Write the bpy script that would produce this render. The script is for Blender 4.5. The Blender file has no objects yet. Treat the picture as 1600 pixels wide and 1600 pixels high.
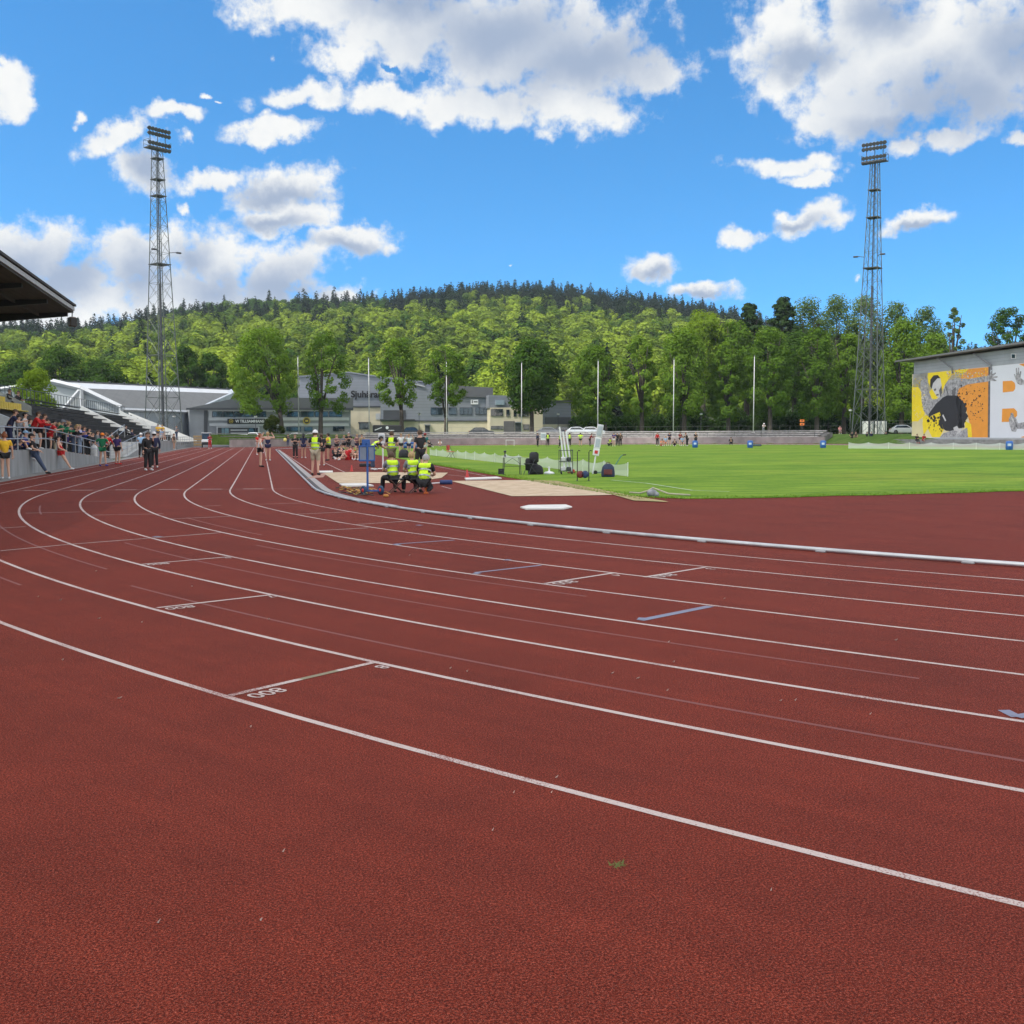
import bpy, bmesh, math, random
import numpy as np
from mathutils import Vector, Matrix
PI = math.pi
random.seed(7); RNG = np.random.default_rng(11)
sc = bpy.context.scene
COL = sc.collection
# ---------------------------------------------------------------- camera model (x = across the track, y = along it)
F, H0, PIT, YAW = 1654.0, 1.525, 0.070, 0.232
cy_, sy_ = math.cos(YAW), math.sin(YAW); cp_, sp_ = math.cos(PIT), math.sin(PIT)
def ray(x, y):
    a, b, c = (x-800)/F, 1.0, -(y-800)/F
    b, c = cp_*b + sp_*c, -sp_*b + cp_*c
    return Vector((cy_*a + sy_*b, -sy_*a + cy_*b, c))
FWD = Vector((sy_, cy_, 0)); RGT = Vector((cy_, -sy_, 0)); EYE = Vector((0, 0, H0))
def sr(x, w):
    return 0.0 if x < -w else (x if x > w else (x+w)**2/(4*w))
def zg(L, s):
    s = min(s, 200); L = min(L, 110)
    return 0.0027*sr(s-38, 12) + 0.0055*sr(L-12, 10)
C1 = Vector((38.0, 32.39, 0)); C2 = Vector((38.0, 116.78, 0)); RK = 36.5; LK = 1.5; S0 = 32.39; S1 = 116.78
def sstep(a, b, x):
    t = min(1, max(0, (x-a)/(b-a))); return t*t*(3-2*t)
def bank(L, s):
    b = 0.0
    if s > S1 - 20:
        d = math.hypot(L-38, max(0, s-S1)) - 49.6
        b = 1.35*sstep(0, 5, d)*sstep(-6, 6, L)
    return b
def zo(L, s): return zg(L, s) + bank(L, s)
def G(x, y):
    d = ray(x, y); z = 0.0
    for _ in range(40):
        t = (z-H0)/d.z; p = EYE + d*t; z = .5*z + .5*zg(p.x, p.y)
    p.z = zg(p.x, p.y); return p
def W(x, y, Z):
    d = ray(x, y); return EYE + d*(Z/d.dot(FWD))
def onL(x, y, L):
    d = ray(x, y); return EYE + d*(L/d.x)
def onplane(x, y, A, B):
    n = Vector((-(B-A).y, (B-A).x, 0)); d = ray(x, y); t = (A-EYE).dot(n)/d.dot(n); return EYE + d*t
# ---------------------------------------------------------------- tagging
def tag(o, label=None, cat=None, group=None, kind=None):
    if label: o['label'] = label
    if cat: o['category'] = cat
    if group: o['group'] = group
    if kind: o['kind'] = kind
    return o
def T(name, label, cat, loc=(0, 0, 0), rz=0, group=None):
    o = bpy.data.objects.new(name, None); COL.objects.link(o); o.location = loc; o.rotation_euler = (0, 0, rz)
    o.empty_display_size = .2
    return tag(o, label, cat, group)
def link(name, me, parent=None, mats=()):
    o = bpy.data.objects.new(name, me); COL.objects.link(o)
    if parent is not None: o.parent = parent
    for m in mats: me.materials.append(m)
    return o
def dup(root, loc=None, rz=None, label=None):
    r = root.copy(); COL.objects.link(r)
    if loc is not None: r.location = loc
    if rz is not None: r.rotation_euler = (0, 0, rz)
    if label: r['label'] = label
    for ch in root.children:
        c = ch.copy(); COL.objects.link(c); c.parent = r
        for g in ch.children:
            d = g.copy(); COL.objects.link(d); d.parent = c
    return r
# ---------------------------------------------------------------- materials
MATS = {}
def nodes(name):
    m = bpy.data.materials.new(name); m.use_nodes = True; nt = m.node_tree
    return m, nt, nt.nodes['Principled BSDF']
def N(nt, t, **k):
    n = nt.nodes.new(t)
    for a, v in k.items():
        if a.startswith('i_'):
            n.inputs[int(a[2:]) if a[2:].isdigit() else a[2:].replace('_', ' ')].default_value = v
        else: setattr(n, a, v)
    return n
def ramp(nt, stops, fac):
    r = nt.nodes.new('ShaderNodeValToRGB'); cr = r.color_ramp
    while len(cr.elements) < len(stops): cr.elements.new(.5)
    for e, (p, c) in zip(cr.elements, stops):
        e.position = p; e.color = (*c, 1) if len(c) == 3 else c
    nt.links.new(fac, r.inputs[0]); return r.outputs[0]
def M(name, col, rough=.65, metal=0, var=.12, scale=4.0, bump=0.0, coat=0, spec=.5, stretch=(1, 1, 1)):
    key = (name,)
    if key in MATS: return MATS[key]
    m, nt, b = nodes(name)
    tc = N(nt, 'ShaderNodeTexCoord'); mp = N(nt, 'ShaderNodeMapping'); mp.inputs['Scale'].default_value = stretch
    nt.links.new(tc.outputs['Object'], mp.inputs[0])
    nz = N(nt, 'ShaderNodeTexNoise'); nz.inputs['Scale'].default_value = scale; nz.inputs['Detail'].default_value = 5
    nt.links.new(mp.outputs[0], nz.inputs['Vector'])
    c = ramp(nt, [(.3, [max(0, x*(1-var)) for x in col]), (.7, [min(1, x*(1+var)) for x in col])], nz.outputs[0])
    nt.links.new(c, b.inputs['Base Color'])
    b.inputs['Roughness'].default_value = rough; b.inputs['Metallic'].default_value = metal
    b.inputs['Specular IOR Level'].default_value = spec
    if coat: b.inputs['Coat Weight'].default_value = coat
    if bump:
        bp = N(nt, 'ShaderNodeBump'); bp.inputs['Strength'].default_value = bump; bp.inputs['Distance'].default_value = .02
        nt.links.new(nz.outputs[0], bp.inputs['Height']); nt.links.new(bp.outputs[0], b.inputs['Normal'])
    MATS[key] = m; return m
def glass(name='window_glass', col=(.02, .03, .035)):
    m = M(name, col, .08, 0, .5, .7, spec=.9); return m
def panelled(name, col, period, axis='Z', dark=.7, rough=.5, metal=.3, var=.1):
    """sheet cladding: thin darker joints at a fixed period along one axis, faint weathering"""
    key = (name,)
    if key in MATS: return MATS[key]
    m, nt, b = nodes(name)
    tc = N(nt, 'ShaderNodeTexCoord'); sp = N(nt, 'ShaderNodeSeparateXYZ'); nt.links.new(tc.outputs['Object'], sp.inputs[0])
    mu = N(nt, 'ShaderNodeMath', operation='MULTIPLY'); mu.inputs[1].default_value = 1/period
    nt.links.new(sp.outputs[axis], mu.inputs[0])
    fr = N(nt, 'ShaderNodeMath', operation='FRACT'); nt.links.new(mu.outputs[0], fr.inputs[0])
    j = ramp(nt, [(0, (dark,)*3), (.10, (1, 1, 1)), (.9, (1.0, 1.0, 1.0)), (1, (dark,)*3)], fr.outputs[0])
    nz = N(nt, 'ShaderNodeTexNoise'); nz.inputs['Scale'].default_value = .6; nz.inputs['Detail'].default_value = 6
    nt.links.new(tc.outputs['Object'], nz.inputs['Vector'])
    c = ramp(nt, [(.3, [x*(1-var) for x in col]), (.7, [x*(1+var) for x in col])], nz.outputs[0])
    mx = N(nt, 'ShaderNodeMix', data_type='RGBA', blend_type='MULTIPLY'); mx.inputs[0].default_value = 1
    nt.links.new(c, mx.inputs[6]); nt.links.new(j, mx.inputs[7]); nt.links.new(mx.outputs[2], b.inputs['Base Color'])
    b.inputs['Roughness'].default_value = rough; b.inputs['Metallic'].default_value = metal
    MATS[key] = m; return m
def foliage(name, lo, hi, trans=.35, attr=None, scale=.25, rnd=.5, fine=.45):
    key = (name,)
    if key in MATS: return MATS[key]
    m, nt, b = nodes(name); out = nt.nodes['Material Output']; nt.nodes.remove(b)
    tc = N(nt, 'ShaderNodeTexCoord')
    nz = N(nt, 'ShaderNodeTexNoise'); nz.inputs['Scale'].default_value = scale; nz.inputs['Detail'].default_value = 3
    nt.links.new(tc.outputs['Object'], nz.inputs['Vector'])
    n2 = N(nt, 'ShaderNodeTexNoise'); n2.inputs['Scale'].default_value = scale*9; n2.inputs['Detail'].default_value = 1
    nt.links.new(tc.outputs['Object'], n2.inputs['Vector'])
    if attr: a = N(nt, 'ShaderNodeAttribute', attribute_name=attr); r = a.outputs['Fac']
    else: a = N(nt, 'ShaderNodeObjectInfo'); r = a.outputs['Random']
    s1 = N(nt, 'ShaderNodeMath', operation='MULTIPLY_ADD'); s1.inputs[1].default_value = rnd; nt.links.new(r, s1.inputs[0])
    s2 = N(nt, 'ShaderNodeMath', operation='MULTIPLY_ADD'); s2.inputs[1].default_value = fine; nt.links.new(n2.outputs[0], s2.inputs[0])
    s2.inputs[2].default_value = -fine/2 + (.25 - rnd*.5)
    nt.links.new(s2.outputs[0], s1.inputs[2])
    ad = N(nt, 'ShaderNodeMath', operation='ADD'); nt.links.new(s1.outputs[0], ad.inputs[0])
    mm = N(nt, 'ShaderNodeMath', operation='MULTIPLY'); mm.inputs[1].default_value = .5; nt.links.new(nz.outputs[0], mm.inputs[0])
    nt.links.new(mm.outputs[0], ad.inputs[1])
    c = ramp(nt, [(.1, lo), (.9, hi)], ad.outputs[0])
    df = N(nt, 'ShaderNodeBsdfDiffuse'); tr = N(nt, 'ShaderNodeBsdfTranslucent'); mx = N(nt, 'ShaderNodeMixShader'); mx.inputs[0].default_value = trans
    tint = N(nt, 'ShaderNodeMix', data_type='RGBA', blend_type='MULTIPLY'); tint.inputs[0].default_value = 1; tint.inputs[7].default_value = (1.35, 1.25, .5, 1)
    nt.links.new(c, df.inputs[0]); nt.links.new(c, tint.inputs[6]); nt.links.new(tint.outputs[2], tr.inputs[0])
    nt.links.new(df.outputs[0], mx.inputs[1]); nt.links.new(tr.outputs[0], mx.inputs[2]); nt.links.new(mx.outputs[0], out.inputs[0])
    MATS[key] = m; return m
# ---------------------------------------------------------------- mesh builder
class MB:
    def __init__(s): s.v = []; s.f = []; s.m = []; s.mi = 0
    def add(s, vs, fs):
        o = len(s.v); s.v += [tuple(p) for p in vs]; s.f += [tuple(i+o for i in f) for f in fs]; s.m += [s.mi]*len(fs); return s
    def box(s, c, d, rz=0, R=None):
        c = Vector(c); hx, hy, hz = d[0]/2, d[1]/2, d[2]/2
        R = R or Matrix.Rotation(rz, 3, 'Z')
        vs = [c + R @ Vector((a*hx, b*hy, e*hz)) for e in (-1, 1) for a, b in ((-1, -1), (1, -1), (1, 1), (-1, 1))]
        return s.add(vs, [(0, 3, 2, 1), (4, 5, 6, 7), (0, 1, 5, 4), (1, 2, 6, 5), (2, 3, 7, 6), (3, 0, 4, 7)])
    def bbox(s, c, d, bev=.02, rz=0):
        """box with chamfered vertical and top edges"""
        hx, hy, hz = d[0]/2, d[1]/2, d[2]/2; b = min(bev, hx*.8, hy*.8, hz*.8); R = Matrix.Rotation(rz, 3, 'Z'); c = Vector(c); rings = []
        for ins, z in ((b, -hz), (0, -hz+b), (0, hz-b), (b, hz)):
            x, y = hx-ins, hy-ins
            rings.append([c + R @ Vector(p) for p in ((-x+b, -y, z), (x-b, -y, z), (x, -y+b, z), (x, y-b, z), (x-b, y, z), (-x+b, y, z), (-x, y-b, z), (-x, -y+b, z))])
        vs = [p for r in rings for p in r]; fs = [tuple(range(7, -1, -1)), tuple(range(24, 32))]
        for k in range(3):
            for i in range(8): j = (i+1) % 8; fs.append((k*8+i, k*8+j, k*8+8+j, k*8+8+i))
        return s.add(vs, fs)
    def tube(s, pts, r, n=6, cap=True):
        pts = [Vector(p) for p in pts]; k = len(pts); rs = r if isinstance(r, (list, tuple)) else [r]*k; vs = []
        for i, p in enumerate(pts):
            d = (pts[min(i+1, k-1)] - pts[max(i-1, 0)]).normalized()
            u = d.cross(Vector((0, 0, 1)) if abs(d.z) < .95 else Vector((1, 0, 0))).normalized(); w = d.cross(u)
            for j in range(n):
                a = 2*PI*j/n; vs.append(p + u*(rs[i]*math.cos(a)) + w*(rs[i]*math.sin(a)))
        fs = [(i*n+j, i*n+(j+1) % n, (i+1)*n+(j+1) % n, (i+1)*n+j) for i in range(k-1) for j in range(n)]
        if cap: fs += [tuple(range(n-1, -1, -1)), tuple((k-1)*n+j for j in range(n))]
        return s.add(vs, fs)
    def lathe(s, prof, n=12, c=(0, 0, 0), R=None):
        c = Vector(c); R = R or Matrix.Identity(3); vs = []
        for r, z in prof:
            for j in range(n): vs.append(c + R @ Vector((r*math.cos(2*PI*j/n), r*math.sin(2*PI*j/n), z)))
        k = len(prof); fs = [(i*n+j, i*n+(j+1) % n, (i+1)*n+(j+1) % n, (i+1)*n+j) for i in range(k-1) for j in range(n)]
        fs += [tuple(range(n-1, -1, -1)), tuple((k-1)*n+j for j in range(n))]
        return s.add(vs, fs)
    def ball(s, c, r, n=10, m=7):
        rr = r if isinstance(r, (list, tuple)) else (r, r, r); c = Vector(c); vs = []
        for i in range(1, m):
            t = PI*i/m
            for j in range(n): vs.append(c + Vector((rr[0]*math.sin(t)*math.cos(2*PI*j/n), rr[1]*math.sin(t)*math.sin(2*PI*j/n), rr[2]*math.cos(t))))
        a = len(vs); vs += [c + Vector((0, 0, rr[2])), c - Vector((0, 0, rr[2]))]
        fs = [(i*n+j, (i+1)*n+j, (i+1)*n+(j+1) % n, i*n+(j+1) % n) for i in range(m-2) for j in range(n)]
        fs += [(a, j, (j+1) % n) for j in range(n)] + [(a+1, (m-2)*n+(j+1) % n, (m-2)*n+j) for j in range(n)]
        return s.add(vs, fs)
    def prism(s, poly, off):
        """poly: planar 3-D loop, extruded by vector off"""
        off = Vector(off); k = len(poly); vs = [Vector(p) for p in poly]; vs += [p+off for p in vs]
        fs = [tuple(range(k-1, -1, -1)), tuple(range(k, 2*k))] + [(i, (i+1) % k, k+(i+1) % k, k+i) for i in range(k)]
        return s.add(vs, fs)
    def quad(s, a, b, c, d): return s.add([a, b, c, d], [(0, 1, 2, 3)])
    def build(s, name, mats, parent=None, smooth=False, org=None):
        me = bpy.data.meshes.new(name); v = s.v
        if org is not None: v = [(p[0]-org[0], p[1]-org[1], p[2]-org[2]) for p in v]
        me.from_pydata(v, [], s.f)
        mats = mats if isinstance(mats, (list, tuple)) else [mats]
        for m in mats: me.materials.append(m)
        if len(mats) > 1: me.polygons.foreach_set('material_index', s.m)
        bm = bmesh.new(); bm.from_mesh(me); bmesh.ops.recalc_face_normals(bm, faces=bm.faces); bm.to_mesh(me); bm.free()
        if smooth: me.polygons.foreach_set('use_smooth', [True]*len(me.polygons))
        o = link(name, me, parent)
        if org is not None: o.location = org
        return o
def text_mesh(body, size, depth=.01, bold=0.0):
    cu = bpy.data.curves.new('lettering', 'FONT'); cu.body = body; cu.size = size; cu.extrude = depth; cu.align_x = 'CENTER'; cu.align_y = 'CENTER'; cu.offset = bold
    o = bpy.data.objects.new('lettering', cu); COL.objects.link(o)
    me = bpy.data.meshes.new_from_object(o.evaluated_get(bpy.context.evaluated_depsgraph_get())); bpy.data.objects.remove(o); me.name = 'lettering'; return me
def np_mesh(name, V, Q, tint=None):
    me = bpy.data.meshes.new(name); k = Q.shape[1]
    me.vertices.add(len(V)); me.vertices.foreach_set('co', V.astype(np.float32).ravel())
    me.loops.add(Q.size); me.loops.foreach_set('vertex_index', Q.astype(np.int32).ravel())
    me.polygons.add(len(Q)); me.polygons.foreach_set('loop_start', np.arange(0, Q.size, k, dtype=np.int32))
    if tint is not None:
        a = me.attributes.new('tint', 'FLOAT', 'FACE'); a.data.foreach_set('value', tint.astype(np.float32))
    me.update(calc_edges=True); return me
# ================================================================ world, sun, camera
SUN_EL, SUN_AZ = math.radians(51), YAW - math.radians(120)
w = bpy.data.worlds.new('World'); sc.world = w; w.use_nodes = True
SKY_TINT = (.50, 1.30, 1.68, 1)
def make_sky():
    nt = w.node_tree; nt.nodes.clear(); L = nt.links.new
    def mt(op, a, b=None, c=None):
        n = N(nt, 'ShaderNodeMath', operation=op)
        for i, q in enumerate((a, b, c)):
            if q is None: continue
            if isinstance(q, (int, float)): n.inputs[i].default_value = q
            else: L(q, n.inputs[i])
        return n.outputs[0]
    def vm(op, a, b):
        n = N(nt, 'ShaderNodeVectorMath', operation=op)
        for i, p in enumerate((a, b)):
            if isinstance(p, tuple): n.inputs[i].default_value = p
            elif p is not None: L(p, n.inputs[i])
        return n
    def noise(scale, det, vec, rough=.55):
        n = N(nt, 'ShaderNodeTexNoise'); n.inputs['Scale'].default_value = scale; n.inputs['Detail'].default_value = det; n.inputs['Roughness'].default_value = rough; L(vec, n.inputs['Vector']); return n
    out = N(nt, 'ShaderNodeOutputWorld'); s = 1/SKY_STR
    tc = N(nt, 'ShaderNodeTexCoord'); vr = N(nt, 'ShaderNodeVectorRotate', rotation_type='Z_AXIS'); vr.inputs['Angle'].default_value = YAW
    L(tc.outputs['Generated'], vr.inputs['Vector']); sp = N(nt, 'ShaderNodeSeparateXYZ'); L(vr.outputs[0], sp.inputs[0])
    # clear-air colour: the haze belt near the horizon is hidden by hills here, so look the sky up a little higher
    sg = N(nt, 'ShaderNodeSeparateXYZ'); L(tc.outputs['Generated'], sg.inputs[0]); zz = mt('MULTIPLY_ADD', mt('MAXIMUM', sg.outputs[2], 0.0), 1.35, .085)
    cv = N(nt, 'ShaderNodeCombineXYZ'); L(sg.outputs[0], cv.inputs[0]); L(sg.outputs[1], cv.inputs[1]); L(zz, cv.inputs[2]); nv = vm('NORMALIZE', cv.outputs[0], None)
    sky = N(nt, 'ShaderNodeTexSky', sky_type='NISHITA'); sky.sun_disc = False; sky.sun_elevation = SUN_EL; sky.sun_rotation = SUN_AZ
    sky.altitude = 0; sky.air_density = 1.0; sky.dust_density = .3; sky.ozone_density = 3.0; L(nv.outputs[0], sky.inputs[0])
    tn = N(nt, 'ShaderNodeMix', data_type='RGBA', blend_type='MULTIPLY'); tn.inputs[0].default_value = 1; L(sky.outputs[0], tn.inputs[6]); tn.inputs[7].default_value = SKY_TINT
    K = F/100
    az = mt('MULTIPLY', mt('ARCTAN2', sp.outputs[0], sp.outputs[1]), K); el = mt('MULTIPLY', mt('ARCSINE', sp.outputs[2]), K)
    q = N(nt, 'ShaderNodeCombineXYZ'); L(az, q.inputs[0]); L(el, q.inputs[1])
    def ang(x, y):
        d = ray(x, y).normalized(); return math.atan2(d.dot(RGT), d.dot(FWD))*K, math.asin(d.z)*K
    w1 = noise(1.1, 6, q.outputs[0], .6)
    wv = vm('SUBTRACT', w1.outputs['Color'], (.5, .5, .5)); ws = N(nt, 'ShaderNodeVectorMath', operation='SCALE'); L(wv.outputs[0], ws.inputs[0]); ws.inputs['Scale'].default_value = .85
    qq = vm('ADD', q.outputs[0], ws.outputs[0]).outputs[0]
    f1 = noise(2.3, 8, q.outputs[0], .60).outputs[0]; f2 = noise(.8, 5, q.outputs[0]).outputs[0]
    def field(blobs, base, soft):
        acc = None
        for b in blobs:
            x, y, rx, ry = b[:4]; a = math.radians(b[4]) if len(b) > 4 else 0
            c0, c1 = ang(x, y); ex = abs(ang(x+rx, y)[0]-ang(x-rx, y)[0])/2; ey = abs(ang(x, y+ry)[1]-ang(x, y-ry)[1])/2
            v = vm('SUBTRACT', base, (c0, c1, 0)).outputs[0]
            if a:
                n = N(nt, 'ShaderNodeVectorRotate', rotation_type='Z_AXIS'); n.inputs['Angle'].default_value = a; L(v, n.inputs['Vector']); v = n.outputs[0]
            v = vm('MULTIPLY', v, (1/ex, 1/ey, 0)).outputs[0]
            n = N(nt, 'ShaderNodeVectorMath', operation='LENGTH'); L(v, n.inputs[0]); d = n.outputs['Value']
            if rx < 27: d = mt('ADD', d, .52)
            acc = d if acc is None else mt('SMOOTH_MIN', acc, d, soft)
        return acc
    blobs = [(480, 15, 130, 50), (620, 40, 160, 85), (780, 60, 190, 105), (900, 95, 150, 105), (1015, 112, 58, 40), (600, 160, 70, 28), (760, 165, 120, 42), (900, 175, 95, 38), (540, 100, 42, 26), (700, -70, 330, 100), (370, 10, 26, 22), (690, 170, 60, 26),
             (1240, 70, 95, 105), (1380, 80, 180, 130), (1540, 90, 150, 110), (1330, 175, 110, 60), (1275, 200, 40, 28), (1450, -60, 300, 100), (1480, 215, 65, 20, -5), (1592, 206, 34, 13), (1420, 232, 30, 20),
             (1235, 258, 85, 20, 6), (1270, 283, 48, 13), (1168, 374, 36, 16, 12), (1265, 347, 64, 23, -12), (1222, 334, 26, 16), (1425, 353, 50, 18, -6), (1340, 432, 13, 11), (1018, 418, 40, 25, 5), (1100, 461, 55, 19), (795, 405, 7, 4),
             (12, 150, 36, 46), (3, 100, 12, 26), (190, 215, 85, 24, -28), (228, 262, 42, 48), (262, 178, 62, 16, -5), (290, 216, 22, 18), (284, 320, 15, 17), (318, 143, 12, 9), (343, 155, 15, 7), (125, 195, 22, 12, -30),
             (424, 103, 15, 13), (460, 148, 80, 22, -16), (520, 152, 44, 28), (425, 212, 82, 22, -4), (415, 190, 22, 20), (445, 290, 95, 40, -8), (330, 276, 58, 17, -14), (450, 335, 90, 30, -4), (548, 372, 82, 24, -10),
             (50, 400, 85, 62, -20), (120, 440, 90, 45, -20), (160, 480, 90, 40), (10, 370, 60, 40), (205, 405, 68, 55), (335, 395, 80, 62), (290, 455, 160, 55), (440, 425, 90, 48, -20), (525, 460, 58, 25, -10), (400, 475, 150, 42), (250, 380, 60, 38), (70, 500, 120, 40)]
    holes = [(662, 125, 26, 20), (612, 108, 20, 14)]
    dark = [(905, 100, 160, 62, -8), (780, 60, 160, 60), (640, 10, 110, 40), (1500, 150, 170, 70), (1260, 95, 70, 30), (1400, 195, 100, 36), (1380, 20, 70, 50), (1590, 80, 90, 60), (100, 435, 95, 44, -25), (30, 420, 60, 50), (220, 432, 55, 48), (435, 300, 80, 18), (330, 445, 70, 36), (430, 450, 80, 40), (300, 400, 40, 34), (430, 342, 60, 14), (545, 385, 60, 14), (1100, 470, 45, 10), (1020, 430, 30, 12), (235, 265, 30, 30), (1240, 356, 45, 10), (1430, 362, 38, 9)]
    def clouds(x0, x1, y0, y1):
        """clouds of one patch of the sky over the clear-air colour"""
        near = lambda b: x0-90 < b[0]+b[2] and b[0]-b[2] < x1+90 and y0-60 < b[1]+max(b[3], b[2]*.4) and b[1]-max(b[3], b[2]*.4) < y1+60
        D = mt('SUBTRACT', 1.0, field([b for b in blobs if near(b)], qq, .16))
        H = [b for b in holes if near(b)]
        if H: D = mt('SUBTRACT', D, mt('MULTIPLY', mt('MAXIMUM', mt('SUBTRACT', 1.15, field(H, qq, .05)), 0.0), 1.6))
        Dn = mt('ADD', D, mt('MULTIPLY', mt('SUBTRACT', f1, .5), 2.2))
        a = N(nt, 'ShaderNodeMapRange', interpolation_type='SMOOTHSTEP'); L(Dn, a.inputs[0]); a.inputs[1].default_value = -.16; a.inputs[2].default_value = .52
        dk = mt('SUBTRACT', 1.35, field([b for b in dark if near(b)], qq, .3))
        dk = mt('ADD', dk, mt('MULTIPLY', mt('SUBTRACT', f2, .5), .7)); dk = mt('ADD', dk, mt('MULTIPLY', mt('SUBTRACT', f1, .5), .35))
        dm = N(nt, 'ShaderNodeMapRange', interpolation_type='SMOOTHSTEP'); L(dk, dm.inputs[0]); dm.inputs[1].default_value = -.35; dm.inputs[2].default_value = 1.3
        wc = ramp(nt, [(.3, (.86*s, .89*s, .91*s)), (.6, (.96*s, .97*s, .96*s))], f1)
        cc = N(nt, 'ShaderNodeMix', data_type='RGBA'); L(dm.outputs[0], cc.inputs[0]); L(wc, cc.inputs[6]); cc.inputs[7].default_value = (.38*s, .47*s, .63*s, 1)
        fin = N(nt, 'ShaderNodeMix', data_type='RGBA'); L(a.outputs[0], fin.inputs[0]); L(tn.outputs[2], fin.inputs[6]); L(cc.outputs[2], fin.inputs[7])
        bg = N(nt, 'ShaderNodeBackground'); bg.inputs[1].default_value = SKY_STR; L(fin.outputs[2], bg.inputs[0]); return bg.outputs[0]
    def choose(f, a, b):
        m = N(nt, 'ShaderNodeMixShader'); L(f, m.inputs[0]); L(a, m.inputs[1]); L(b, m.inputs[2]); return m.outputs[0]
    xs = mt('GREATER_THAN', az, ang(700, 300)[0]); ys = mt('LESS_THAN', el, ang(800, 236)[1])
    left = choose(ys, clouds(-200, 700, -200, 236), clouds(-200, 700, 236, 700)); right = choose(ys, clouds(700, 1800, -200, 236), clouds(700, 1800, 236, 700))
    front = choose(xs, left, right)
    # elsewhere: scattered fair-weather cloud
    rs = noise(2.1, 6, tc.outputs['Generated']).outputs[0]; mr = N(nt, 'ShaderNodeMapRange'); L(rs, mr.inputs[0]); mr.inputs[1].default_value = .42; mr.inputs[2].default_value = .56
    fx = N(nt, 'ShaderNodeMix', data_type='RGBA'); L(mr.outputs[0], fx.inputs[0]); L(tn.outputs[2], fx.inputs[6]); fx.inputs[7].default_value = (2.25*s, 2.12*s, 1.93*s, 1)
    bo = N(nt, 'ShaderNodeBackground'); bo.inputs[1].default_value = SKY_STR; L(fx.outputs[2], bo.inputs[0])
    def fade(v, x0, x1):
        n = N(nt, 'ShaderNodeMapRange', interpolation_type='SMOOTHSTEP'); L(v, n.inputs[0]); n.inputs[1].default_value = x0; n.inputs[2].default_value = x1; n.inputs[3].default_value = 1; n.inputs[4].default_value = 0; return n.outputs[0]
    inv = mt('MULTIPLY', mt('MULTIPLY', fade(mt('ABSOLUTE', az), 9.0, 19.0), fade(el, 7.0, 13.0)), mt('GREATER_THAN', el, -1.0))
    L(choose(inv, bo.outputs[0], front), out.inputs[0])
SKY_STR = .14
make_sky()
w.cycles.sampling_method = 'NONE'
sd = bpy.data.lights.new('sun', 'SUN'); sd.energy = 4.6; sd.angle = math.radians(.5); sd.color = (1, .95, .87)
so = bpy.data.objects.new('sun', sd); COL.objects.link(so); so.location = (-60, 40, 90)
sv = Vector((math.sin(SUN_AZ)*math.cos(SUN_EL), math.cos(SUN_AZ)*math.cos(SUN_EL), math.sin(SUN_EL))); so.rotation_euler = sv.to_track_quat('Z', 'Y').to_euler()
cd = bpy.data.cameras.new('camera'); co = bpy.data.objects.new('camera', cd); COL.objects.link(co); sc.camera = co
co.location = EYE; co.rotation_euler = (PI/2-PIT, 0, -YAW); cd.sensor_width = 36; cd.lens = 36*F/1600; cd.clip_end = 6000; cd.clip_start = .05
sc.view_settings.view_transform = 'Standard'; sc.view_settings.look = 'None'; sc.view_settings.exposure = 0; sc.view_settings.gamma = 1
sc.cycles.max_bounces = 6; sc.cycles.diffuse_bounces = 3; sc.cycles.transparent_max_bounces = 8; sc.cycles.caustics_reflective = False; sc.cycles.caustics_refractive = False
sc.cycles.use_denoising = True
# an unseen cloud is added between sun and stadium to shade the arena thinly
def shade_cloud():
    c = Vector((45, 5, 0)) + sv*(520/sv.z); bm = bmesh.new(); bmesh.ops.create_icosphere(bm, subdivisions=5, radius=1)
    from mathutils import noise as mn
    for v in bm.verts:
        d = v.co.normalized(); k = 1 + .16*mn.fractal(d*2.2, .9, 2.1, 5)
        v.co = Vector((d.x*185*k, d.y*152*k, d.z*(60 if d.z > 0 else 26)*k))
    me = bpy.data.meshes.new('cloud'); bm.to_mesh(me); bm.free(); me.polygons.foreach_set('use_smooth', [True]*len(me.polygons))
    m = bpy.data.materials.new('unseen_thin_cloud'); m.use_nodes = True; nt = m.node_tree; nt.nodes.clear(); out = N(nt, 'ShaderNodeOutputMaterial')
    tr = N(nt, 'ShaderNodeBsdfTransparent'); tl = N(nt, 'ShaderNodeBsdfTranslucent'); tl.inputs[0].default_value = (.95, .95, .95, 1); mx = N(nt, 'ShaderNodeMixShader'); mx.inputs[0].default_value = 1-CLOUD_T
    nt.links.new(tr.outputs[0], mx.inputs[1]); nt.links.new(tl.outputs[0], mx.inputs[2]); nt.links.new(mx.outputs[0], out.inputs[0]); me.materials.append(m)
    o = link('cloud', me); o.location = c; tag(o, kind='stuff')
CLOUD_T = .43      # per surface, so under a fifth of the sunlight comes through
shade_cloud()
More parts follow.
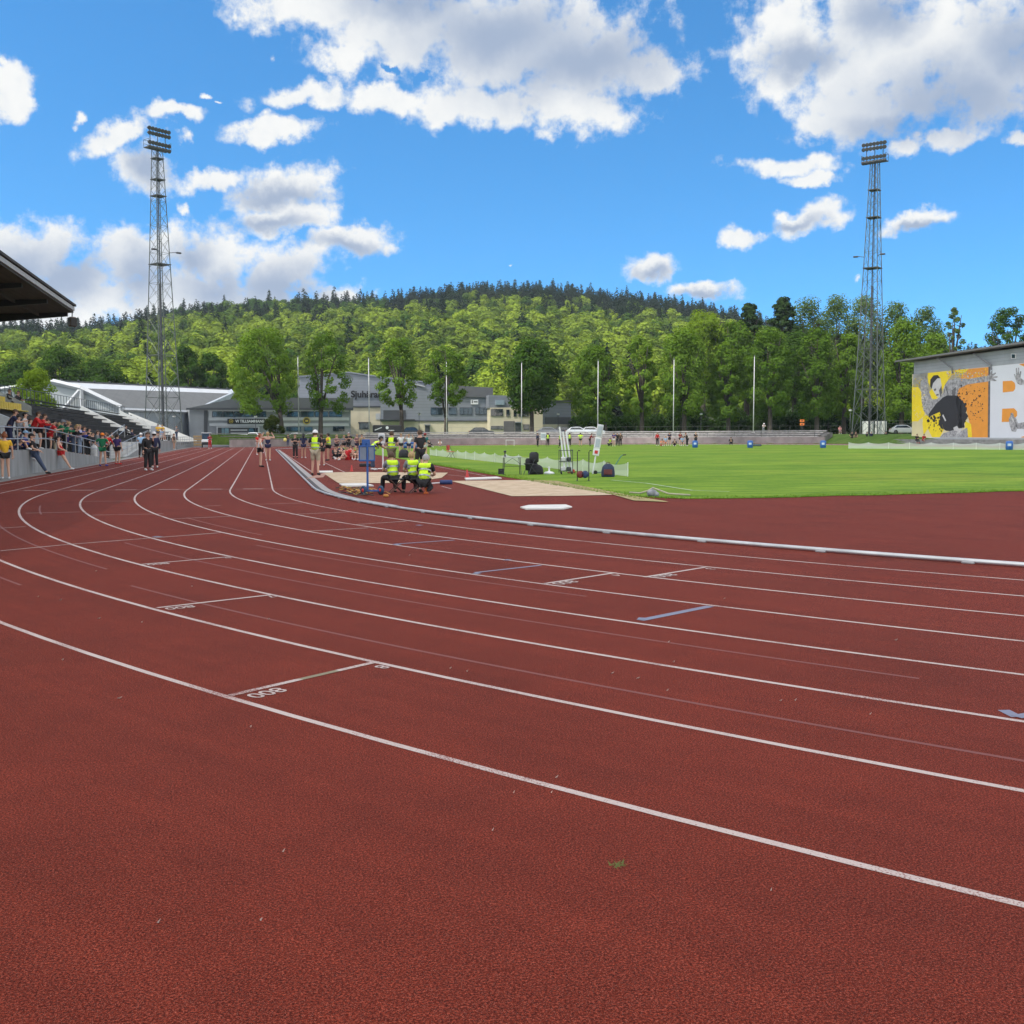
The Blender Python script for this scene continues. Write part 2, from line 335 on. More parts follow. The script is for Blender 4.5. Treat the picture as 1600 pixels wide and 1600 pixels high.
# ================================================================ ground sheets
def sheet(name, xs, ys, zf, mat, keep=None, kind='structure'):
    xs = list(xs); ys = list(ys); nx = len(xs); vs = [(x, y, zf(x, y)) for y in ys for x in xs]; fs = []
    for j in range(len(ys)-1):
        for i in range(nx-1):
            if keep and not keep((xs[i]+xs[i+1])/2, (ys[j]+ys[j+1])/2): continue
            a = j*nx+i; fs.append((a, a+1, a+nx+1, a+nx))
    me = bpy.data.meshes.new(name); me.from_pydata(vs, [], fs); me.polygons.foreach_set('use_smooth', [True]*len(fs)); me.materials.append(mat)
    bm = bmesh.new(); bm.from_mesh(me); bmesh.ops.delete(bm, geom=[v for v in bm.verts if not v.link_faces], context='VERTS'); bm.to_mesh(me); bm.free()
    o = link(name, me); tag(o, kind=kind); return o
def fr(a, b, st): 
    n = max(1, round((b-a)/st)); return [a+(b-a)*i/n for i in range(n+1)]
def track_mat():
    m, nt, b = nodes('red_track_rubber'); L = nt.links.new
    tc = N(nt, 'ShaderNodeTexCoord'); o = tc.outputs['Object']
    def nz(s, d, r=.5):
        n = N(nt, 'ShaderNodeTexNoise'); n.inputs['Scale'].default_value = s; n.inputs['Detail'].default_value = d; n.inputs['Roughness'].default_value = r; L(o, n.inputs['Vector']); return n.outputs[0]
    g1 = nz(125, 3, .75); g2 = nz(70, 3); bigv = nz(.55, 5, .6); mid = nz(3.0, 4); spk = nz(330, 0)
    vo = N(nt, 'ShaderNodeTexVoronoi'); vo.inputs['Scale'].default_value = 165; L(o, vo.inputs['Vector'])
    c = ramp(nt, [(.35, (.038, .0048, .0023)), (.5, (.122, .0158, .0072)), (.65, (.28, .053, .030))], g1)
    def mul(a, bq, f=1.0):
        x = N(nt, 'ShaderNodeMix', data_type='RGBA', blend_type='MULTIPLY'); x.inputs[0].default_value = f; L(a, x.inputs[6]); L(bq, x.inputs[7]); return x.outputs[2]
    vs = N(nt, 'ShaderNodeSeparateColor'); L(vo.outputs['Color'], vs.inputs[0])
    c = mul(c, ramp(nt, [(0, (.62, .6, .6)), (1, (1.3, 1.3, 1.3))], vs.outputs[0]), .75)
    c = mul(c, ramp(nt, [(.25, (.84, .86, .88)), (.5, (1, 1, 1)), (.75, (1.10, 1.06, 1.04))], bigv))
    c = mul(c, ramp(nt, [(.3, (.92, .92, .93)), (.7, (1.06, 1.06, 1.05))], mid))
    # wear that follows the running direction: streaks along the bend and the straight
    sx = N(nt, 'ShaderNodeSeparateXYZ'); L(o, sx.inputs[0])
    def mt(op, a, b_=None):
        n = N(nt, 'ShaderNodeMath', operation=op)
        for i, q in enumerate((a, b_)):
            if q is None: continue
            if isinstance(q, (int, float)): n.inputs[i].default_value = q
            else: L(q, n.inputs[i])
        return n.outputs[0]
    dx = mt('SUBTRACT', 38.0, sx.outputs[0]); dy = mt('MINIMUM', mt('SUBTRACT', sx.outputs[1], S0), 0.0); rad = mt('SQRT', mt('ADD', mt('MULTIPLY', dx, dx), mt('MULTIPLY', dy, dy)))
    al = mt('ADD', mt('MULTIPLY', mt('ARCTAN2', dy, dx), 9.0), mt('MULTIPLY', sx.outputs[1], .12)); cv = N(nt, 'ShaderNodeCombineXYZ'); L(mt('MULTIPLY', rad, 5.5), cv.inputs[0]); L(al, cv.inputs[1])
    sn = N(nt, 'ShaderNodeTexNoise'); sn.inputs['Scale'].default_value = 1; sn.inputs['Detail'].default_value = 5; sn.inputs['Roughness'].default_value = .65; L(cv.outputs[0], sn.inputs['Vector'])
    c = mul(c, ramp(nt, [(.28, (.90, .89, .89)), (.5, (1, 1, 1)), (.72, (1.13, 1.16, 1.17))], sn.outputs[0]))
    stn = nz(.30, 7, .75); c = mul(c, ramp(nt, [(.33, (.86, .87, .88)), (.45, (1, 1, 1))], stn))
    st = N(nt, 'ShaderNodeMix', data_type='RGBA'); L(ramp(nt, [(.70, (0, 0, 0)), (.74, (.55, .55, .55))], spk), st.inputs[0]); L(c, st.inputs[6]); st.inputs[7].default_value = (.46, .20, .15, 1)
    L(st.outputs[2], b.inputs['Base Color']); b.inputs['Roughness'].default_value = .8; b.inputs['Specular IOR Level'].default_value = .10
    bp = N(nt, 'ShaderNodeBump'); bp.inputs['Strength'].default_value = .55; bp.inputs['Distance'].default_value = .004
    ad = N(nt, 'ShaderNodeMath', operation='ADD'); L(g1, ad.inputs[0]); L(vo.outputs['Distance'], ad.inputs[1]); L(ad.outputs[0], bp.inputs['Height']); L(bp.outputs[0], b.inputs['Normal'])
    return m
def paint_mat(name, col, wear=.5):
    m, nt, b = nodes(name); L = nt.links.new
    tc = N(nt, 'ShaderNodeTexCoord'); n = N(nt, 'ShaderNodeTexNoise'); n.inputs['Scale'].default_value = 120; n.inputs['Detail'].default_value = 3; L(tc.outputs['Object'], n.inputs['Vector'])
    n2 = N(nt, 'ShaderNodeTexNoise'); n2.inputs['Scale'].default_value = 1.3; n2.inputs['Detail'].default_value = 5; L(tc.outputs['Object'], n2.inputs['Vector'])
    ad = N(nt, 'ShaderNodeMath', operation='MULTIPLY_ADD'); ad.inputs[1].default_value = .7; L(n2.outputs[0], ad.inputs[0]); L(n.outputs[0], ad.inputs[2])
    red = (.155, .027, .017)
    c = ramp(nt, [(.44+.3*wear, red), (.50+.3*wear, [x*.75+y*.25 for x, y in zip(col, red)]), (.9, col)], ad.outputs[0]); L(c, b.inputs['Base Color'])
    b.inputs['Roughness'].default_value = .7
    bp = N(nt, 'ShaderNodeBump'); bp.inputs['Strength'].default_value = .5; bp.inputs['Distance'].default_value = .004; L(n.outputs[0], bp.inputs['Height']); L(bp.outputs[0], b.inputs['Normal'])
    return m
def grass_mat(name, lo, hi, mow=True):
    m, nt, b = nodes(name); L = nt.links.new
    tc = N(nt, 'ShaderNodeTexCoord'); mp = N(nt, 'ShaderNodeMapping'); mp.inputs['Rotation'].default_value = (0, 0, -YAW); mp.inputs['Scale'].default_value = (.35, 1.6, 1); L(tc.outputs['Object'], mp.inputs[0])
    def nz(s, d, v, r=.55):
        n = N(nt, 'ShaderNodeTexNoise'); n.inputs['Scale'].default_value = s; n.inputs['Detail'].default_value = d; n.inputs['Roughness'].default_value = r; L(v, n.inputs['Vector']); return n.outputs[0]
    a = nz(.9, 7, mp.outputs[0], .65); f = nz(9, 4, tc.outputs['Object'], .7); f2 = nz(55, 2, tc.outputs['Object'], .7)
    s = N(nt, 'ShaderNodeMath', operation='MULTIPLY_ADD'); s.inputs[1].default_value = .5; L(f, s.inputs[0]); L(a, s.inputs[2])
    s2 = N(nt, 'ShaderNodeMath', operation='MULTIPLY_ADD'); s2.inputs[1].default_value = .35; L(f2, s2.inputs[0]); L(s.outputs[0], s2.inputs[2])
    pch = nz(.10, 6, tc.outputs['Object'], .7)
    c = ramp(nt, [(.55, [x*.75 for x in lo]), (.70, lo), (.92, [(x+y)/2 for x, y in zip(lo, hi)]), (1.0, hi)], s2.outputs[0])
    if mow:
        sp = N(nt, 'ShaderNodeSeparateXYZ'); L(tc.outputs['Object'], sp.inputs[0]); k = N(nt, 'ShaderNodeMath', operation='MULTIPLY'); k.inputs[1].default_value = 1/11.0; L(sp.outputs[1], k.inputs[0])
        sn = N(nt, 'ShaderNodeMath', operation='FRACT'); L(k.outputs[0], sn.inputs[0])
        x = N(nt, 'ShaderNodeMix', data_type='RGBA', blend_type='MULTIPLY'); x.inputs[0].default_value = 1; L(c, x.inputs[6])
        L(ramp(nt, [(.47, (.92, .94, .92)), (.53, (1.07, 1.04, 1.07)), (.97, (1.07, 1.04, 1.07)), (1, (.92, .94, .92))], sn.outputs[0]), x.inputs[7]); c = x.outputs[2]
    wp_ = N(nt, 'ShaderNodeMix', data_type='RGBA', blend_type='MULTIPLY'); wp_.inputs[0].default_value = 1; L(c, wp_.inputs[6]); L(ramp(nt, [(.36, (1.25, 1.02, 1.2)), (.48, (1, 1, 1)), (.64, (.86, .92, .86))], pch), wp_.inputs[7]); c = wp_.outputs[2]
    L(c, b.inputs['Base Color']); b.inputs['Roughness'].default_value = .8; b.inputs['Specular IOR Level'].default_value = .08
    bp = N(nt, 'ShaderNodeBump'); bp.inputs['Strength'].default_value = .9; bp.inputs['Distance'].default_value = .05; L(s2.outputs[0], bp.inputs['Height']); L(bp.outputs[0], b.inputs['Normal'])
    return m
TRACK = track_mat(); WHITE_LINE = paint_mat('worn_white_line_paint', (.46, .375, .345), .80); BLUE_LINE = paint_mat('worn_blue_mark_paint', (.17, .185, .26), .3); OLIVE = paint_mat('worn_olive_mark_paint', (.20, .17, .10), .1); SCUFF = paint_mat('faint_scuff', (.155, .038, .028), .95)
GRASS = grass_mat('field_turf', (.075, .165, .014), (.20, .31, .030)); ROUGH = grass_mat('rough_grass', (.05, .10, .015), (.10, .17, .03), False)  # plain mottled turf green for the playing field
CONC = M('weathered_concrete', (.22, .22, .21), .85, 0, .25, 1.2, .3); ASPH = M('asphalt', (.085, .085, .09), .9, 0, .2, 3, .2)
gx = [-900, -600, -400, -260, -180, -130, -100] + fr(-90, 130, 2.2) + [140, 160, 200, 280, 400, 700, 1000]
gy = [-600, -300, -150, -80, -50] + fr(-40, 112, 4) + fr(114, 190, 2) + fr(194, 240, 6) + [260, 300, 400, 600, 900, 1400]
sheet('ground', gx, gy, lambda x, y: zo(x, y) - .035, ROUGH)
def in_red(x, y):
    if y < S1: return -8.7 < x < 84.9
    return math.hypot(x-38, y-S1) < 49.2 or (-8.7 < x < 2.2 and y < 142.5)
sheet('track', [-8.7] + fr(-8, 85, 1.0), fr(-40, 166.8, 1.1), zg, TRACK, in_red)
sheet('trackside_path', [-9.42, -8.7], fr(-40, 142, 1.0), lambda x, y: zg(x, y)-.006, M('grey_path_slabs', (.19, .188, .178), .85, 0, .2, 1.5))
sheet('trackside_road', fr(-60, -1, 3), fr(142.5, 215, 3), lambda x, y: zo(x, y)-.012, ASPH)
# playing field: structured grid between the D-zone edge and the far kerb
def field_edge(L):
    return 24.0 + .11*(L-9.5) + .0*L if L > 9.5 else 24.0
vs = []; fs = []; nL, nS = 60, 110; Ls = [9.1 + 64.6*i/nL for i in range(nL+1)]
def cut(L):   # rounded, ragged near-left corner of the turf
    return field_edge(L) + (2.2*math.exp(-(L-9.1)/.8)) + .10*math.sin(L*2.3)+.06*math.sin(L*7.1)
for i, L in enumerate(Ls):
    y0 = cut(L); dx = abs(L-38); y1 = S1 + math.sqrt(max(0, 35.6**2-dx*dx)) - .2
    for j in range(nS+1): y = y0+(y1-y0)*j/nS; vs.append((L, y, zg(L, y)+.012))
fs = [(i*(nS+1)+j, (i+1)*(nS+1)+j, (i+1)*(nS+1)+j+1, i*(nS+1)+j+1) for i in range(nL) for j in range(nS)]
me = bpy.data.meshes.new('playing_field'); me.from_pydata(vs, [], fs); me.polygons.foreach_set('use_smooth', [True]*len(fs)); me.materials.append(GRASS)
tag(link('playing_field', me), kind='structure')
# grass blades along the near edges of the turf
pts = []
for _ in range(9000):
    if random.random() < .6: L = random.uniform(9.1, 45); y = cut(L) + random.uniform(-.06, 1)**2*1.0 - .03
    else: L = 9.06 + random.random()**2*.7; y = random.uniform(24.5, 60)
    pts.append((L, y))
V = []; Q = []
for L, y in pts:
    a = random.uniform(0, 6.28); hgt = random.uniform(.015, .04); c, s = math.cos(a)*.014, math.sin(a)*.014; z = zg(L, y)+.01; k = len(V); lx, ly = random.gauss(0, .02), random.gauss(0, .02)
    V += [(L-c, y-s, z), (L+c, y+s, z), (L+lx, y+ly, z+hgt)]; Q.append((k, k+1, k+2))
me = np_mesh('grass', np.array(V), np.array(Q)); me.materials.append(foliage('turf_blades', (.07, .16, .015), (.16, .28, .04), .3))
tag(link('grass', me), kind='stuff')
# ---------------------------------------------------------------- lane lines
def lane_path(off, a0=-110, a1=0):
    """points along the line lying 'off' metres outside the kerb: near curve then home straight"""
    R = RK+off; P = []
    for k in range(a0, 1): 
        t = math.radians(k); P.append((38 - R*math.cos(t), S0 + R*math.sin(t)))
    n = 110
    for k in range(1, n+1): P.append((LK-off, S0 + (142.3-S0)*k/n))
    return P
def strip(mb, P, wd, dz=.0015):
    vs = []; k = len(P)
    for i, p in enumerate(P):
        a, b = P[max(0, i-1)], P[min(k-1, i+1)]; dx, dy = b[0]-a[0], b[1]-a[1]; l = math.hypot(dx, dy) or 1
        nx, ny = -dy/l*wd/2, dx/l*wd/2
        for s in (-1, 1): x, y = p[0]+s*nx, p[1]+s*ny; vs.append((x, y, zg(x, y)+dz))
    mb.add(vs, [(2*i, 2*i+1, 2*i+3, 2*i+2) for i in range(k-1)])
def seg(a, b, st=.8):
    n = max(1, int(math.hypot(b[0]-a[0], b[1]-a[1])/st)); return [(a[0]+(b[0]-a[0])*i/n, a[1]+(b[1]-a[1])*i/n) for i in range(n+1)]
mb = MB()
for k in range(1, 9): strip(mb, lane_path(1.22*k-.025, -200), .045)
for k in range(0, 9):    # the far bend and the back straight
    R = RK+1.22*k-.025; P = [(38+R*math.cos(math.radians(t)), S1+R*math.sin(math.radians(t))) for t in range(0, 181)]
    P = seg((38+R, S0), (38+R, S1), 1.0)[:-1] + P; strip(mb, P, .05)
strip(mb, seg((-8.6, S0+.6), (LK-.2, S0-.1)), .04, .003)
strip(mb, seg((-8.5, 142.0), (2.0, 142.0)), .30, .003)
def mark(x0, y0, x1, y1, wd=.05, dz=.003):
    a, b = G(x0, y0), G(x1, y1); strip(mb, seg((a.x, a.y), (b.x, b.y), .3), wd, dz); return a, b
S_ = []
a, b = G(360, 1087), G(590, 1034)
A2, B2 = (a.x, a.y), (b.x, b.y); lerp = lambda t: (A2[0]+(B2[0]-A2[0])*t, A2[1]+(B2[1]-A2[1])*t)
strip(mb, seg(lerp(0), lerp(.44), .2), .05, .003); strip(mb, seg(lerp(.70), lerp(1), .2), .05, .003)
mark(245, 950, 425, 929.5); mark(222, 882, 360, 870); mark(0, 861, 105, 851, .04); mark(105, 851, 345, 832.5, .04); mark(0, 825.5, 40, 823, .04); mark(40, 802, 125, 800, .035); mark(145, 805, 255, 803, .035); mark(130, 783.5, 205, 783, .03)
mark(265, 811, 360, 807, .035); mark(312, 791, 345, 790, .035); mark(482, 830, 575, 825, .04); mark(555, 820, 635, 814.5, .04); mark(455, 804, 545, 800, .035); mark(400, 788, 472, 786, .03)
mark(852, 912, 962, 895, .05); mark(1007, 902, 1102, 886.5, .05)
for x0, x1, y in ((38, 76, 766.3), (110, 145, 766), (180, 213, 765.4), (248, 280, 764.8), (313, 347, 764.4), (380, 412, 764)): mark(x0, y, x1, y-.1, .11)
mb.mi = 1
for q in ((615, 850.5, 710, 844, .06), (742, 895, 845, 883.5, .06), (1000, 969.5, 1110, 947.5, .085)): mark(*q)
for x, y, u in ((620, 851, 8), (745, 896, 9), (1003, 967, 13), (793, 875, 9), (655, 820.6, 7), (246, 838.5, 12)): mark(x-u/2, y, x+u/2, y+.6, .10, .0045)
mark(1568, 1110, 1590, 1121, .07, .003); mark(1588, 1121, 1612, 1117, .07, .0045)
mb.mi = 2; strip(mb, seg(lerp(.44), lerp(.70), .2), .05, .003)
mb.mi = 3
for off, t0, t1 in ((7.75, -26, -14), (6.6, -38, -22), (8.05, -46, -28), (5.2, -33, -24), (7.1, -60, -44), (4.5, -22, -16), (8.9, -27, -20), (6.9, -13, -9)):
    R = RK+off; strip(mb, [(38-R*math.cos(math.radians(t0+(t1-t0)*i/40)), S0+R*math.sin(math.radians(t0+(t1-t0)*i/40))) for i in range(41)], .035, .0012)
tag(mb.build('track_markings', [WHITE_LINE, BLUE_LINE, OLIVE, SCUFF]), kind='structure')
# painted numerals: read from the far side, so they stand on their heads here
def numeral(txt, p, size, d):
    me = text_mesh(txt, size, 0.0, .002); me.materials.append(WHITE_LINE); o = link('track_numerals', me); tag(o, kind='structure')
    o.location = (p.x, p.y, zg(p.x, p.y)+.0035); o.rotation_euler = (0, 0, math.atan2(d[1], d[0]))
def numeral_at(txt, x, y, x2, y2, size):
    p, q = G(x, y), G(x2, y2); numeral(txt, p, size, ((p-q).x, (p-q).y))
numeral_at('800', 416, 1083, 440, 1077, .17); numeral_at('8', 596, 1042.5, 604, 1040.5, .15)
numeral_at('800', 281, 949.5, 300, 947.5, .18); numeral_at('7', 423, 932.5, 430, 931.5, .15)
numeral_at('800', 247, 881.5, 262, 880.3, .18); numeral_at('6', 357, 872, 362, 871.3, .15)
numeral_at('800', 882, 910.5, 900, 907.5, .22); numeral_at('4', 963, 899, 970, 898, .18); numeral_at('800', 1038, 899.5, 1052, 897.2, .22); numeral_at('3', 1109, 889, 1116, 888, .18)
# ---------------------------------------------------------------- kerb rail, drain
ALU = M('white_aluminium_rail', (.42, .43, .44), .45, .3, .28, 2)
def kerb_rail():
    t = T('kerb_rail', 'long white aluminium kerb rail curving along the inside of lane one', 'kerb rail', (0, 0, 0))
    P = []
    for k in range(-200, 0, 1): a = math.radians(k); P.append((38-RK*math.cos(a), S0+RK*math.sin(a)))
    P += seg((LK, S0), (LK, S1), 2.0)
    P += [(38-RK*math.cos(math.radians(k)), S1+RK*math.sin(math.radians(k))) for k in range(1, 181)]
    m = MB(); prof = [(-.030, .016), (-.033, .034), (-.025, .054), (0, .062), (.025, .054), (.033, .034), (.030, .016)]; vs = []; n = len(prof)
    for i, p in enumerate(P):
        a, b = P[max(0, i-1)], P[min(len(P)-1, i+1)]; dx, dy = b[0]-a[0], b[1]-a[1]; l = math.hypot(dx, dy); nx, ny = -dy/l, dx/l
        z0 = zg(*p)
        vs += [(p[0]+nx*u, p[1]+ny*u, z0+v) for u, v in prof]
    m.add(vs, [(i*n+j, i*n+(j+1) % n, (i+1)*n+(j+1) % n, (i+1)*n+j) for i in range(len(P)-1) for j in range(n)])
    m.build('rail', ALU, t, True)
    f = MB(); f.bbox((0, 0, .014), (.05, .15, .028), .006); f0 = None
    for k in range(-57, 1, 3):
        a = math.radians(k+.4); x, y = 38-(RK+.02)*math.cos(a), S0+(RK+.02)*math.sin(a)
        if f0 is None: fo = f0 = f.build('rail_foot', M('grey_cast_foot', (.35, .35, .36), .6, .2), t)
        else: fo = f0.copy(); COL.objects.link(fo)
        fo.location = (x, y, zg(x, y)); fo.rotation_euler = (0, 0, -a)
kerb_rail()
mb = MB()
P = [(38-(RK-.32)*math.cos(math.radians(k)), S0+(RK-.32)*math.sin(math.radians(k))) for k in range(-14, 0)] + seg((LK+.32, S0), (LK+.32, S1), 2)
strip(mb, P, .22, .006); mb.mi = 1; P2 = [(x-.0, y) for x, y in P]
strip(mb, [(38-(RK-.15)*math.cos(math.radians(k)), S0+(RK-.15)*math.sin(math.radians(k))) for k in range(-14, 0)] + seg((LK+.15, S0), (LK+.15, S1), 2), .10, .005)
tag(mb.build('drain_channel', [M('pale_drain_concrete', (.30, .28, .27), .8), M('dark_drain_slot', (.05, .05, .05), .8)]), kind='structure')
# ---------------------------------------------------------------- sand pits and covers
def sand_mat():
    m, nt, b = nodes('raked_sand'); L = nt.links.new; tc = N(nt, 'ShaderNodeTexCoord')
    n = N(nt, 'ShaderNodeTexNoise'); n.inputs['Scale'].default_value = 2.2; n.inputs['Detail'].default_value = 9; n.inputs['Roughness'].default_value = .75; L(tc.outputs['Object'], n.inputs['Vector'])
    L(ramp(nt, [(.3, (.34, .25, .165)), (.5, (.50, .39, .275)), (.7, (.63, .51, .38))], n.outputs[0]), b.inputs['Base Color']); b.inputs['Roughness'].default_value = .95; b.inputs['Specular IOR Level'].default_value = .1
    bp = N(nt, 'ShaderNodeBump'); bp.inputs['Distance'].default_value = .06; bp.inputs['Strength'].default_value = 1; L(n.outputs[0], bp.inputs['Height']); L(bp.outputs[0], b.inputs['Normal']); return m
SAND = sand_mat(); BOARD = M('white_edge_board', (.62, .60, .56), .6, 0, .12, 3)
def flat_poly(name, px, mat, dz, th=.0, kind='structure', sub=True):
    P = [G(*p) for p in px]; m = MB()
    if th: m.prism([p+Vector((0, 0, dz)) for p in P], (0, 0, th))
    else:
        c = sum(P, Vector())/len(P); n = len(P); vs = []; rings = 6
        for r in range(1, rings+1): vs += [c+(p-c)*(r/rings) for p in P]
        vs = [Vector((v.x, v.y, zg(v.x, v.y)+dz)) for v in [c]+vs]
        fs = [(0, 1+i, 1+(i+1) % n) for i in range(n)] + [(1+r*n+i, 1+(r+1)*n+i, 1+(r+1)*n+(i+1) % n, 1+r*n+(i+1) % n) for r in range(rings-1) for i in range(n)]
        m.add(vs, fs)
    o = m.build(name, mat); tag(o, kind=kind); return o
flat_poly('sand_pit', [(507, 741), (512, 738.5), (560, 738), (640, 738.5), (700, 739), (690, 747), (640, 755), (529, 755.5)], SAND, .014)
flat_poly('sand_pit', [(704, 752), (760, 751.3), (830, 750.5), (870, 756), (962, 772), (955, 774), (880, 775.5), (800, 776)], SAND, .014)
flat_poly('sand_spill', [(512, 737.5), (505, 746), (478, 748), (490, 744)], M('thin_sand_dusting', (.36, .20, .15), .9, 0, .3, 2), .008)
flat_poly('worn_turf', [(822, 750), (870, 752), (930, 764), (985, 775), (1040, 784), (1045, 785.5), (990, 783), (962, 774), (870, 757)], M('worn_sandy_turf', (.30, .24, .10), .95, 0, .35, 2), .018)
def slab(label, px, th=.03, mat=BOARD, name='board', cat='board', dz=.01):
    P = [G(*p) for p in px]; m = MB(); m.prism([p+Vector((0, 0, dz)) for p in P], (0, 0, th)); return tag(m.build(name, mat), label, cat)
slab('white six sided take-off cover lying on red track behind the kerb', [(813, 794.5), (826, 791.6), (884, 790.8), (894, 794.2), (880, 796.8), (822, 797.3)], .03, name='take_off_cover', cat='take-off cover')
slab('white board at the far end of the right sand pit', [(726, 748.5), (776, 746.6), (784, 748.8), (728, 750.8)], .04)
slab('pale board on red track at near edge of left sand pit', [(530, 757.6), (571, 757.0), (584, 760.6), (536, 761.0)], .04)
slab('pale board beside the bucket hat official at the pit corner', [(498, 737.2), (520, 737.0), (520, 739.2), (500, 739.4)], .04)
for k, (x, y, u) in enumerate([(187, 1092, 9), (392, 1137, 4), (443, 1332, 5), (408, 1440, 6), (248, 1443, 6), (770, 1299, 4), (870, 1216, 6), (862, 1240, 4), (155, 967, 6), (95, 938, 5), (60, 933, 4), (150, 893, 5), (222, 973, 4), (957, 1053, 6), (997, 1061, 7), (1043, 1080, 4), (1360, 1117, 4), (1400, 1001, 6), (1220, 1096, 5), (1243, 1095, 4), (1053, 1035, 4), (1045, 1004, 4), (640, 868, 4), (1132, 936, 4), (420, 968, 4), (704, 1045, 4), (730, 1050, 4), (803, 1240, 3), (1205, 1393, 3), (300, 917, 4), (98, 1032, 4)]):
    p = G(x, y); u = u*(p.length/F); m = MB(); a = random.uniform(-.5, .5)-YAW
    m.add([Vector((-u/2, 0, .004)), Vector((-u*.1, -u*.28, .010)), Vector((u/2, -u*.05, .016)), Vector((u*.1, u*.3, .008)), Vector((0, 0, .002))], [(0, 1, 2, 3), (0, 4, 1), (1, 4, 2), (2, 4, 3), (3, 4, 0)])
    o = m.build('blossom_petal', M('pale_petal', (.62, .52, .44), .7)); o.location = p; o.rotation_euler = (0, 0, a); tag(o, 'tiny pale fallen petal lying on the red track', 'petal', 'petals scattered on the track')
p = G(963, 1352); m = MB()
for _ in range(34):
    a = random.uniform(0, 6.28); r = abs(random.gauss(0, .016)); q = Vector((r*math.cos(a)*1.6, r*math.sin(a), 0)); d = Vector((random.gauss(0, .02), random.gauss(0, .02), random.uniform(.002, .009))); t_ = Vector((-d.y, d.x, 0))*.12
    m.add([q-t_, q+t_, q+d], [(0, 1, 2)])
o = m.build('grass_clump', foliage('dry_clump', (.07, .085, .025), (.17, .19, .075), .2)); o.location = p; o.scale = (.75, .75, .6); tag(o, 'small clump of cut green grass lying on the foreground track', 'grass clump')
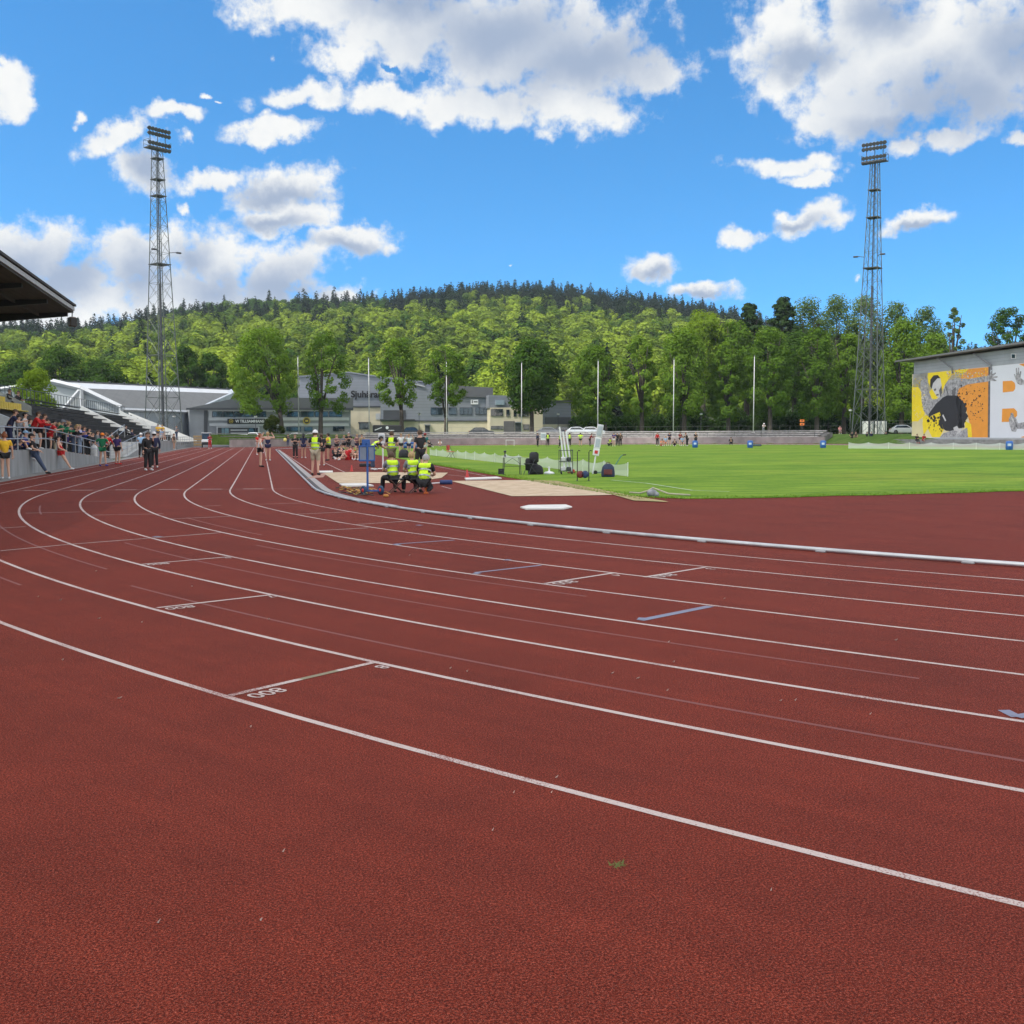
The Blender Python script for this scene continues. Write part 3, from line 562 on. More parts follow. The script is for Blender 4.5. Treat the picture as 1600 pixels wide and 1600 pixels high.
# ================================================================ floodlight towers
STEEL = M('galvanised_steel', (.095, .11, .105), .6, .3, .2, 2); DARKST = M('dark_steel', (.06, .065, .07), .5, .4, .2, 2); LAMPG = M('lamp_front_glass', (.07, .075, .08), .25, .2, .2, 4)
BLACK = M('matt_black', (.015, .015, .017), .6); WHITE = M('white_paint', (.72, .73, .74), .5, 0, .06, 2)
def tower(label, pos, aim, hgt, cab, mid):
    x, y, z0 = pos; t = T('floodlight_tower', label, 'floodlight tower', pos, 0, 'lattice floodlight towers at the stadium corners')
    fa = math.atan2(aim[1]-y, aim[0]-x); rot = fa - PI/2     # local +y looks at the pitch
    t.rotation_euler = (0, 0, rot)
    hb, ht = 2.05, .56; nb = 22; zs = [0]; st = hgt*.085
    while zs[-1] < hgt-.5: zs.append(zs[-1]+st); st = max(1.5, st*.945)
    zs = [q*hgt/zs[-1] for q in zs]
    half = lambda z: hb+(ht-hb)*(z/hgt)**.9
    cs = [(-1, -1), (1, -1), (1, 1), (-1, 1)]
    for a, b in cs:
        m = MB(); m.tube([(a*half(z), b*half(z), z) for z in (0, hgt*.3, hgt*.65, hgt)], [.085, .075, .065, .055], 6); m.build('leg', STEEL, t)
    m = MB()
    for i in range(len(zs)-1):
        z, zz = zs[i], zs[i+1]; r = .036 if i < 6 else .024
        for k in range(4):
            (a, b), (c, d) = cs[k], cs[(k+1) % 4]; h, hh = half(z), half(zz); zm = (z+zz)/2; hm = half(zm)
            m.tube([(a*h, b*h, z), (c*hh, d*hh, zz)], r, 4); m.tube([(c*h, d*h, z), (a*hh, b*hh, zz)], r, 4)
            if i % 2 == 0: m.tube([(a*h, b*h, z), (c*h, d*h, z)], r, 4)
    m.build('lattice_bracing', STEEL, t)
    m = MB(); m.tube([(-.3, -.2, 0), (-.12, -.1, hgt)], .035, 5); m.tube([(.15, -.2, 0), (.12, -.1, hgt)], .035, 5)
    for i in range(int(hgt/.6)): f = i*.6/hgt; m.tube([(-.3+.18*f, -.2+.1*f, i*.6), (.15-.03*f, -.2+.1*f, i*.6)], .02, 4)
    m.tube([(-.05, -.1, 0), (0, 0, hgt*.55)], .16, 6); m.tube([(0, 0, hgt*.55), (0, 0, hgt)], .08, 6); m.build('ladder', DARKST, t)
    for f in mid:
        z = hgt*f; h = half(z)+.12; m = MB(); m.box((0, 0, z), (h*2, h*2, .12)); m.build('platform', DARKST, t)
    # two small aviation floods on arms
    for s in (-1, 1):
        z = hgt*.655; h = half(z); m = MB(); m.tube([(s*h, h, z), (s*(h+.9), h+.7, z+.12)], .05, 5); m.bbox((s*(h+1.1), h+.8, z+.05), (.75, .5, .22), .06); m.build('side_lamp', DARKST, t)
    # head: gantry with railing and four rows of lamps
    hw = 1.9; m = MB(); m.box((0, .1, hgt+.05), (hw*2, 1.5, .12))
    for q in (-hw, hw):
        for yy in (-.6, .8): m.tube([(q, yy, hgt), (q, yy, hgt+1.15)], .03, 4)
        m.tube([(q, -.6, hgt+1.15), (q, .8, hgt+1.15)], .03, 4)
    m.tube([(-hw, -.6, hgt+1.15), (hw, -.6, hgt+1.15)], .03, 4); m.tube([(-hw, -.6, hgt+.6), (hw, -.6, hgt+.6)], .025, 4)
    m.build('gantry', DARKST, t)
    m = MB()
    for q in (-1.3, 0, 1.3): m.tube([(q, .2, hgt), (q, .2, hgt+2.85)], .06, 5)
    for z in (.2, .9, 2.1, 2.8): m.tube([(-hw, .35, hgt+z), (hw, .35, hgt+z)], .05, 5)
    m.build('lamp_frame', DARKST, t)
    lm = None
    for z in (.0, .72, 2.1, 2.8):
        for k in range(7):
            if lm is None:
                m = MB(); R = Matrix.Rotation(-PI/2-.35, 3, 'X'); m.lathe([(.08, -.32), (.2, -.28), (.30, -.05), (.32, .1)], 12, (0, 0, 0), R); lm = m.build('floodlight', DARKST, t, True)
                g = MB(); g.lathe([(.30, .105), (.27, .125)], 12, (0, 0, 0), R); gl = g.build('lamp_glass', LAMPG, lm); o = lm
            else:
                o = lm.copy(); COL.objects.link(o); g = gl.copy(); COL.objects.link(g); g.parent = o
            o.location = (-hw+.25+k*(2*hw-.5)/6, .62, hgt+z)
    if cab:
        for s in (-1, 1): m = MB(); m.bbox((s*1.05, -hb-.75, 1.05), (1.7, .7, 2.1), .04); m.box((s*1.05, -hb-1.11, 1.05), (.03, .02, 1.9)); m.build('switch_cabinet', M('pale_cabinet', (.52, .54, .50), .5), t)
pL = W(256, 690, 164); pR = W(1357, 690, 172)
tower('tall lattice floodlight tower standing behind the left grandstand steps', (pL.x, pL.y, .5), (38, 105), 44.6, False, (.845, .90, .97, .615))
tower('tall lattice floodlight tower with white cabinets beside the mural building', (pR.x, pR.y, zo(pR.x, pR.y)), (38, 105), 43.1, True, (.80, .90, .615))
# ================================================================ flag poles
fp = None
for i, (x, yt) in enumerate(((467, 556), (577, 558), (698, 564), (815, 565), (934, 562), (1052, 560), (1177, 555))):
    lab = ['white flagpole between the two large trees left of the grey building', 'white flagpole in front of the black lettering on the grey building', 'white flagpole beside the forked thin tree trunk', 'white flagpole in front of the dark round tree', 'white flagpole just behind the leaning white distance display', 'white flagpole above the group sitting at the field edge', 'rightmost white flagpole, in front of the dark wood'][i]
    p = W(x, 676, 181); z = zo(p.x, p.y)
    h = W(x, yt, 181).z - z
    if fp is None:
        fp = T('flagpole', lab, 'flagpole', (p.x, p.y, z), 0, 'white flagpoles behind the far terraces'); m = MB(); m.tube([(0, 0, 0), (0, 0, h*.5), (0, 0, h-.2)], [.10, .08, .06], 8); m.build('pole', M('white_pole_paint', (.52, .52, .52), .4), fp, True)
        m = MB(); m.ball((0, 0, h-.12), .13, 8, 6); m.build('finial', STEEL, fp, True); m = MB(); m.bbox((0, 0, .2), (.5, .5, .5), .05); m.build('footing', CONC, fp); h0 = h
    else: o = dup(fp, (p.x, p.y, z), 0, lab); o.scale = (1, 1, h/h0)
# ================================================================ far wall and terraces round the bend
WALLR = 49.3
def arcpt(R, deg): a = math.radians(deg); return 38+R*math.cos(a), S1+R*math.sin(a)
def arcwall(name, R0, R1, d0, d1, zl, zh, mat, parent=None):
    m = MB(); n = max(2, int(abs(d1-d0)/1.5)); vs = []
    for i in range(n+1):
        d = d0+(d1-d0)*i/n
        for R, zz in ((R0, zl), (R0, zh), (R1, zh), (R1, zl)): x, y = arcpt(R, d); vs.append((x, y, zg(x, y)+zz))
    fs = [(4*i+j, 4*i+(j+1) % 4, 4*i+4+(j+1) % 4, 4*i+4+j) for i in range(n) for j in range(4)] + [(0, 1, 2, 3), (4*n+3, 4*n+2, 4*n+1, 4*n)]
    m.add(vs, fs); return m.build(name, mat, parent)
PINKC = M('pinkish_old_concrete', (.27, .235, .225), .9, 0, .25, .8, .2)
tag(arcwall('retaining_wall', WALLR, WALLR+.3, 148, 30, -.1, 1.0, PINKC), 'low concrete wall curving round the far end of the track', 'wall')
t = T('terrace', 'low curved spectator terrace of dark plank rows behind the far wall', 'terrace')
for k in range(4):
    R = WALLR+.9+k*.85; z = 1.0+k*.27
    arcwall('bench_row', R, R+.42, 118-k, 32, z+.0, z+.15, M('grey_weathered_planks', (.42, .40, .38), .85, 0, .3, 2), t)
    arcwall('terrace_step', R-.43, R+.42, 118, 31, 0.4, z-.14, M('terrace_concrete', (.20, .19, .18), .9, 0, .25, 1), t)
t = T('terrace', 'grassy left end of the far terrace with plank rows', 'terrace')
for k in range(3): arcwall('bench_row', WALLR+1.4+k*1.3, WALLR+1.75+k*1.3, 146, 119, 1.05+k*.33, 1.15+k*.33, M('pale_weathered_planks', (.20, .19, .17), .85, 0, .3, 2), t)
for k in range(3): arcwall('grass_bank', WALLR+.3+k*1.3, WALLR+1.62+k*1.3, 146.5, 118.5, .3, 1.0+k*.33, ROUGH, t)
t = T('handrail', 'thin pale steel handrail along the top of the far curved wall', 'handrail')
m = MB()
for hh in (1.45, 1.85): m.tube([(*arcpt(WALLR+.15, d), zg(*arcpt(WALLR+.15, d))+hh) for d in range(32, 119, 2)], .012, 4)
m.build('rail', STEEL, t)
for d in range(32, 119, 5): x, y = arcpt(WALLR+.15, d); m = MB(); m.tube([(x, y, zg(x, y)+1.0), (x, y, zg(x, y)+1.87)], .028, 5); m.build('post', STEEL, t)
# ================================================================ left grandstand
def walk(s):      # height of the spectators' walkway above the track
    if s < 52: return 1.0
    if s < 73: return 1.0 - .95*(s-52)/21
    if s < 80: return .05
    if s < 97: return .05 + .95*(s-80)/17
    return 1.0
def profwall(name, L0, L1, ss, zf, mat, parent=None, z0=-.1):
    m = MB(); vs = []
    for s in ss:
        for L, z in ((L0, z0), (L0, zf(s)), (L1, zf(s)), (L1, z0)): vs.append((L, s, z + zg(L, s)))
    n = len(ss)-1
    m.add(vs, [(4*i+j, 4*i+(j+1) % 4, 4*i+4+(j+1) % 4, 4*i+4+j) for i in range(n) for j in range(4)] + [(0, 1, 2, 3), (4*n+3, 4*n+2, 4*n+1, 4*n)])
    return m.build(name, mat, parent)
CW = M('board_marked_concrete', (.25, .26, .26), .88, 0, .22, 1.6, .35, stretch=(1, 1, .25))
def seams(): pass
t = T('retaining_wall', 'grey concrete wall sloping down beside the track in front of the crowd', 'wall')
profwall('wall_panel', -9.42, -9.72, [14, 30], walk, CW, t); profwall('wall_panel', -9.42, -9.72, [30.02, 41], walk, CW, t); profwall('wall_panel', -9.42, -9.72, [41.02, 48.6], walk, CW, t); profwall('wall_panel', -9.42, -9.72, [48.62, 52, 58], walk, CW, t); profwall('wall_panel', -9.42, -9.72, [58.02, 66, 73], walk, CW, t)
t = T('retaining_wall', 'grey concrete wall block at the far end of the walkway ramp', 'wall')
profwall('wall_panel', -9.42, -9.72, [80, 97, 110], walk, CW, t); profwall('wall_panel', -9.42, -9.72, [110.02, 126], walk, CW, t)
t = T('retaining_wall', 'low kerb wall carrying the mesh fence by the stand end', 'wall'); profwall('wall_panel', -9.5, -9.75, [128, 168], lambda s: .35, CW, t)
t = T('grandstand', 'open concrete grandstand with black bench rows and white stair walls', 'grandstand')
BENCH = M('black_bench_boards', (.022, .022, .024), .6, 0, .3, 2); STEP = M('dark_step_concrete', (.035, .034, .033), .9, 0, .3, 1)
profwall('walkway', -9.74, -12.5, [14, 52, 73, 80, 97, 168], lambda s: walk(s) if s < 126 else .6, CONC, t)
TL0, TD, TH = -12.5, .86, .42
def tierz(k): return 1.15+TH*k
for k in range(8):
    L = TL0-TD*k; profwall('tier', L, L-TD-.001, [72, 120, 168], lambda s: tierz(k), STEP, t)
for (sa, sb) in ((73, 93), (95, 121), (123.6, 153), (155.6, 167)):
    for k in range(8):
        L = TL0-TD*k-.32
        m = MB(); m.box((L, (sa+sb)/2, tierz(k)+.42+zg(0, (sa+sb)/2)), (.36, sb-sa, .06)); m.build('bench', BENCH, t)
WSL = M('white_stair_wall', (.78, .78, .74), .7, 0, .1, 1.2)
for s, La, za, Lb, zb in ((122.4, -13.9, 2.1, -18.9, 5.0), (154.5, -13.7, 2.3, -18.9, 5.3)):
    m = MB(); m.prism([(La, s, za-1.2), (La, s, za+.1), (La-.5, s, za+.5), (Lb, s, zb), (Lb, s, zb-2.6)], (0, .45, 0)); m.build('stair_wall', WSL, t)
m = MB(); m.prism([(-9.6, 168.3, .2), (-9.6, 168.3, 1.25), (-19.3, 168.3, 5.35), (-19.3, 168.3, .2)], (0, .4, 0)); m.build('end_wall', WSL, t)
m = MB(); m.prism([(-14.0, 160.3, 2.6), (-14.0, 160.3, 2.9), (-19.3, 160.3, 5.2), (-19.3, 160.3, 4.9)], (0, .3, 0)); m.build('stair_wall', WSL, t)
def railing(label, P, hh, rails, every, mat, cat='railing', r=.026):
    t = T('railing', label, cat); m = MB()
    for q in rails: m.tube([(x, y, z+hh*q) for x, y, z in P], r, 5)
    m.build('rail', mat, t); 
    d = 0; last = P[0]; acc = [P[0]]
    for a, b in zip(P[:-1], P[1:]):
        l = math.hypot(b[0]-a[0], b[1]-a[1]); n = max(1, round(l/every))
        for i in range(1, n+1): acc.append(tuple(a[j]+(b[j]-a[j])*i/n for j in range(3)))
    for x, y, z in acc: m = MB(); m.tube([(x, y, z-.05), (x, y, z+hh)], r*1.1, 5); m.build('post', mat, t)
GALV = M('pale_galvanised_rail', (.36, .38, .40), .4, .45, .1, 3)
railing('pale pipe railing on the sloping wall in front of the crowd', [(-9.57, s, walk(s)+zg(0, s)) for s in (36, 40.5, 52, 62.5, 73)], .92, (1, .5), 3.0, GALV)
railing('pale pipe railing climbing the ramp beyond the wall gap', [(-9.57, s, walk(s)+zg(0, s)) for s in (79, 97)], 1.0, (1, .5), 3.0, GALV)
railing('pale handrail rising up the steps behind the ramp', [(-10.9, 78, .1), (-10.9, 92, 1.6)], 1.0, (1, .55), 4.5, GALV)
railing('low pipe railing on top of the concrete wall block', [(-9.9, 98, 1.05), (-9.9, 125, 1.25)], .95, (1, .5), 4.5, GALV)
railing('pipe railing beside the track past the wall block', [(-9.6, 128, .6), (-9.6, 166, .7)], 1.0, (1, .66, .33), 3.5, GALV)
railing('dark bar railing along the top of the open grandstand', [(-19.6, 70, 4.4), (-19.6, 166, 5.1)], 1.05, (1, .15), 1.6, DARKST)
m = MB(); m.bbox((-12.2, 131, 2.2), (.5, 3.0, 1.4), .05); tag(m.build('notice_board', M('grey_board', (.33, .35, .38), .5)), 'grey board standing on the grandstand steps between the white stair walls', 'notice board')
# covered part: raised seats, roof
t = T('covered_grandstand', 'covered grandstand with dark cantilever roof, yellow seats and glass end screen', 'grandstand')
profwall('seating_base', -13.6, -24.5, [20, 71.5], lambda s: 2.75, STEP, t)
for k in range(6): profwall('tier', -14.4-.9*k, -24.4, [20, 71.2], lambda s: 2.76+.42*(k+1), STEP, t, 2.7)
YEL = M('yellow_seat_plastic', (.55, .42, .06), .45, 0, .1, 3)
for k in range(6):
    m = MB(); L = -14.1-.9*k; z = 2.76+.42*k
    for i in range(60):
        y = 36+i*.58; m.bbox((L, y, z+.38), (.40, .46, .06), .02); m.bbox((L-.22, y, z+.62), (.05, .46, .44), .02)
    m.build('seat_row', YEL, t)
RFD = M('dark_roof_boards', (.045, .042, .040), .8, 0, .35, 1.5, stretch=(3, .3, 1)); RFT = M('roof_sheet', (.10, .10, .10), .6, .2); FAS = M('pale_fascia', (.40, .40, .41), .6)
S9 = 67.6; zf, zr = 8.78, 8.05; Lf, Lr = -10.7, -26.0
m = MB(); m.prism([(Lf, S9, zf+.12), (Lf, S9, zf+.5), (Lr, S9, zr+.5), (Lr, S9, zr+.12)], (0, -60, 0)); m.build('roof', RFD, t)
m = MB(); m.box((Lf+.035, S9-30, zf+.34), (.07, 60, .22)); m.build('fascia', FAS, t)
m = MB(); m.box((Lf+.07, S9-30, zf+.56), (.16, 60.2, .12)); m.build('roof_edge', RFD, t)
for k in range(9):
    s = S9-.35-k*6.1; m = MB(); zz = lambda L: zf+(zr-zf)*(L-Lf)/(Lr-Lf)
    m.prism([(Lf-.3, s, zf+.1), (Lr, s, zr+.1), (Lr, s, zr-.75), (-19, s, zz(-19)-.6), (Lf-.3, s, zf-.1)], (0, .3, 0)); m.build('roof_beam', BLACK, t)
for k in range(6): L = -12.6-k*2.3; m = MB(); m.box((L, S9-30, zf+(zr-zf)*(L-Lf)/(Lr-Lf)+.03), (.12, 60, .16)); m.build('purlin', RFD, t)
m = MB()
for k in range(6): m.bbox((Lf-1.2-k*2.3, S9-.04, zf-.02-.049*(1.2+k*2.3)), (1.5, .03, .10), .01)
m.build('light_gap_panels', M('painted_gap_light', (.62, .64, .66), .6), t)  # pale panels painted as the gaps of light under the end beam
for s in (20, 32, 44, 56, 66.8): m = MB(); m.tube([(-20.5, s, 4.5), (-20.5, s, 8.6)], .13, 8); m.build('column', DARKST, t)
GLS = bpy.data.materials.new('smoky_glass'); GLS.use_nodes = True; b_ = GLS.node_tree.nodes['Principled BSDF']; b_.inputs['Base Color'].default_value = (.45, .5, .5, 1); b_.inputs['Alpha'].default_value = .45; b_.inputs['Roughness'].default_value = .1
m = MB(); m.prism([(-13.9, 71.35, 2.9), (-13.9, 71.35, 3.5), (-21, 71.35, 7.0), (-21, 71.35, 5.4)], (0, .04, 0)); o = m.build('side_screen', GLS, t)
f = MB()
for k in range(7): L = -13.9-k*1.15; f.box((L, 71.4, (3.2-.49*(L+13.9))), (.06, .06, 1.2 - .0*k))
f.build('screen_frame', DARKST, o)
m = MB(); m.prism([(-11.0, 58, 1.2), (-11.0, 58, 1.9), (-15.8, 58, 4.1), (-15.8, 58, 2.6)], (0, .35, 0)); m.build('stair_wall', M('bluish_white_wall', (.55, .60, .64), .6), t)
p = W(113, 503, 62); t = T('loudspeaker', 'dark loudspeaker box hanging under the grandstand roof corner', 'loudspeaker', p, .5); m = MB(); m.bbox((0, 0, 0), (.42, .5, .55), .06); m.build('cabinet', M('brown_speaker_box', (.10, .075, .06), .6), t); m = MB(); m.bbox((0, -.26, -.02), (.34, .02, .44), .01); m.build('grille', BLACK, t); m = MB(); m.tube([(0, 0, .27), (0, -.05, .62)], .03, 5); m.build('bracket', DARKST, t)
# ================================================================ hall with the white gable truss
GREYP = panelled('blue_grey_wall_panels', (.33, .37, .41), 1.2, 'X', .82, .6, .1); ROOFG = panelled('dark_grey_felt_roof', (.10, .106, .11), 1.5, 'X', .9, .8, 0); WHM = M('white_sheet_metal', (.46, .48, .50), .45, .1, .08, 1)
fr_ = [W(-60, 616, 165), W(82, 596, 165), W(126, 606.5, 165), W(189, 636.5, 165), W(189, 693, 165), W(-60, 693, 165)]
bk_ = [W(262, 616, 244), W(362, 609.5, 233), W(366, 615, 227), W(308, 641.5, 209), W(308, 694, 209), W(262, 694, 244)]
def onface(x, y, a, b, c_): n = (b-a).cross(c_-a); d = ray(x, y); return EYE + d*((a-EYE).dot(n)/d.dot(n))
bk_[2] = onface(366, 615, fr_[1], bk_[1], fr_[2])
bk_[3] = onface(308, 641.5, fr_[2], bk_[2], fr_[3]); bk_[4] = Vector((bk_[3].x, bk_[3].y, bk_[4].z))
org = Vector((fr_[4].x, fr_[4].y, 0)); t = T('sports_hall', 'grey sports hall with white gable truss and white ridge behind the stand', 'sports hall', org)
rel = lambda p: p - org
def hq(name, ps, mat, back=None):
    m = MB(); ps = [rel(p) for p in ps]; n = (ps[1]-ps[0]).cross(ps[2]-ps[0]).normalized()
    m.prism(ps, n*(.25 if back is None else back)); return m.build(name, mat, t)
hq('gable_wall', fr_, M('grey_gable_panels', (.34, .37, .38), .6, 0, .06, .3)); hq('ridge_cap', [fr_[1], bk_[1], bk_[2], fr_[2]], WHM); hq('roof', [fr_[2], bk_[2], bk_[3], fr_[3]], ROOFG); hq('side_wall', [fr_[3], bk_[3], bk_[4], fr_[4]], GREYP); hq('end_wall', [bk_[0], bk_[1], bk_[2], bk_[3], bk_[4], bk_[5]], GREYP, -.25); hq('rear_roof', [fr_[0], bk_[0], bk_[1], fr_[1]], ROOFG, -.25)
tow = (EYE - fr_[2]).normalized()*.35
def beam(name, a, b, r, mat, parent): m = MB(); m.tube([rel(a)+tow, rel(b)+tow], r, 4); return m.build(name, mat, parent)
for a, b in (((1), (2)), ((2), (3))): beam('gable_trim', fr_[a], fr_[b], .42, WHM, t)
beam('gable_trim', W(-60, 616, 165.0), fr_[1], .25, WHM, t); beam('eave_trim', fr_[3]+Vector((0, 0, -.35)), bk_[3]+Vector((0, 0, -.3)), .28, WHM, t)
beam('truss_post', W(189, 638, 164.5), W(189, 693, 164.5), .36, WHM, t); beam('truss_post', W(126.5, 609, 164.5), W(128, 645, 164.5), .34, WHM, t); beam('truss_diagonal', W(124.5, 610, 164.5), W(92, 648, 164.5), .34, WHM, t)
for i in range(14): 
    a = fr_[1].lerp(bk_[1], (i+.5)/14); m = MB(); m.bbox(rel(a)+Vector((0, 0, .3)), (.35, .35, .35), .05); m.build('roof_vent', DARKST, t)
# ================================================================ far buildings
CLAD = panelled('slate_grey_cladding', (.22, .24, .275), .55, 'Z', .78, .5, .15, .06); CREAM = panelled('cream_render', (.60, .54, .40), 6.0, 'X', .93, .85, 0, .06); DGREY = M('charcoal_panels', (.055, .06, .068), .6, 0, .12, .5); LBAND = M('light_grey_band', (.46, .48, .50), .6, 0, .08, .6); MGREY = M('mid_grey_panels', (.23, .25, .27), .6, 0, .1, .5)
class Bld:
    """a building whose street facade runs from pixel column xa at depth da to xb at depth db"""
    def __init__(s, name, label, xa, da, xb, db, deep=12, cat='building'):
        s.A, s.B = W(xa, 690, da), W(xb, 690, db); s.A.z = s.B.z = 0
        s.n = Vector(((s.B-s.A).y, -(s.B-s.A).x, 0)).normalized()      # towards the viewer
        s.t = T(name, label, cat, s.A, math.atan2((s.B-s.A).y, (s.B-s.A).x)); s.deep = deep
        s.inv = Matrix.Rotation(-s.t.rotation_euler[2], 3, 'Z')
    def loc(s, p): return s.inv @ (p - s.A)
    def pt(s, x, y, out=0): return s.loc(onplane(x, y, s.A, s.B)) + Vector((0, -out, 0))
    def face(s, name, pts, mat, out=0, th=.2, parent=None):
        m = MB(); m.prism([s.pt(x, y, out) for x, y in pts], (0, th, 0)); return m.build(name, mat, parent or s.t)
    def rect(s, name, x0, y0, x1, y1, mat, out=0, th=.2, parent=None): return s.face(name, [(x0, y1), (x1, y1), (x1, y0), (x0, y0)], mat, out, th, parent)
    def window(s, x0, y0, x1, y1, panes=1, out=.06):
        f = s.rect('window', x0, y0, x1, y1, M('dark_window_frame', (.05, .05, .055), .5), out, .12)
        w_ = (x1-x0)/panes
        for i in range(panes): s.rect('pane', x0+w_*i+.4, y0+.5, x0+w_*(i+1)-.4, y1-.5, glass(), out+.03, .03, f)
        return f
    def body(s, pts, mat, name='wall', out=0): return s.face(name, pts, mat, out, s.deep)
    def writing(s, txt, x, y, size, mat, out=.1, parent=None, name='lettering', bold=.01):
        me = text_mesh(txt, size, .03, bold); me.materials.append(mat); o = link(name, me, parent or s.t)
        p = s.pt(x, y, out)
        o.location = p; o.rotation_euler = (PI/2, 0, 0); return o
YB = 694
b = Bld('clubhouse', 'low grey clubhouse with window band and black VI TILLSAMMANS sign', 296, 183, 548, 194)
b.body([(296, YB), (548, YB), (548, 640), (296, 637)], MGREY)
b.face('roof', [(290, 638.5), (550, 641.5), (550, 622), (372, 621.5), (335, 629)], M('grey_roof_sheets', (.12, .13, .14), .7, 0, .1, .4), .9, .5); b.rect('roof_edge', 290, 637.5, 550, 640.5, DGREY, 1.0, .3)
b.rect('facade_band', 325, 641, 545, 643.5, LBAND, .15, .15); b.rect('facade_band', 325, 652.2, 545, 657, LBAND, .15, .15); b.rect('facade_band', 327, 661.5, 545, 665.8, LBAND, .15, .15); b.rect('facade_band', 326, 642, 331, 652, LBAND, .16, .15)
b.rect('pillar', 318.5, 641, 324, 690, DGREY, .3, .4)
for i in range(5): b.window(331.5+i*17, 642.6, 347.5+i*17, 651.6, 2, .2)
for i in range(4): b.window(448+i*22, 642.6, 468+i*22, 651.6, 2, .2)
sg_ = b.rect('sign_board', 355, 654.2, 414, 662.4, M('black_sign_face', (.012, .012, .014), .4), .32, .12)
b.writing('VI TILLSAMMANS', 390, 658.4, .66, M('white_letters', (.8, .8, .8), .5), .36, sg_, 'lettering', .02)
EMB = M('emblem_yellow', (.50, .38, .04), .5)
def emblem(parent, bb, x, y, r, out):
    c = bb.pt(x, y, out); m = MB(); R = Matrix.Rotation(PI/2, 3, 'X'); m.lathe([(r, 0), (r, .06)], 20, c, R); o = m.build('emblem', EMB, parent)
    m = MB(); m.lathe([(r*.74, .06), (r*.72, .09)], 20, c, R); m.build('emblem_disc', M('black_sign_face', (0, 0, 0)), o); m = MB(); m.bbox(c+Vector((0, -.1, 0)), (r*.8, .05, r*.55), .05); m.build('emblem_figure', EMB, o)
emblem(sg_, b, 360.5, 658.2, .36, .36); emblem(b.t, b, 478.5, 657.6, .66, .3)
b.rect('doorway', 338.5, 667.5, 404, 690, DGREY, .2, .2)
for x0, x1 in ((338, 339.6), (403, 404.6)): b.rect('door_frame', x0, 666.6, x1, 690, WHM, .5, .3)
b.rect('door_frame', 339.6, 666.6, 403, 668, WHM, .5, .3)
b.rect('glass_door', 346, 669, 349.5, 690, M('teal_glass', (.16, .25, .28), .1, 0, .3, 1), .3, .05); b.rect('glass_door', 350.5, 669, 357, 690, MATS[('teal_glass',)], .3, .05)
for k in range(4): b.rect('facade_band', 360, 671+k*5, 386, 673+k*5, LBAND, .26, .06)
b.window(388, 669, 402, 680, 1, .28); b.window(447, 667, 470, 674, 2, .2); b.window(475, 667, 488, 674, 1, .2); b.window(520, 666, 538, 674, 1, .2)
b = Bld('arena_hall', 'tall slate clad hall with black lettering above a cream wall', 462, 201, 694, 206, 25)
b.body([(462, 690), (694, 690), (694, 600), (594, 588.5), (545, 581.5), (468, 588)], CLAD)
b.face('roof_edge', [(466, 587.5), (545, 580.8), (594, 588), (694, 599.4), (694, 601.2), (594, 590), (545, 583), (466, 589.6)], M('roof_flashing', (.24, .26, .29), .4, .4), .25, .3)
b.rect('cream_wall', 543.5, 636.5, 594.5, 690, CREAM, .3, .4); b.rect('ledge', 543, 634.6, 595, 636.6, DGREY, .5, .6); b.rect('lower_wall', 462, 640, 543.5, 690, MGREY, .25, .3)
for y0, y1 in ((641, 645), (650, 655)): b.rect('facade_band', 512, y0, 543, y1, LBAND, .4, .2)
b.writing('Sjuhärad', 573, 616.5, 1.75, M('black_letters', (.01, .01, .012), .5), .15, None, 'lettering', .05)
b.window(529, 642, 542, 651, 2, .45); b.window(561, 661, 577, 671, 2, .4); b.rect('awning', 559.5, 659.5, 578.5, 661.3, DGREY, .9, .6); b.rect('sign_panel', 587, 646, 593.5, 655.5, LBAND, .4, .1)
b = Bld('arena_wing', 'slate clad office wing with window row above a cream ground floor', 594.5, 197, 768, 199, 16)
b.body([(594.5, 690), (768, 690), (768, 620.5), (690, 617.5), (646, 594), (594.5, 603)], CLAD)
b.face('roof', [(676, 618.5), (770, 621.5), (770, 606), (690, 601)], M('dark_wing_roof', (.10, .105, .115), .7, 0, .1, .5), .4, .4)
b.face('roof_edge', [(646, 599), (664, 603.5), (664, 605), (646, 600.6)], WHM, .3, .2)
b.rect('ground_floor', 595.5, 658.5, 767, 690, CREAM, .15, .2); b.rect('canopy', 594, 655.2, 648, 657, DGREY, 2.0, 2.0); b.rect('base_line', 648, 657, 767.5, 658.6, DGREY, .3, .2)
b.rect('recess', 599, 641, 634, 655, DGREY, .08, .1)
for x0, x1, n in ((673, 692, 2), (701, 713.5, 1), (718, 738, 3), (742.5, 763, 3)): b.window(x0, 636.5, x1, 648, n, .1)
b.rect('door', 664, 664.5, 671.5, 678, DGREY, .25, .1); b.rect('awning', 663, 663, 672.5, 664.6, MGREY, .6, .4)
s_ = b.rect('sign_panel', 735.5, 624.4, 747, 631.8, WHITE, .2, .1); b.rect('sign_mark', 737, 625.6, 738.6, 630, BLACK, .22, .04, s_); b.rect('sign_mark', 740, 627, 746, 628.8, BLACK, .22, .04, s_)
b.rect('downpipe', 763.6, 620, 764.6, 690, DGREY, .3, .1)
b = Bld('office_annex', 'cream two storey annex with dark windows and grey garage door', 766, 194.5, 848, 196, 12)
b.body([(766, 690), (848, 690), (848, 636), (766, 637)], CREAM); b.body([(764, 637.5), (850, 636.6), (850, 620), (764, 617)], CLAD, 'upper_wall', -.4)
b.window(767, 639, 785.5, 650, 2, .1); b.window(791, 640, 796, 650.6, 1, .1); b.window(802.5, 641, 807, 651, 1, .1); b.window(810, 640, 826, 651, 3, .1); b.window(767, 665.6, 786, 671, 2, .1); b.window(818, 663, 827, 672, 1, .1)
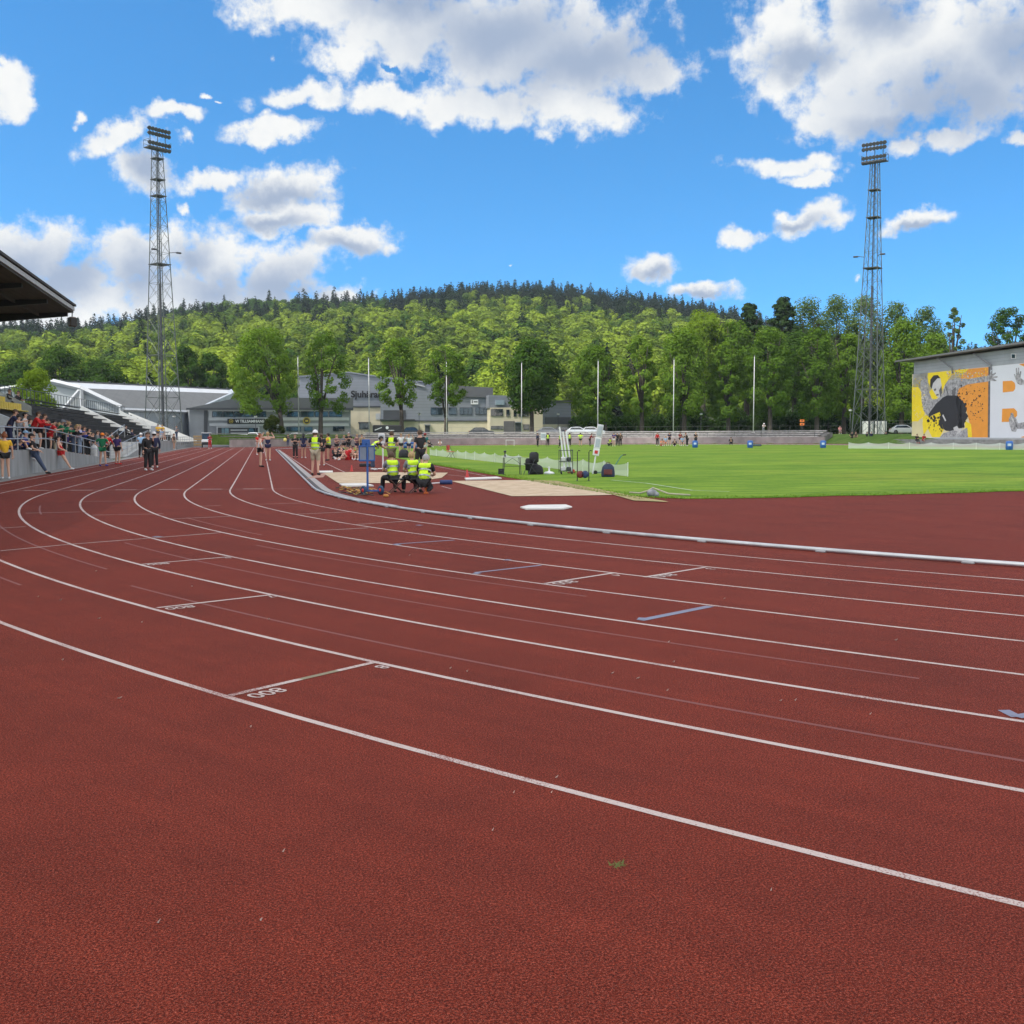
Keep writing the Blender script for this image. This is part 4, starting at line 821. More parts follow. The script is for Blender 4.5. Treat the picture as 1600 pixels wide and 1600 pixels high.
b.rect('garage_door', 787, 658, 804, 690, panelled('grey_garage_slats', (.15, .14, .145), .3, 'Z', .7, .6, .2), .1, .1); b.rect('entrance', 805, 661, 815, 690, DGREY, .08, .1); b.rect('sign_panel', 774.5, 625.5, 788, 632.5, M('blue_grey_sign', (.28, .36, .42), .5), .1, .5)
b.rect('awning', 804.5, 659, 815, 661, MGREY, .6, .5)
b = Bld('warehouse', 'grey clad warehouse end with cream base right of the annex', 846.5, 199, 899, 207, 20)
b.body([(846.5, 690), (892, 690), (892, 630), (870, 627.5), (846.5, 625)], CLAD); b.rect('base_wall', 846.5, 663, 899, 690, CREAM, .25, .4); b.rect('roof_edge', 846, 625.5, 893, 628, DGREY, .3, .3)
b.rect('cladding_strip', 852, 652, 892, 662.5, M('mesh_grey_panel', (.11, .115, .125), .5, .2), .15, .2); b.rect('door', 838.5+12, 667.5, 854, 677, DGREY, .35, .1)
# ================================================================ the mural building on the right
A, B = W(1425, 690, 150), W(1600, 690, 126.5); A.z = B.z = 0; Bx = A + (B-A)*1.55
D = (B-A).normalized(); nrm = Vector((D.y, -D.x, 0)); nrm = nrm if nrm.dot(EYE-A) > 0 else -nrm
t = T('mural_building', 'sports building with a huge yellow and orange athlete mural', 'building', A, math.atan2(D.y, D.x)); inv = Matrix.Rotation(-t.rotation_euler[2], 3, 'Z'); side = (inv @ nrm).y
def mp_(cx, cy): return inv @ (onplane(1300+cx/5.333, 520+cy/5.333, A, B) - A)
def mpoly(m, pts, lay, mi): m.mi = mi; o = Vector((0, side*(.02+.006*lay), 0)); m.prism([mp_(*p)+o for p in pts], (0, -side*.004, 0))
ztop = lambda cx: 0
wl = [mp_(672, 872), mp_(1600, 872)]; LEN = wl[1].x*1.6
z_b = mp_(670, 872).z; z_t0 = mp_(670, 345).z; hA = mp_(690, 240).z; hB = mp_(1600, 120).z
rise = (hB-hA)/(wl[1].x)
m = MB(); m.prism([(0, 0, z_b-1.5), (LEN, 0, z_b-1.5), (LEN, 0, hA+rise*LEN), (0, 0, hA)], (0, -side*20, 0)); m.build('wall', panelled('pale_corrugated_sheet', (.40, .42, .44), .42, 'Z', .72, .45, .2), t)
m = MB(); hm = lambda x: z_t0 + (mp_(1600, 253).z - z_t0)*(x/wl[1].x); m.prism([(-.12, side*.02, z_b-.1), (LEN, side*.02, z_b-.1), (LEN, side*.02, hm(LEN)), (-.12, side*.02, hm(0))], (0, -side*.08, 0)); m.build('panel_backing', M('pale_panel', (.55, .57, .60), .6), t)
m = MB(); m.prism([(-2.5, side*1.5, hA+.1-rise*2.5), (LEN, side*1.5, hA+.35+rise*LEN), (LEN, side*1.5, hA+.6+rise*LEN), (-2.5, side*1.5, hA+.3-rise*2.5)], (0, -side*22, 0)); m.build('roof', M('grey_roof_edge', (.16, .16, .16), .6), t)
for a_, b_2 in (((925, 205), (1010, 295)), ((1232, 172), (1335, 270))):
    m = MB(); m.tube([mp_(*a_)+Vector((0, side*.9, 0)), mp_(*b_2)+Vector((0, side*.2, 0)), mp_(b_2[0]+2, b_2[1]+40)+Vector((0, side*.15, 0))], .09, 6); m.build('downpipe', M('grey_pipe', (.2, .2, .21), .5), t)
m = MB(); m.prism([mp_(*p)+Vector((0, side*.05, 0)) for p in ((1494, 216), (1536, 216), (1536, 172), (1494, 172))], (0, -side*.1, 0)); f = m.build('window', WHITE, t); m = MB(); m.prism([mp_(*p)+Vector((0, side*.09, 0)) for p in ((1503, 210), (1528, 210), (1528, 180), (1503, 180))], (0, -side*.03, 0)); m.build('pane', glass(), f)
MC = [M('mural_cream', (.68, .60, .36), .6, 0, .05, .5), M('mural_yellow', (.80, .62, .015), .6, 0, .08, 1), M('mural_orange', (.72, .29, .035), .6, 0, .05, 1), M('mural_grey', (.30, .30, .31), .6, 0, .55, 2.6), M('mural_black', (.02, .02, .024), .6), M('mural_pale_grey', (.52, .52, .52), .6, 0, .1, 2), M('mural_white', (.63, .66, .71), .6, 0, .03, .5), M('mural_dark_grey', (.10, .10, .105), .6, 0, .4, 2)]
m = MB(); rr = random.Random(5)
mpoly(m, [(670, 345), (1312, 284), (1304, 872), (666, 872)], 0, 0)
mpoly(m, [(1140, 300), (1312, 284), (1304, 872), (1160, 872), (1150, 760), (1120, 640), (1060, 560), (1030, 480), (1050, 400)], 1, 2)
mpoly(m, [(800, 335), (960, 318), (1140, 300), (1110, 330), (1000, 350), (950, 420), (900, 520), (860, 560), (790, 520), (830, 470), (795, 400)], 1, 1); mpoly(m, [(668, 455), (720, 450), (765, 520), (785, 600), (770, 690), (720, 735), (667, 740)], 1, 1)
mpoly(m, [(760, 700), (880, 630), (930, 690), (935, 800), (900, 870), (835, 870), (800, 800), (765, 850), (755, 760)], 1, 1); mpoly(m, [(1110, 735), (1160, 760), (1168, 871), (1115, 871)], 2, 1)
mpoly(m, [(748, 372), (762, 360), (768, 410), (780, 355), (788, 410), (800, 372), (800, 450), (806, 480), (835, 555), (880, 552), (930, 500), (940, 440), (965, 400), (1040, 378), (1130, 386), (1310, 355), (1312, 404), (1130, 430), (1060, 465), (1040, 530), (960, 535), (900, 600), (840, 690), (800, 695), (765, 650), (748, 570), (745, 470), (738, 400)], 3, 3)
mpoly(m, [(822, 440), (828, 385), (850, 357), (880, 353), (905, 380), (915, 430), (918, 500), (900, 540), (875, 530), (850, 490)], 4, 5); mpoly(m, [(820, 445), (822, 390), (850, 355), (885, 352), (905, 378), (880, 380), (845, 420), (832, 470)], 5, 4)
mpoly(m, [(850, 470), (868, 462), (872, 478), (855, 486)], 5, 7); mpoly(m, [(868, 515), (890, 508), (892, 520), (872, 526)], 5, 7); mpoly(m, [(895, 480), (915, 440), (920, 500), (905, 535)], 5, 7)
mpoly(m, [(1000, 480), (1035, 450), (1030, 520), (1005, 525)], 4, 7); mpoly(m, [(945, 450), (955, 445), (975, 520), (968, 525)], 4, 7); mpoly(m, [(880, 600), (930, 545), (905, 555), (870, 590)], 4, 5)
rag = lambda P_, a: [(x+rr.uniform(-a, a), y+rr.uniform(-a, a)) for (x0, y0), (x1, y1) in zip(P_, P_[1:]+P_[:1]) for x, y in [(x0+(x1-x0)*k/4, y0+(y1-y0)*k/4) for k in range(4)]]
mpoly(m, [(870, 590), (925, 540), (960, 522), (1035, 522), (1080, 555), (1085, 780), (1000, 822), (950, 815), (930, 800), (915, 745), (910, 655), (815, 695), (805, 680)], 5, 4); mpoly(m, rag([(1040, 510), (1075, 560), (1118, 600), (1122, 650), (1132, 700), (1108, 745), (1112, 790), (1048, 800)], 9), 5, 4); mpoly(m, rag([(905, 655), (925, 650), (925, 800), (890, 760), (900, 720)], 7), 5.2, 4)
mpoly(m, [(900, 871), (935, 835), (1010, 812), (1085, 815), (1130, 790), (1135, 871)], 6, 3); mpoly(m, [(1015, 790), (1045, 775), (1060, 800), (1095, 795), (1070, 830), (1040, 850), (1050, 820), (1020, 815)], 7, 5); mpoly(m, [(922, 690), (930, 680), (955, 730), (946, 738)], 7, 5)
for _ in range(230):     # paint splashes
    if rr.random() < .8: cx, cy = 1050+230*rr.random()**1.6, rr.uniform(430, 740)
    else: cx, cy = rr.uniform(790, 920), rr.uniform(640, 820)
    r = rr.uniform(1.5, 6)*(2.2 if cx < 1120 and rr.random() < .3 else 1); mpoly(m, [(cx+r*math.cos(a)*rr.uniform(.6, 1.3), cy+r*math.sin(a)*rr.uniform(.6, 1.4)) for a in [i*PI/3 for i in range(6)]], 6, 4)
for _ in range(420):     # sprayed speckle on arms and left edge
    c_ = rr.random()
    if c_ < .5: cx, cy, k = rr.uniform(960, 1300), rr.gauss(345, 22), rr.choice((3, 5, 2, 1))
    elif c_ < .8: cx, cy, k = rr.gauss(715, 22), rr.uniform(370, 760), rr.choice((0, 1, 1))
    else: cx, cy, k = rr.gauss(775, 16), rr.uniform(420, 640), rr.choice((5, 0, 3))
    if cx > 1300 or cx < 672: continue
    r = rr.uniform(1.5, 5.5); mpoly(m, [(cx+r*math.cos(a)*rr.uniform(.6, 1.4), cy+r*math.sin(a)*rr.uniform(.6, 1.4)) for a in [i*PI/3 for i in range(6)]], 4.5, k)
xe = 1600+ (1600-1322)*.6
mpoly(m, [(1322, 281), (2000, 215), (2000, 875), (1316, 872)], 1, 6); mpoly(m, [(1305, 283), (1322, 281), (1316, 872), (1300, 872)], 2, 7)
mpoly(m, [(1290, 360), (1315, 355), (1330, 318), (1340, 312), (1338, 345), (1365, 330), (1368, 338), (1345, 362), (1382, 362), (1384, 372), (1345, 380), (1375, 398), (1370, 404), (1330, 400), (1290, 404)], 4, 3)
for P_ in ([(1425, 403), (1500, 399), (1524, 416), (1530, 440), (1528, 468), (1512, 488), (1425, 497)], [(1420, 633), (1518, 628), (1544, 655), (1545, 690), (1500, 742), (1416, 743)], [(1560, 262), (1700, 238), (1700, 290), (1610, 285)], [(1580, 868), (1640, 850), (1700, 850), (1700, 872), (1580, 873)]): mpoly(m, P_, 3, 2)
mpoly(m, [(1518, 345), (1527, 343), (1536, 365), (1534, 298), (1543, 290), (1548, 350), (1553, 292), (1562, 290), (1562, 352), (1572, 318), (1580, 322), (1572, 375), (1600, 395), (1600, 430), (1570, 435), (1545, 420)], 4, 3)
mpoly(m, [(1475, 720), (1490, 690), (1492, 668), (1510, 668), (1520, 700), (1540, 720), (1552, 755), (1600, 745), (1640, 745), (1640, 800), (1545, 800), (1535, 825), (1500, 820), (1482, 770)], 4, 3); mpoly(m, [(1495, 705), (1503, 700), (1520, 740), (1515, 745)], 5, 5); mpoly(m, [(1530, 745), (1538, 745), (1545, 780), (1538, 790)], 5, 7)
m.build('mural', MC, t)
t2 = T('concrete_steps', 'low concrete plinth and steps under the mural wall', 'steps', A, t.rotation_euler[2])
for k in range(3): m = MB(); m.box((LEN/2-6, side*(1.2+1.1*k), z_b-.25-.35*k-1), (LEN+4+k*2, 1.15 if k else 2.4, 2.0-.0*k)); m.build('step', CONC, t2)
# white low net barrier along the field side in front of the steps
# ================================================================ hills
RIDGE = [(-500, 520), (-200, 512), (0, 507), (100, 506), (180, 505), (230, 494), (300, 480), (400, 468), (500, 463), (600, 464), (680, 456), (740, 451), (800, 449), (870, 452), (940, 457), (1000, 464), (1060, 473), (1130, 487), (1200, 505), (1300, 532), (1400, 548), (1500, 552), (1600, 556), (1900, 570), (2300, 590)]
def ridge_el(a):     # a: azimuth from the viewing axis -> elevation tangent of the tree tops on the skyline
    x = 800 + F*math.tan(max(-.66, min(.66, a)))
    for (x0, y0), (x1, y1) in zip(RIDGE[:-1], RIDGE[1:]):
        if x <= x1: y = y0+(y1-y0)*max(0, (x-x0)/(x1-x0)); break
    d = ray(x, y); return d.z/math.hypot(d.x, d.y)
D0, D1 = 262, 840
def hill_z(a, d):
    top = H0 + ridge_el(a)*D1 - 15; f = (d-D0)/(D1-D0)
    base = .8
    if f <= 0: return base
    if f <= 1: g = .80*f + .20*f*f*(3-2*f); z = base+(top-base)*g
    else: z = top - (d-D1)*.12
    return z + 3.5*math.sin(a*31+d*.013)*math.sin(d*.021+a*9)*min(1, f*4)*max(0, 1-abs(f-.5)*1.6)
NA, ND = 110, 46; vs = []; A0, A1_ = -.72, .72
for i in range(NA+1):
    a = A0+(A1_-A0)*i/NA
    for j in range(ND+1):
        d = D0-12+(D1+260-D0)*j/ND; vs.append((d*math.sin(a+YAW), d*math.cos(a+YAW), hill_z(a, d) - (1.5 if j == 0 else 0)))
fs = [(i*(ND+1)+j, (i+1)*(ND+1)+j, (i+1)*(ND+1)+j+1, i*(ND+1)+j+1) for i in range(NA) for j in range(ND)]
me = bpy.data.meshes.new('hill'); me.from_pydata(vs, [], fs); me.polygons.foreach_set('use_smooth', [True]*len(fs)); me.materials.append(M('forest_floor', (.035, .055, .015), .95, 0, .4, .05))
tag(link('hill', me), kind='structure')
# ================================================================ leaf clouds
def leaves(rng, cen, rad, n, size, up=.25, outw=.8, flat=1.0, fill=.35, jit=.55, core=None, cw=0):
    """n rhombic leaf sprays spread through blobs (centres cen, radii rad), facing mostly outwards"""
    cen = np.asarray(cen, float); rad = np.asarray(rad, float); p = rad**2/np.sum(rad**2); k = rng.choice(len(rad), n, p=p)
    d = rng.normal(size=(n, 3)); d /= np.linalg.norm(d, axis=1)[:, None]
    r = rng.random(n)**fill; P = cen[k] + d*(rad[k]*r)[:, None]*np.array([1, 1, flat])
    nn = d*outw + rng.normal(size=(n, 3))*jit + np.array([0, 0, up]); nn /= np.linalg.norm(nn, axis=1)[:, None]
    if core is not None:
        g = P-np.asarray(core); g /= np.linalg.norm(g, axis=1)[:, None]; nn = nn/np.linalg.norm(nn, axis=1)[:, None] + g*cw; nn /= np.linalg.norm(nn, axis=1)[:, None]
    t = np.cross(nn, rng.normal(size=(n, 3))); t /= np.linalg.norm(t, axis=1)[:, None]; b = np.cross(nn, t)
    s = size*(.55+.9*rng.random(n)); a = t*s[:, None]*.5; c = b*(s*(.45+.3*rng.random(n)))[:, None]*.55; sag = nn*(s*.12)[:, None]
    V = np.stack([P-a-sag, P-c, P+a-sag, P+c], 1).reshape(-1, 3); Q = np.arange(4*n).reshape(n, 4); return V, Q
def dome(rng, h0, h1, R, nb, rb, power=.6, squash=1.0, top=1.0):
    """blob centres through a crown between heights h0 and h1 with greatest radius R"""
    C = []; rads = []
    for i in range(nb):
        u = (i+.5)/nb; z = h0+(h1-h0)*u; prof = math.sin(PI*min(1, (u*.86+.13)))**power * (1 if u < .6 else 1-(u-.6)*(1-top)); a = i*2.39996+rng.normal()*.3
        q = R*prof*math.sqrt(rng.uniform(.25, 1.0)); C.append((q*math.cos(a), q*math.sin(a)*squash, z)); rads.append(rb*rng.uniform(.75, 1.3))
    return C, rads
BARK = M('grey_brown_bark', (.055, .045, .036), .95, 0, .35, 3, .6)
LEAF = foliage('linden_leaves', (.036, .092, .013), (.180, .290, .034), .36, scale=.35, rnd=.25); LEAFD = foliage('dense_dark_leaves', (.022, .058, .010), (.075, .14, .022), .30, scale=.35, rnd=.15)
LEAFB = foliage('birch_leaves', (.06, .11, .035), (.15, .22, .07), .35, scale=.3, rnd=.3); NEEDLE = foliage('dark_needles', (.014, .032, .012), (.045, .080, .024), .12, scale=.4, rnd=.3)
LEAFY = foliage('bright_young_leaves', (.09, .16, .016), (.25, .36, .04), .42, scale=.35, rnd=.2); THUJA = foliage('clipped_evergreen', (.022, .042, .008), (.075, .095, .02), .2, scale=1.2, rnd=.1)
def tree(label, px, yb, depth, xl, xr, yt, ycb, mat, kind='round', n=3800, leaf=.5, limbs=6, seed=1, fork=.22, nb=46, name='tree', group=None, lean=0, trunk=None):
    """one tree: px trunk column, xl..xr and yt..ycb the crown's extent in the photo"""
    rng = np.random.default_rng(seed); p = W(px, yb, depth); z = zo(p.x, p.y) if depth < 235 else p.z
    k = depth/F; h = W(px, yt, depth).z - z; hb = max(.6, W(px, ycb, depth).z - z); R = (xr-xl)/2*k; off = ((xl+xr)/2-px)*k
    t = T(name, label, 'tree', (p.x, p.y, z), -YAW, group)
    m = MB(); r0 = trunk or (.020*h+.06); zf_ = h*fork
    m.tube([(0, 0, -.3), (0, 0, .25), (off*.05, 0, zf_*.6), (off*.12, 0, zf_)], [r0*1.35, r0*1.05, r0*.9, r0*.82], 8)
    ends = []
    for i in range(limbs):
        a = i*2*PI/limbs + rng.uniform(-.4, .4); q = R*rng.uniform(.35, .8) if i else .1; zt = hb+(h-hb)*rng.uniform(.55, .93)
        e = Vector((off*.6+q*math.cos(a), q*math.sin(a)*.9, zt)); s0 = Vector((off*.12, 0, zf_*rng.uniform(.75, 1))); mid = s0.lerp(e, .4)+Vector((0, 0, (zt-zf_)*.12))
        m.tube([s0, mid, e], [r0*.58, r0*.38, r0*.08], 6); ends.append((mid, e))
        for _ in range(3):
            f = rng.uniform(.25, .9); b0 = mid.lerp(e, f); dirv = Vector((rng.normal(), rng.normal(), .45)).normalized(); m.tube([b0, b0+dirv*R*rng.uniform(.25, .5)], [r0*.2, r0*.03], 4)
    m.build('trunk', BARK, t, True)
    if kind == 'round': C, rd = dome(rng, hb+R*.12, h-R*.13, R*.82, nb, R*.30, .55)
    elif kind == 'airy': C, rd = dome(rng, hb+R*.1, h-R*.1, R*.85, nb, R*.23, .5)
    elif kind == 'tall': C, rd = dome(rng, hb+R*.1, h-R*.2, R*.78, nb, R*.33, .7)
    elif kind == 'pine': C, rd = dome(rng, hb, h-R*.15, R*.8, nb, R*.26, .8, top=.35)
    C = [(c[0]+off, c[1], c[2]) for c in C]
    V, Q = leaves(rng, C, rd, int(n*(2.3 if kind != 'airy' else 1.7)), leaf*.8, flat=.8 if kind != 'pine' else .5, jit=.42, core=(off, 0, hb+(h-hb)*.35), cw=.6)
    me = np_mesh('crown', V, Q); me.materials.append(mat); link('crown', me, t); return t
LG = 'broad park trees behind the far terraces'
for i, a in enumerate([
    ('largest spreading tree, standing left of the clubhouse flagpole', 441, 686, 176, 358, 470, 512, 648, LEAF, 'airy', 6200, .50, 7, 3, .24, 62),
    ('thin upright tree with bare limbs right of the largest tree', 501, 682, 178, 470, 550, 520, 644, LEAF, 'airy', 3000, .46, 8, 4, .26, 40),
    ('upright tree in front of the hall beside the black lettering', 628, 678, 184, 584, 660, 528, 638, LEAF, 'airy', 3400, .46, 8, 5, .28, 44),
    ('tree with a forked leaning trunk before the office wing windows', 697, 678, 184, 660, 736, 540, 634, LEAF, 'airy', 3200, .46, 7, 6, .2, 42),
    ('very dense dark round tree in front of the cream annex', 831, 678, 186, 781, 882, 528, 644, LEAFD, 'round', 6800, .55, 6, 7, .24, 60),
    ('bright broad tree just right of the grey warehouse', 946, 676, 190, 888, 970, 540, 664, LEAF, 'round', 4600, .5, 7, 8, .26, 48),
    ('narrow tree between the fifth and sixth flagpoles', 1003, 676, 190, 964, 1032, 526, 652, LEAF, 'airy', 3600, .5, 7, 9, .28, 44),
    ('broad tall tree directly behind the sixth flagpole', 1069, 676, 190, 1022, 1112, 512, 652, LEAF, 'round', 5200, .5, 7, 10, .26, 52),
    ('darker tree left of the rightmost flagpole', 1138, 676, 191, 1100, 1166, 536, 655, LEAF, 'round', 3800, .5, 6, 11, .26, 44),
    ('broad round topped tree behind the rightmost flagpole', 1203, 676, 190, 1156, 1243, 513, 652, LEAF, 'round', 5200, .5, 7, 12, .26, 52),
    ('round topped tree right of the rightmost flagpole', 1276, 676, 190, 1238, 1314, 512, 655, LEAF, 'round', 4800, .5, 7, 13, .26, 50),
    ('leafy tree just left of the right floodlight tower', 1318, 676, 196, 1292, 1352, 520, 660, LEAF, 'round', 3800, .5, 6, 14, .26, 44),
    ('tall full tree right of the right floodlight tower', 1408, 676, 194, 1370, 1452, 498, 660, LEAF, 'round', 5200, .5, 7, 15, .26, 52)]):
    tree(*a, group=LG)
for a in [
    ('small bright young tree behind the open stand railing', 57, 690, 128, 26, 92, 576, 652, LEAFY, 'round', 2600, .34, 6, 21, .3, 36),
    ('dark bushy tree at far left behind the young tree', 34, 690, 236, -14, 78, 562, 640, LEAFD, 'round', 3600, .7, 5, 22, .2, 36),
    ('dark bushy tree above the white hall ridge end', 96, 690, 238, 50, 140, 545, 640, LEAFD, 'round', 4200, .7, 5, 23, .2, 40),
    ('lower dark bushy tree left of the left floodlight tower', 152, 690, 240, 110, 200, 560, 640, LEAFD, 'round', 3800, .7, 5, 24, .2, 38),
    ('dark narrow tree directly right of the left floodlight tower', 296, 690, 244, 266, 322, 540, 640, LEAFD, 'round', 3200, .7, 5, 25, .2, 34),
    ('dark tree between the floodlight tower and the largest tree', 330, 690, 246, 300, 362, 552, 640, LEAFD, 'round', 3000, .7, 5, 26, .2, 34),
    ('leafy tree standing alone above the mural building roof', 1570, 640, 200, 1534, 1606, 481, 580, LEAFD, 'airy', 3000, .5, 7, 27, .3, 40),
    ('slender tall birch at the right end of the dark wood', 1485, 676, 206, 1468, 1506, 480, 600, LEAFB, 'airy', 1500, .5, 5, 28, .5, 34),
    ('tall pale birch behind the right floodlight tower', 1345, 676, 225, 1302, 1392, 458, 625, LEAFB, 'tall', 3800, .55, 6, 29, .4, 44),
    ('pale birch rising behind the tree left of the tower', 1302, 676, 228, 1254, 1352, 457, 625, LEAFB, 'tall', 4200, .55, 6, 30, .4, 44),
    ('pale birch between the dark pine and the next birch', 1256, 676, 230, 1212, 1302, 463, 625, LEAFB, 'tall', 3600, .55, 6, 31, .4, 40),
    ('birch right of the right floodlight tower head of the wood', 1440, 676, 222, 1404, 1478, 476, 625, LEAFB, 'tall', 3200, .55, 6, 32, .4, 40),
    ('tall birch close behind the right floodlight tower', 1392, 676, 224, 1352, 1436, 466, 625, LEAFB, 'tall', 3000, .55, 6, 33, .4, 40),
    ('big dark pine standing tallest in the right wood', 1218, 676, 226, 1184, 1256, 461, 620, NEEDLE, 'pine', 6000, .7, 6, 34, .5, 56),
    ('spreading dark pine left of the tallest pine', 1166, 676, 226, 1136, 1200, 470, 610, NEEDLE, 'pine', 4200, .7, 5, 35, .5, 44),
    ('bright leafy tree behind the sixth flagpole tree', 1098, 676, 222, 1052, 1146, 486, 600, LEAFY, 'round', 4200, .6, 6, 36, .3, 44),
    ('leafy tree behind the gap left of the dark pines', 1140, 676, 220, 1104, 1186, 500, 610, LEAF, 'round', 4000, .6, 6, 37, .3, 44),
    ('leafy tree filling the gap before the slender birch', 1452, 676, 214, 1420, 1496, 520, 640, LEAF, 'round', 3800, .6, 6, 38, .3, 40),
    ('leafy tree behind the round topped tree by the last flagpole', 1240, 676, 214, 1200, 1282, 520, 640, LEAFD, 'round', 3800, .6, 6, 39, .3, 40),
    ('dark spruce like tree beside the mural building corner', 1404, 676, 205, 1384, 1440, 560, 670, LEAFD, 'round', 3000, .5, 6, 40, .3, 40)]:
    tree(*a)
# clipped evergreen cone beside the track end
p = W(427, 694, 156); t = T('thuja', 'clipped egg shaped evergreen standing at the far end of the track', 'evergreen', (p.x, p.y, zo(p.x, p.y)), -YAW); k = 156/F
m = MB(); m.tube([(0, 0, -.2), (0, 0, 1.6)], [.16, .1], 6); m.build('trunk', BARK, t)
rng = np.random.default_rng(77); H = W(427, 647, 156).z - t.location.z; C = []; rd = []
for i in range(60): u = rng.random(); a = rng.uniform(0, 6.28); r = 1.55*math.sin(PI*min(1, .18+u*.80))**.7*math.sqrt(rng.random()); C.append((r*math.cos(a), r*math.sin(a), .3+u*(H-.7))); rd.append(.42)
V, Q = leaves(rng, C, rd, 5200, .22, .5, 1.0); me = np_mesh('crown', V, Q); me.materials.append(THUJA); link('crown', me, t)
# shrubs under the right-hand trees
sh = None; rr = random.Random(9)
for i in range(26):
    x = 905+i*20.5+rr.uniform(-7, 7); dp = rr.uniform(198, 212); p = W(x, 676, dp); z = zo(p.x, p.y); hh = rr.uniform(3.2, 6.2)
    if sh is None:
        rng = np.random.default_rng(5); C, rd = dome(rng, .5, 4.2, 2.4, 26, .95, .5); V, Q = leaves(rng, C, rd, 1900, .42); me = np_mesh('foliage', V, Q); me.materials.append(foliage('dark_shrub_leaves', (.014, .036, .008), (.05, .095, .02), .3, scale=.4, rnd=.5))  # dark green leaf colour of the undergrowth
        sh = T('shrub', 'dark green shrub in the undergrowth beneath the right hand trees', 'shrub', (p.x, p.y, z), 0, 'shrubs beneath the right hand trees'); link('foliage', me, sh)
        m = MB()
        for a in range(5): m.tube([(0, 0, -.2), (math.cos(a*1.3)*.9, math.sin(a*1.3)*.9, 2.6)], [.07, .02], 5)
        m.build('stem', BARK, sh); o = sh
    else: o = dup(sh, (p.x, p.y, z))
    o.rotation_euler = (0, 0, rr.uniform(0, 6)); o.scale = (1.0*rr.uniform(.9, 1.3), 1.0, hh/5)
# ================================================================ the wooded hillside
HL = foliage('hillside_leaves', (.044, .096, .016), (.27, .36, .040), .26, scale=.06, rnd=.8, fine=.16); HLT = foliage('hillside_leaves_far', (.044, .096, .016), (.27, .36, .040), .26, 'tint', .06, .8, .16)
HS = foliage('spruce_needles', (.008, .022, .010), (.026, .050, .018), .1, scale=.3, rnd=.4); HST = foliage('spruce_needles_far', (.008, .022, .010), (.026, .050, .018), .1, 'tint', .3, .4)
def hill_broadleaf(seed, n, leaf):
    rng = np.random.default_rng(seed); C = []; rd = []
    for i in range(15):
        u = rng.random()**.7; a = i*2.4+rng.normal()*.4; r = 4.6*math.sqrt(max(0.05, 1-u*u))*math.sqrt(rng.uniform(.3, 1)); C.append((r*math.cos(a), r*math.sin(a), 5.5+u*6.6)); rd.append(rng.uniform(1.3, 2.3))
    V, Q = leaves(rng, C, rd, n, leaf, .5, 1.2, .85, .16, .26, (0, 0, 6.0), .75); return V, Q
def spruce(seed, n, leaf):
    rng = np.random.default_rng(seed); u = rng.random(n)**.75; z = 1.5+(18.5-1.5)*(1-u)**1.0; z = 19*(1-u*.93); R = .25+3.3*u**.9*(1-.22*((z*.75) % 1))
    a = rng.uniform(0, 2*PI, n); r = R*np.sqrt(rng.uniform(.35, 1, n)); P = np.stack([r*np.cos(a), r*np.sin(a), z], 1)
    out = np.stack([np.cos(a), np.sin(a), -.45+rng.normal(size=n)*.2], 1); out /= np.linalg.norm(out, axis=1)[:, None]; tn = np.stack([-np.sin(a), np.cos(a), rng.normal(size=n)*.3], 1)
    s = leaf*(.5+.8*rng.random(n))*(.45+.75*u); A_ = out*s[:, None]; B_ = tn*(s*.45)[:, None]
    V = np.stack([P-A_*.5, P-B_*.6, P+A_*.8, P+B_*.6], 1).reshape(-1, 3); return V, np.arange(4*n).reshape(n, 4)
nearB = []; nearS = []
for sd_ in range(6):
    V, Q = hill_broadleaf(100+sd_, 1500, .72); m_ = MB(); m_.tube([(0, 0, -1.5), (.1, 0, 7)], [.3, .16], 6); me = np_mesh('broadleaf_tree', V, Q); me.materials.append(HL); nearB.append(me)
for sd_ in range(4): V, Q = spruce(200+sd_, 620, 1.7); me = np_mesh('spruce_tree', V, Q); me.materials.append(HS); nearS.append(me)
farB = [hill_broadleaf(300+i, 520, 1.12) for i in range(6)]; farS = [spruce(400+i, 260, 2.2) for i in range(5)]
rr = random.Random(21); spots = []
d = 268.0
while d < D1+40:
    st = 8.6 + (d-268)*.0034; na = int(1.12*d/st)
    for i in range(na):
        a = -.56+1.12*(i+rr.random()*.9)/na; dd = d+rr.uniform(-.45, .45)*st; f = (dd-D0)/(D1-D0); x = 800+F*math.tan(a)
        if x > 1180 and dd < 500 and rr.random() < .5: continue
        pspr = .015+.05*(f > .35)
        if f > .66 and x > 610: pspr = .30+.65*sstep(.70, .84, f)
        elif f > .82: pspr = .22
        if x < 560 and f > .72: pspr = .22 + .16*math.sin(x*.03)
        if x < 200 and f > .74: pspr = .55
        if x > 820 and x < 1150 and f > .70: pspr = max(pspr, .35)
        if math.sin(a*37+1)*math.sin(dd*.017) > .72: pspr += .5
        isS = rr.random() < pspr; spots.append((dd, a, isS))
        if isS and f > .6:
            for _ in range(2): spots.append((dd+rr.uniform(-4, 4), a+rr.uniform(-5, 5)/dd, True))
    d += st*.92
spots.sort()
nb_ = ns_ = 0; far = {0: [], 1: []}
HLAB = ['rounded yellow green tree in the lower hillside wood', 'dark narrow spruce among the pale trees on the hillside']
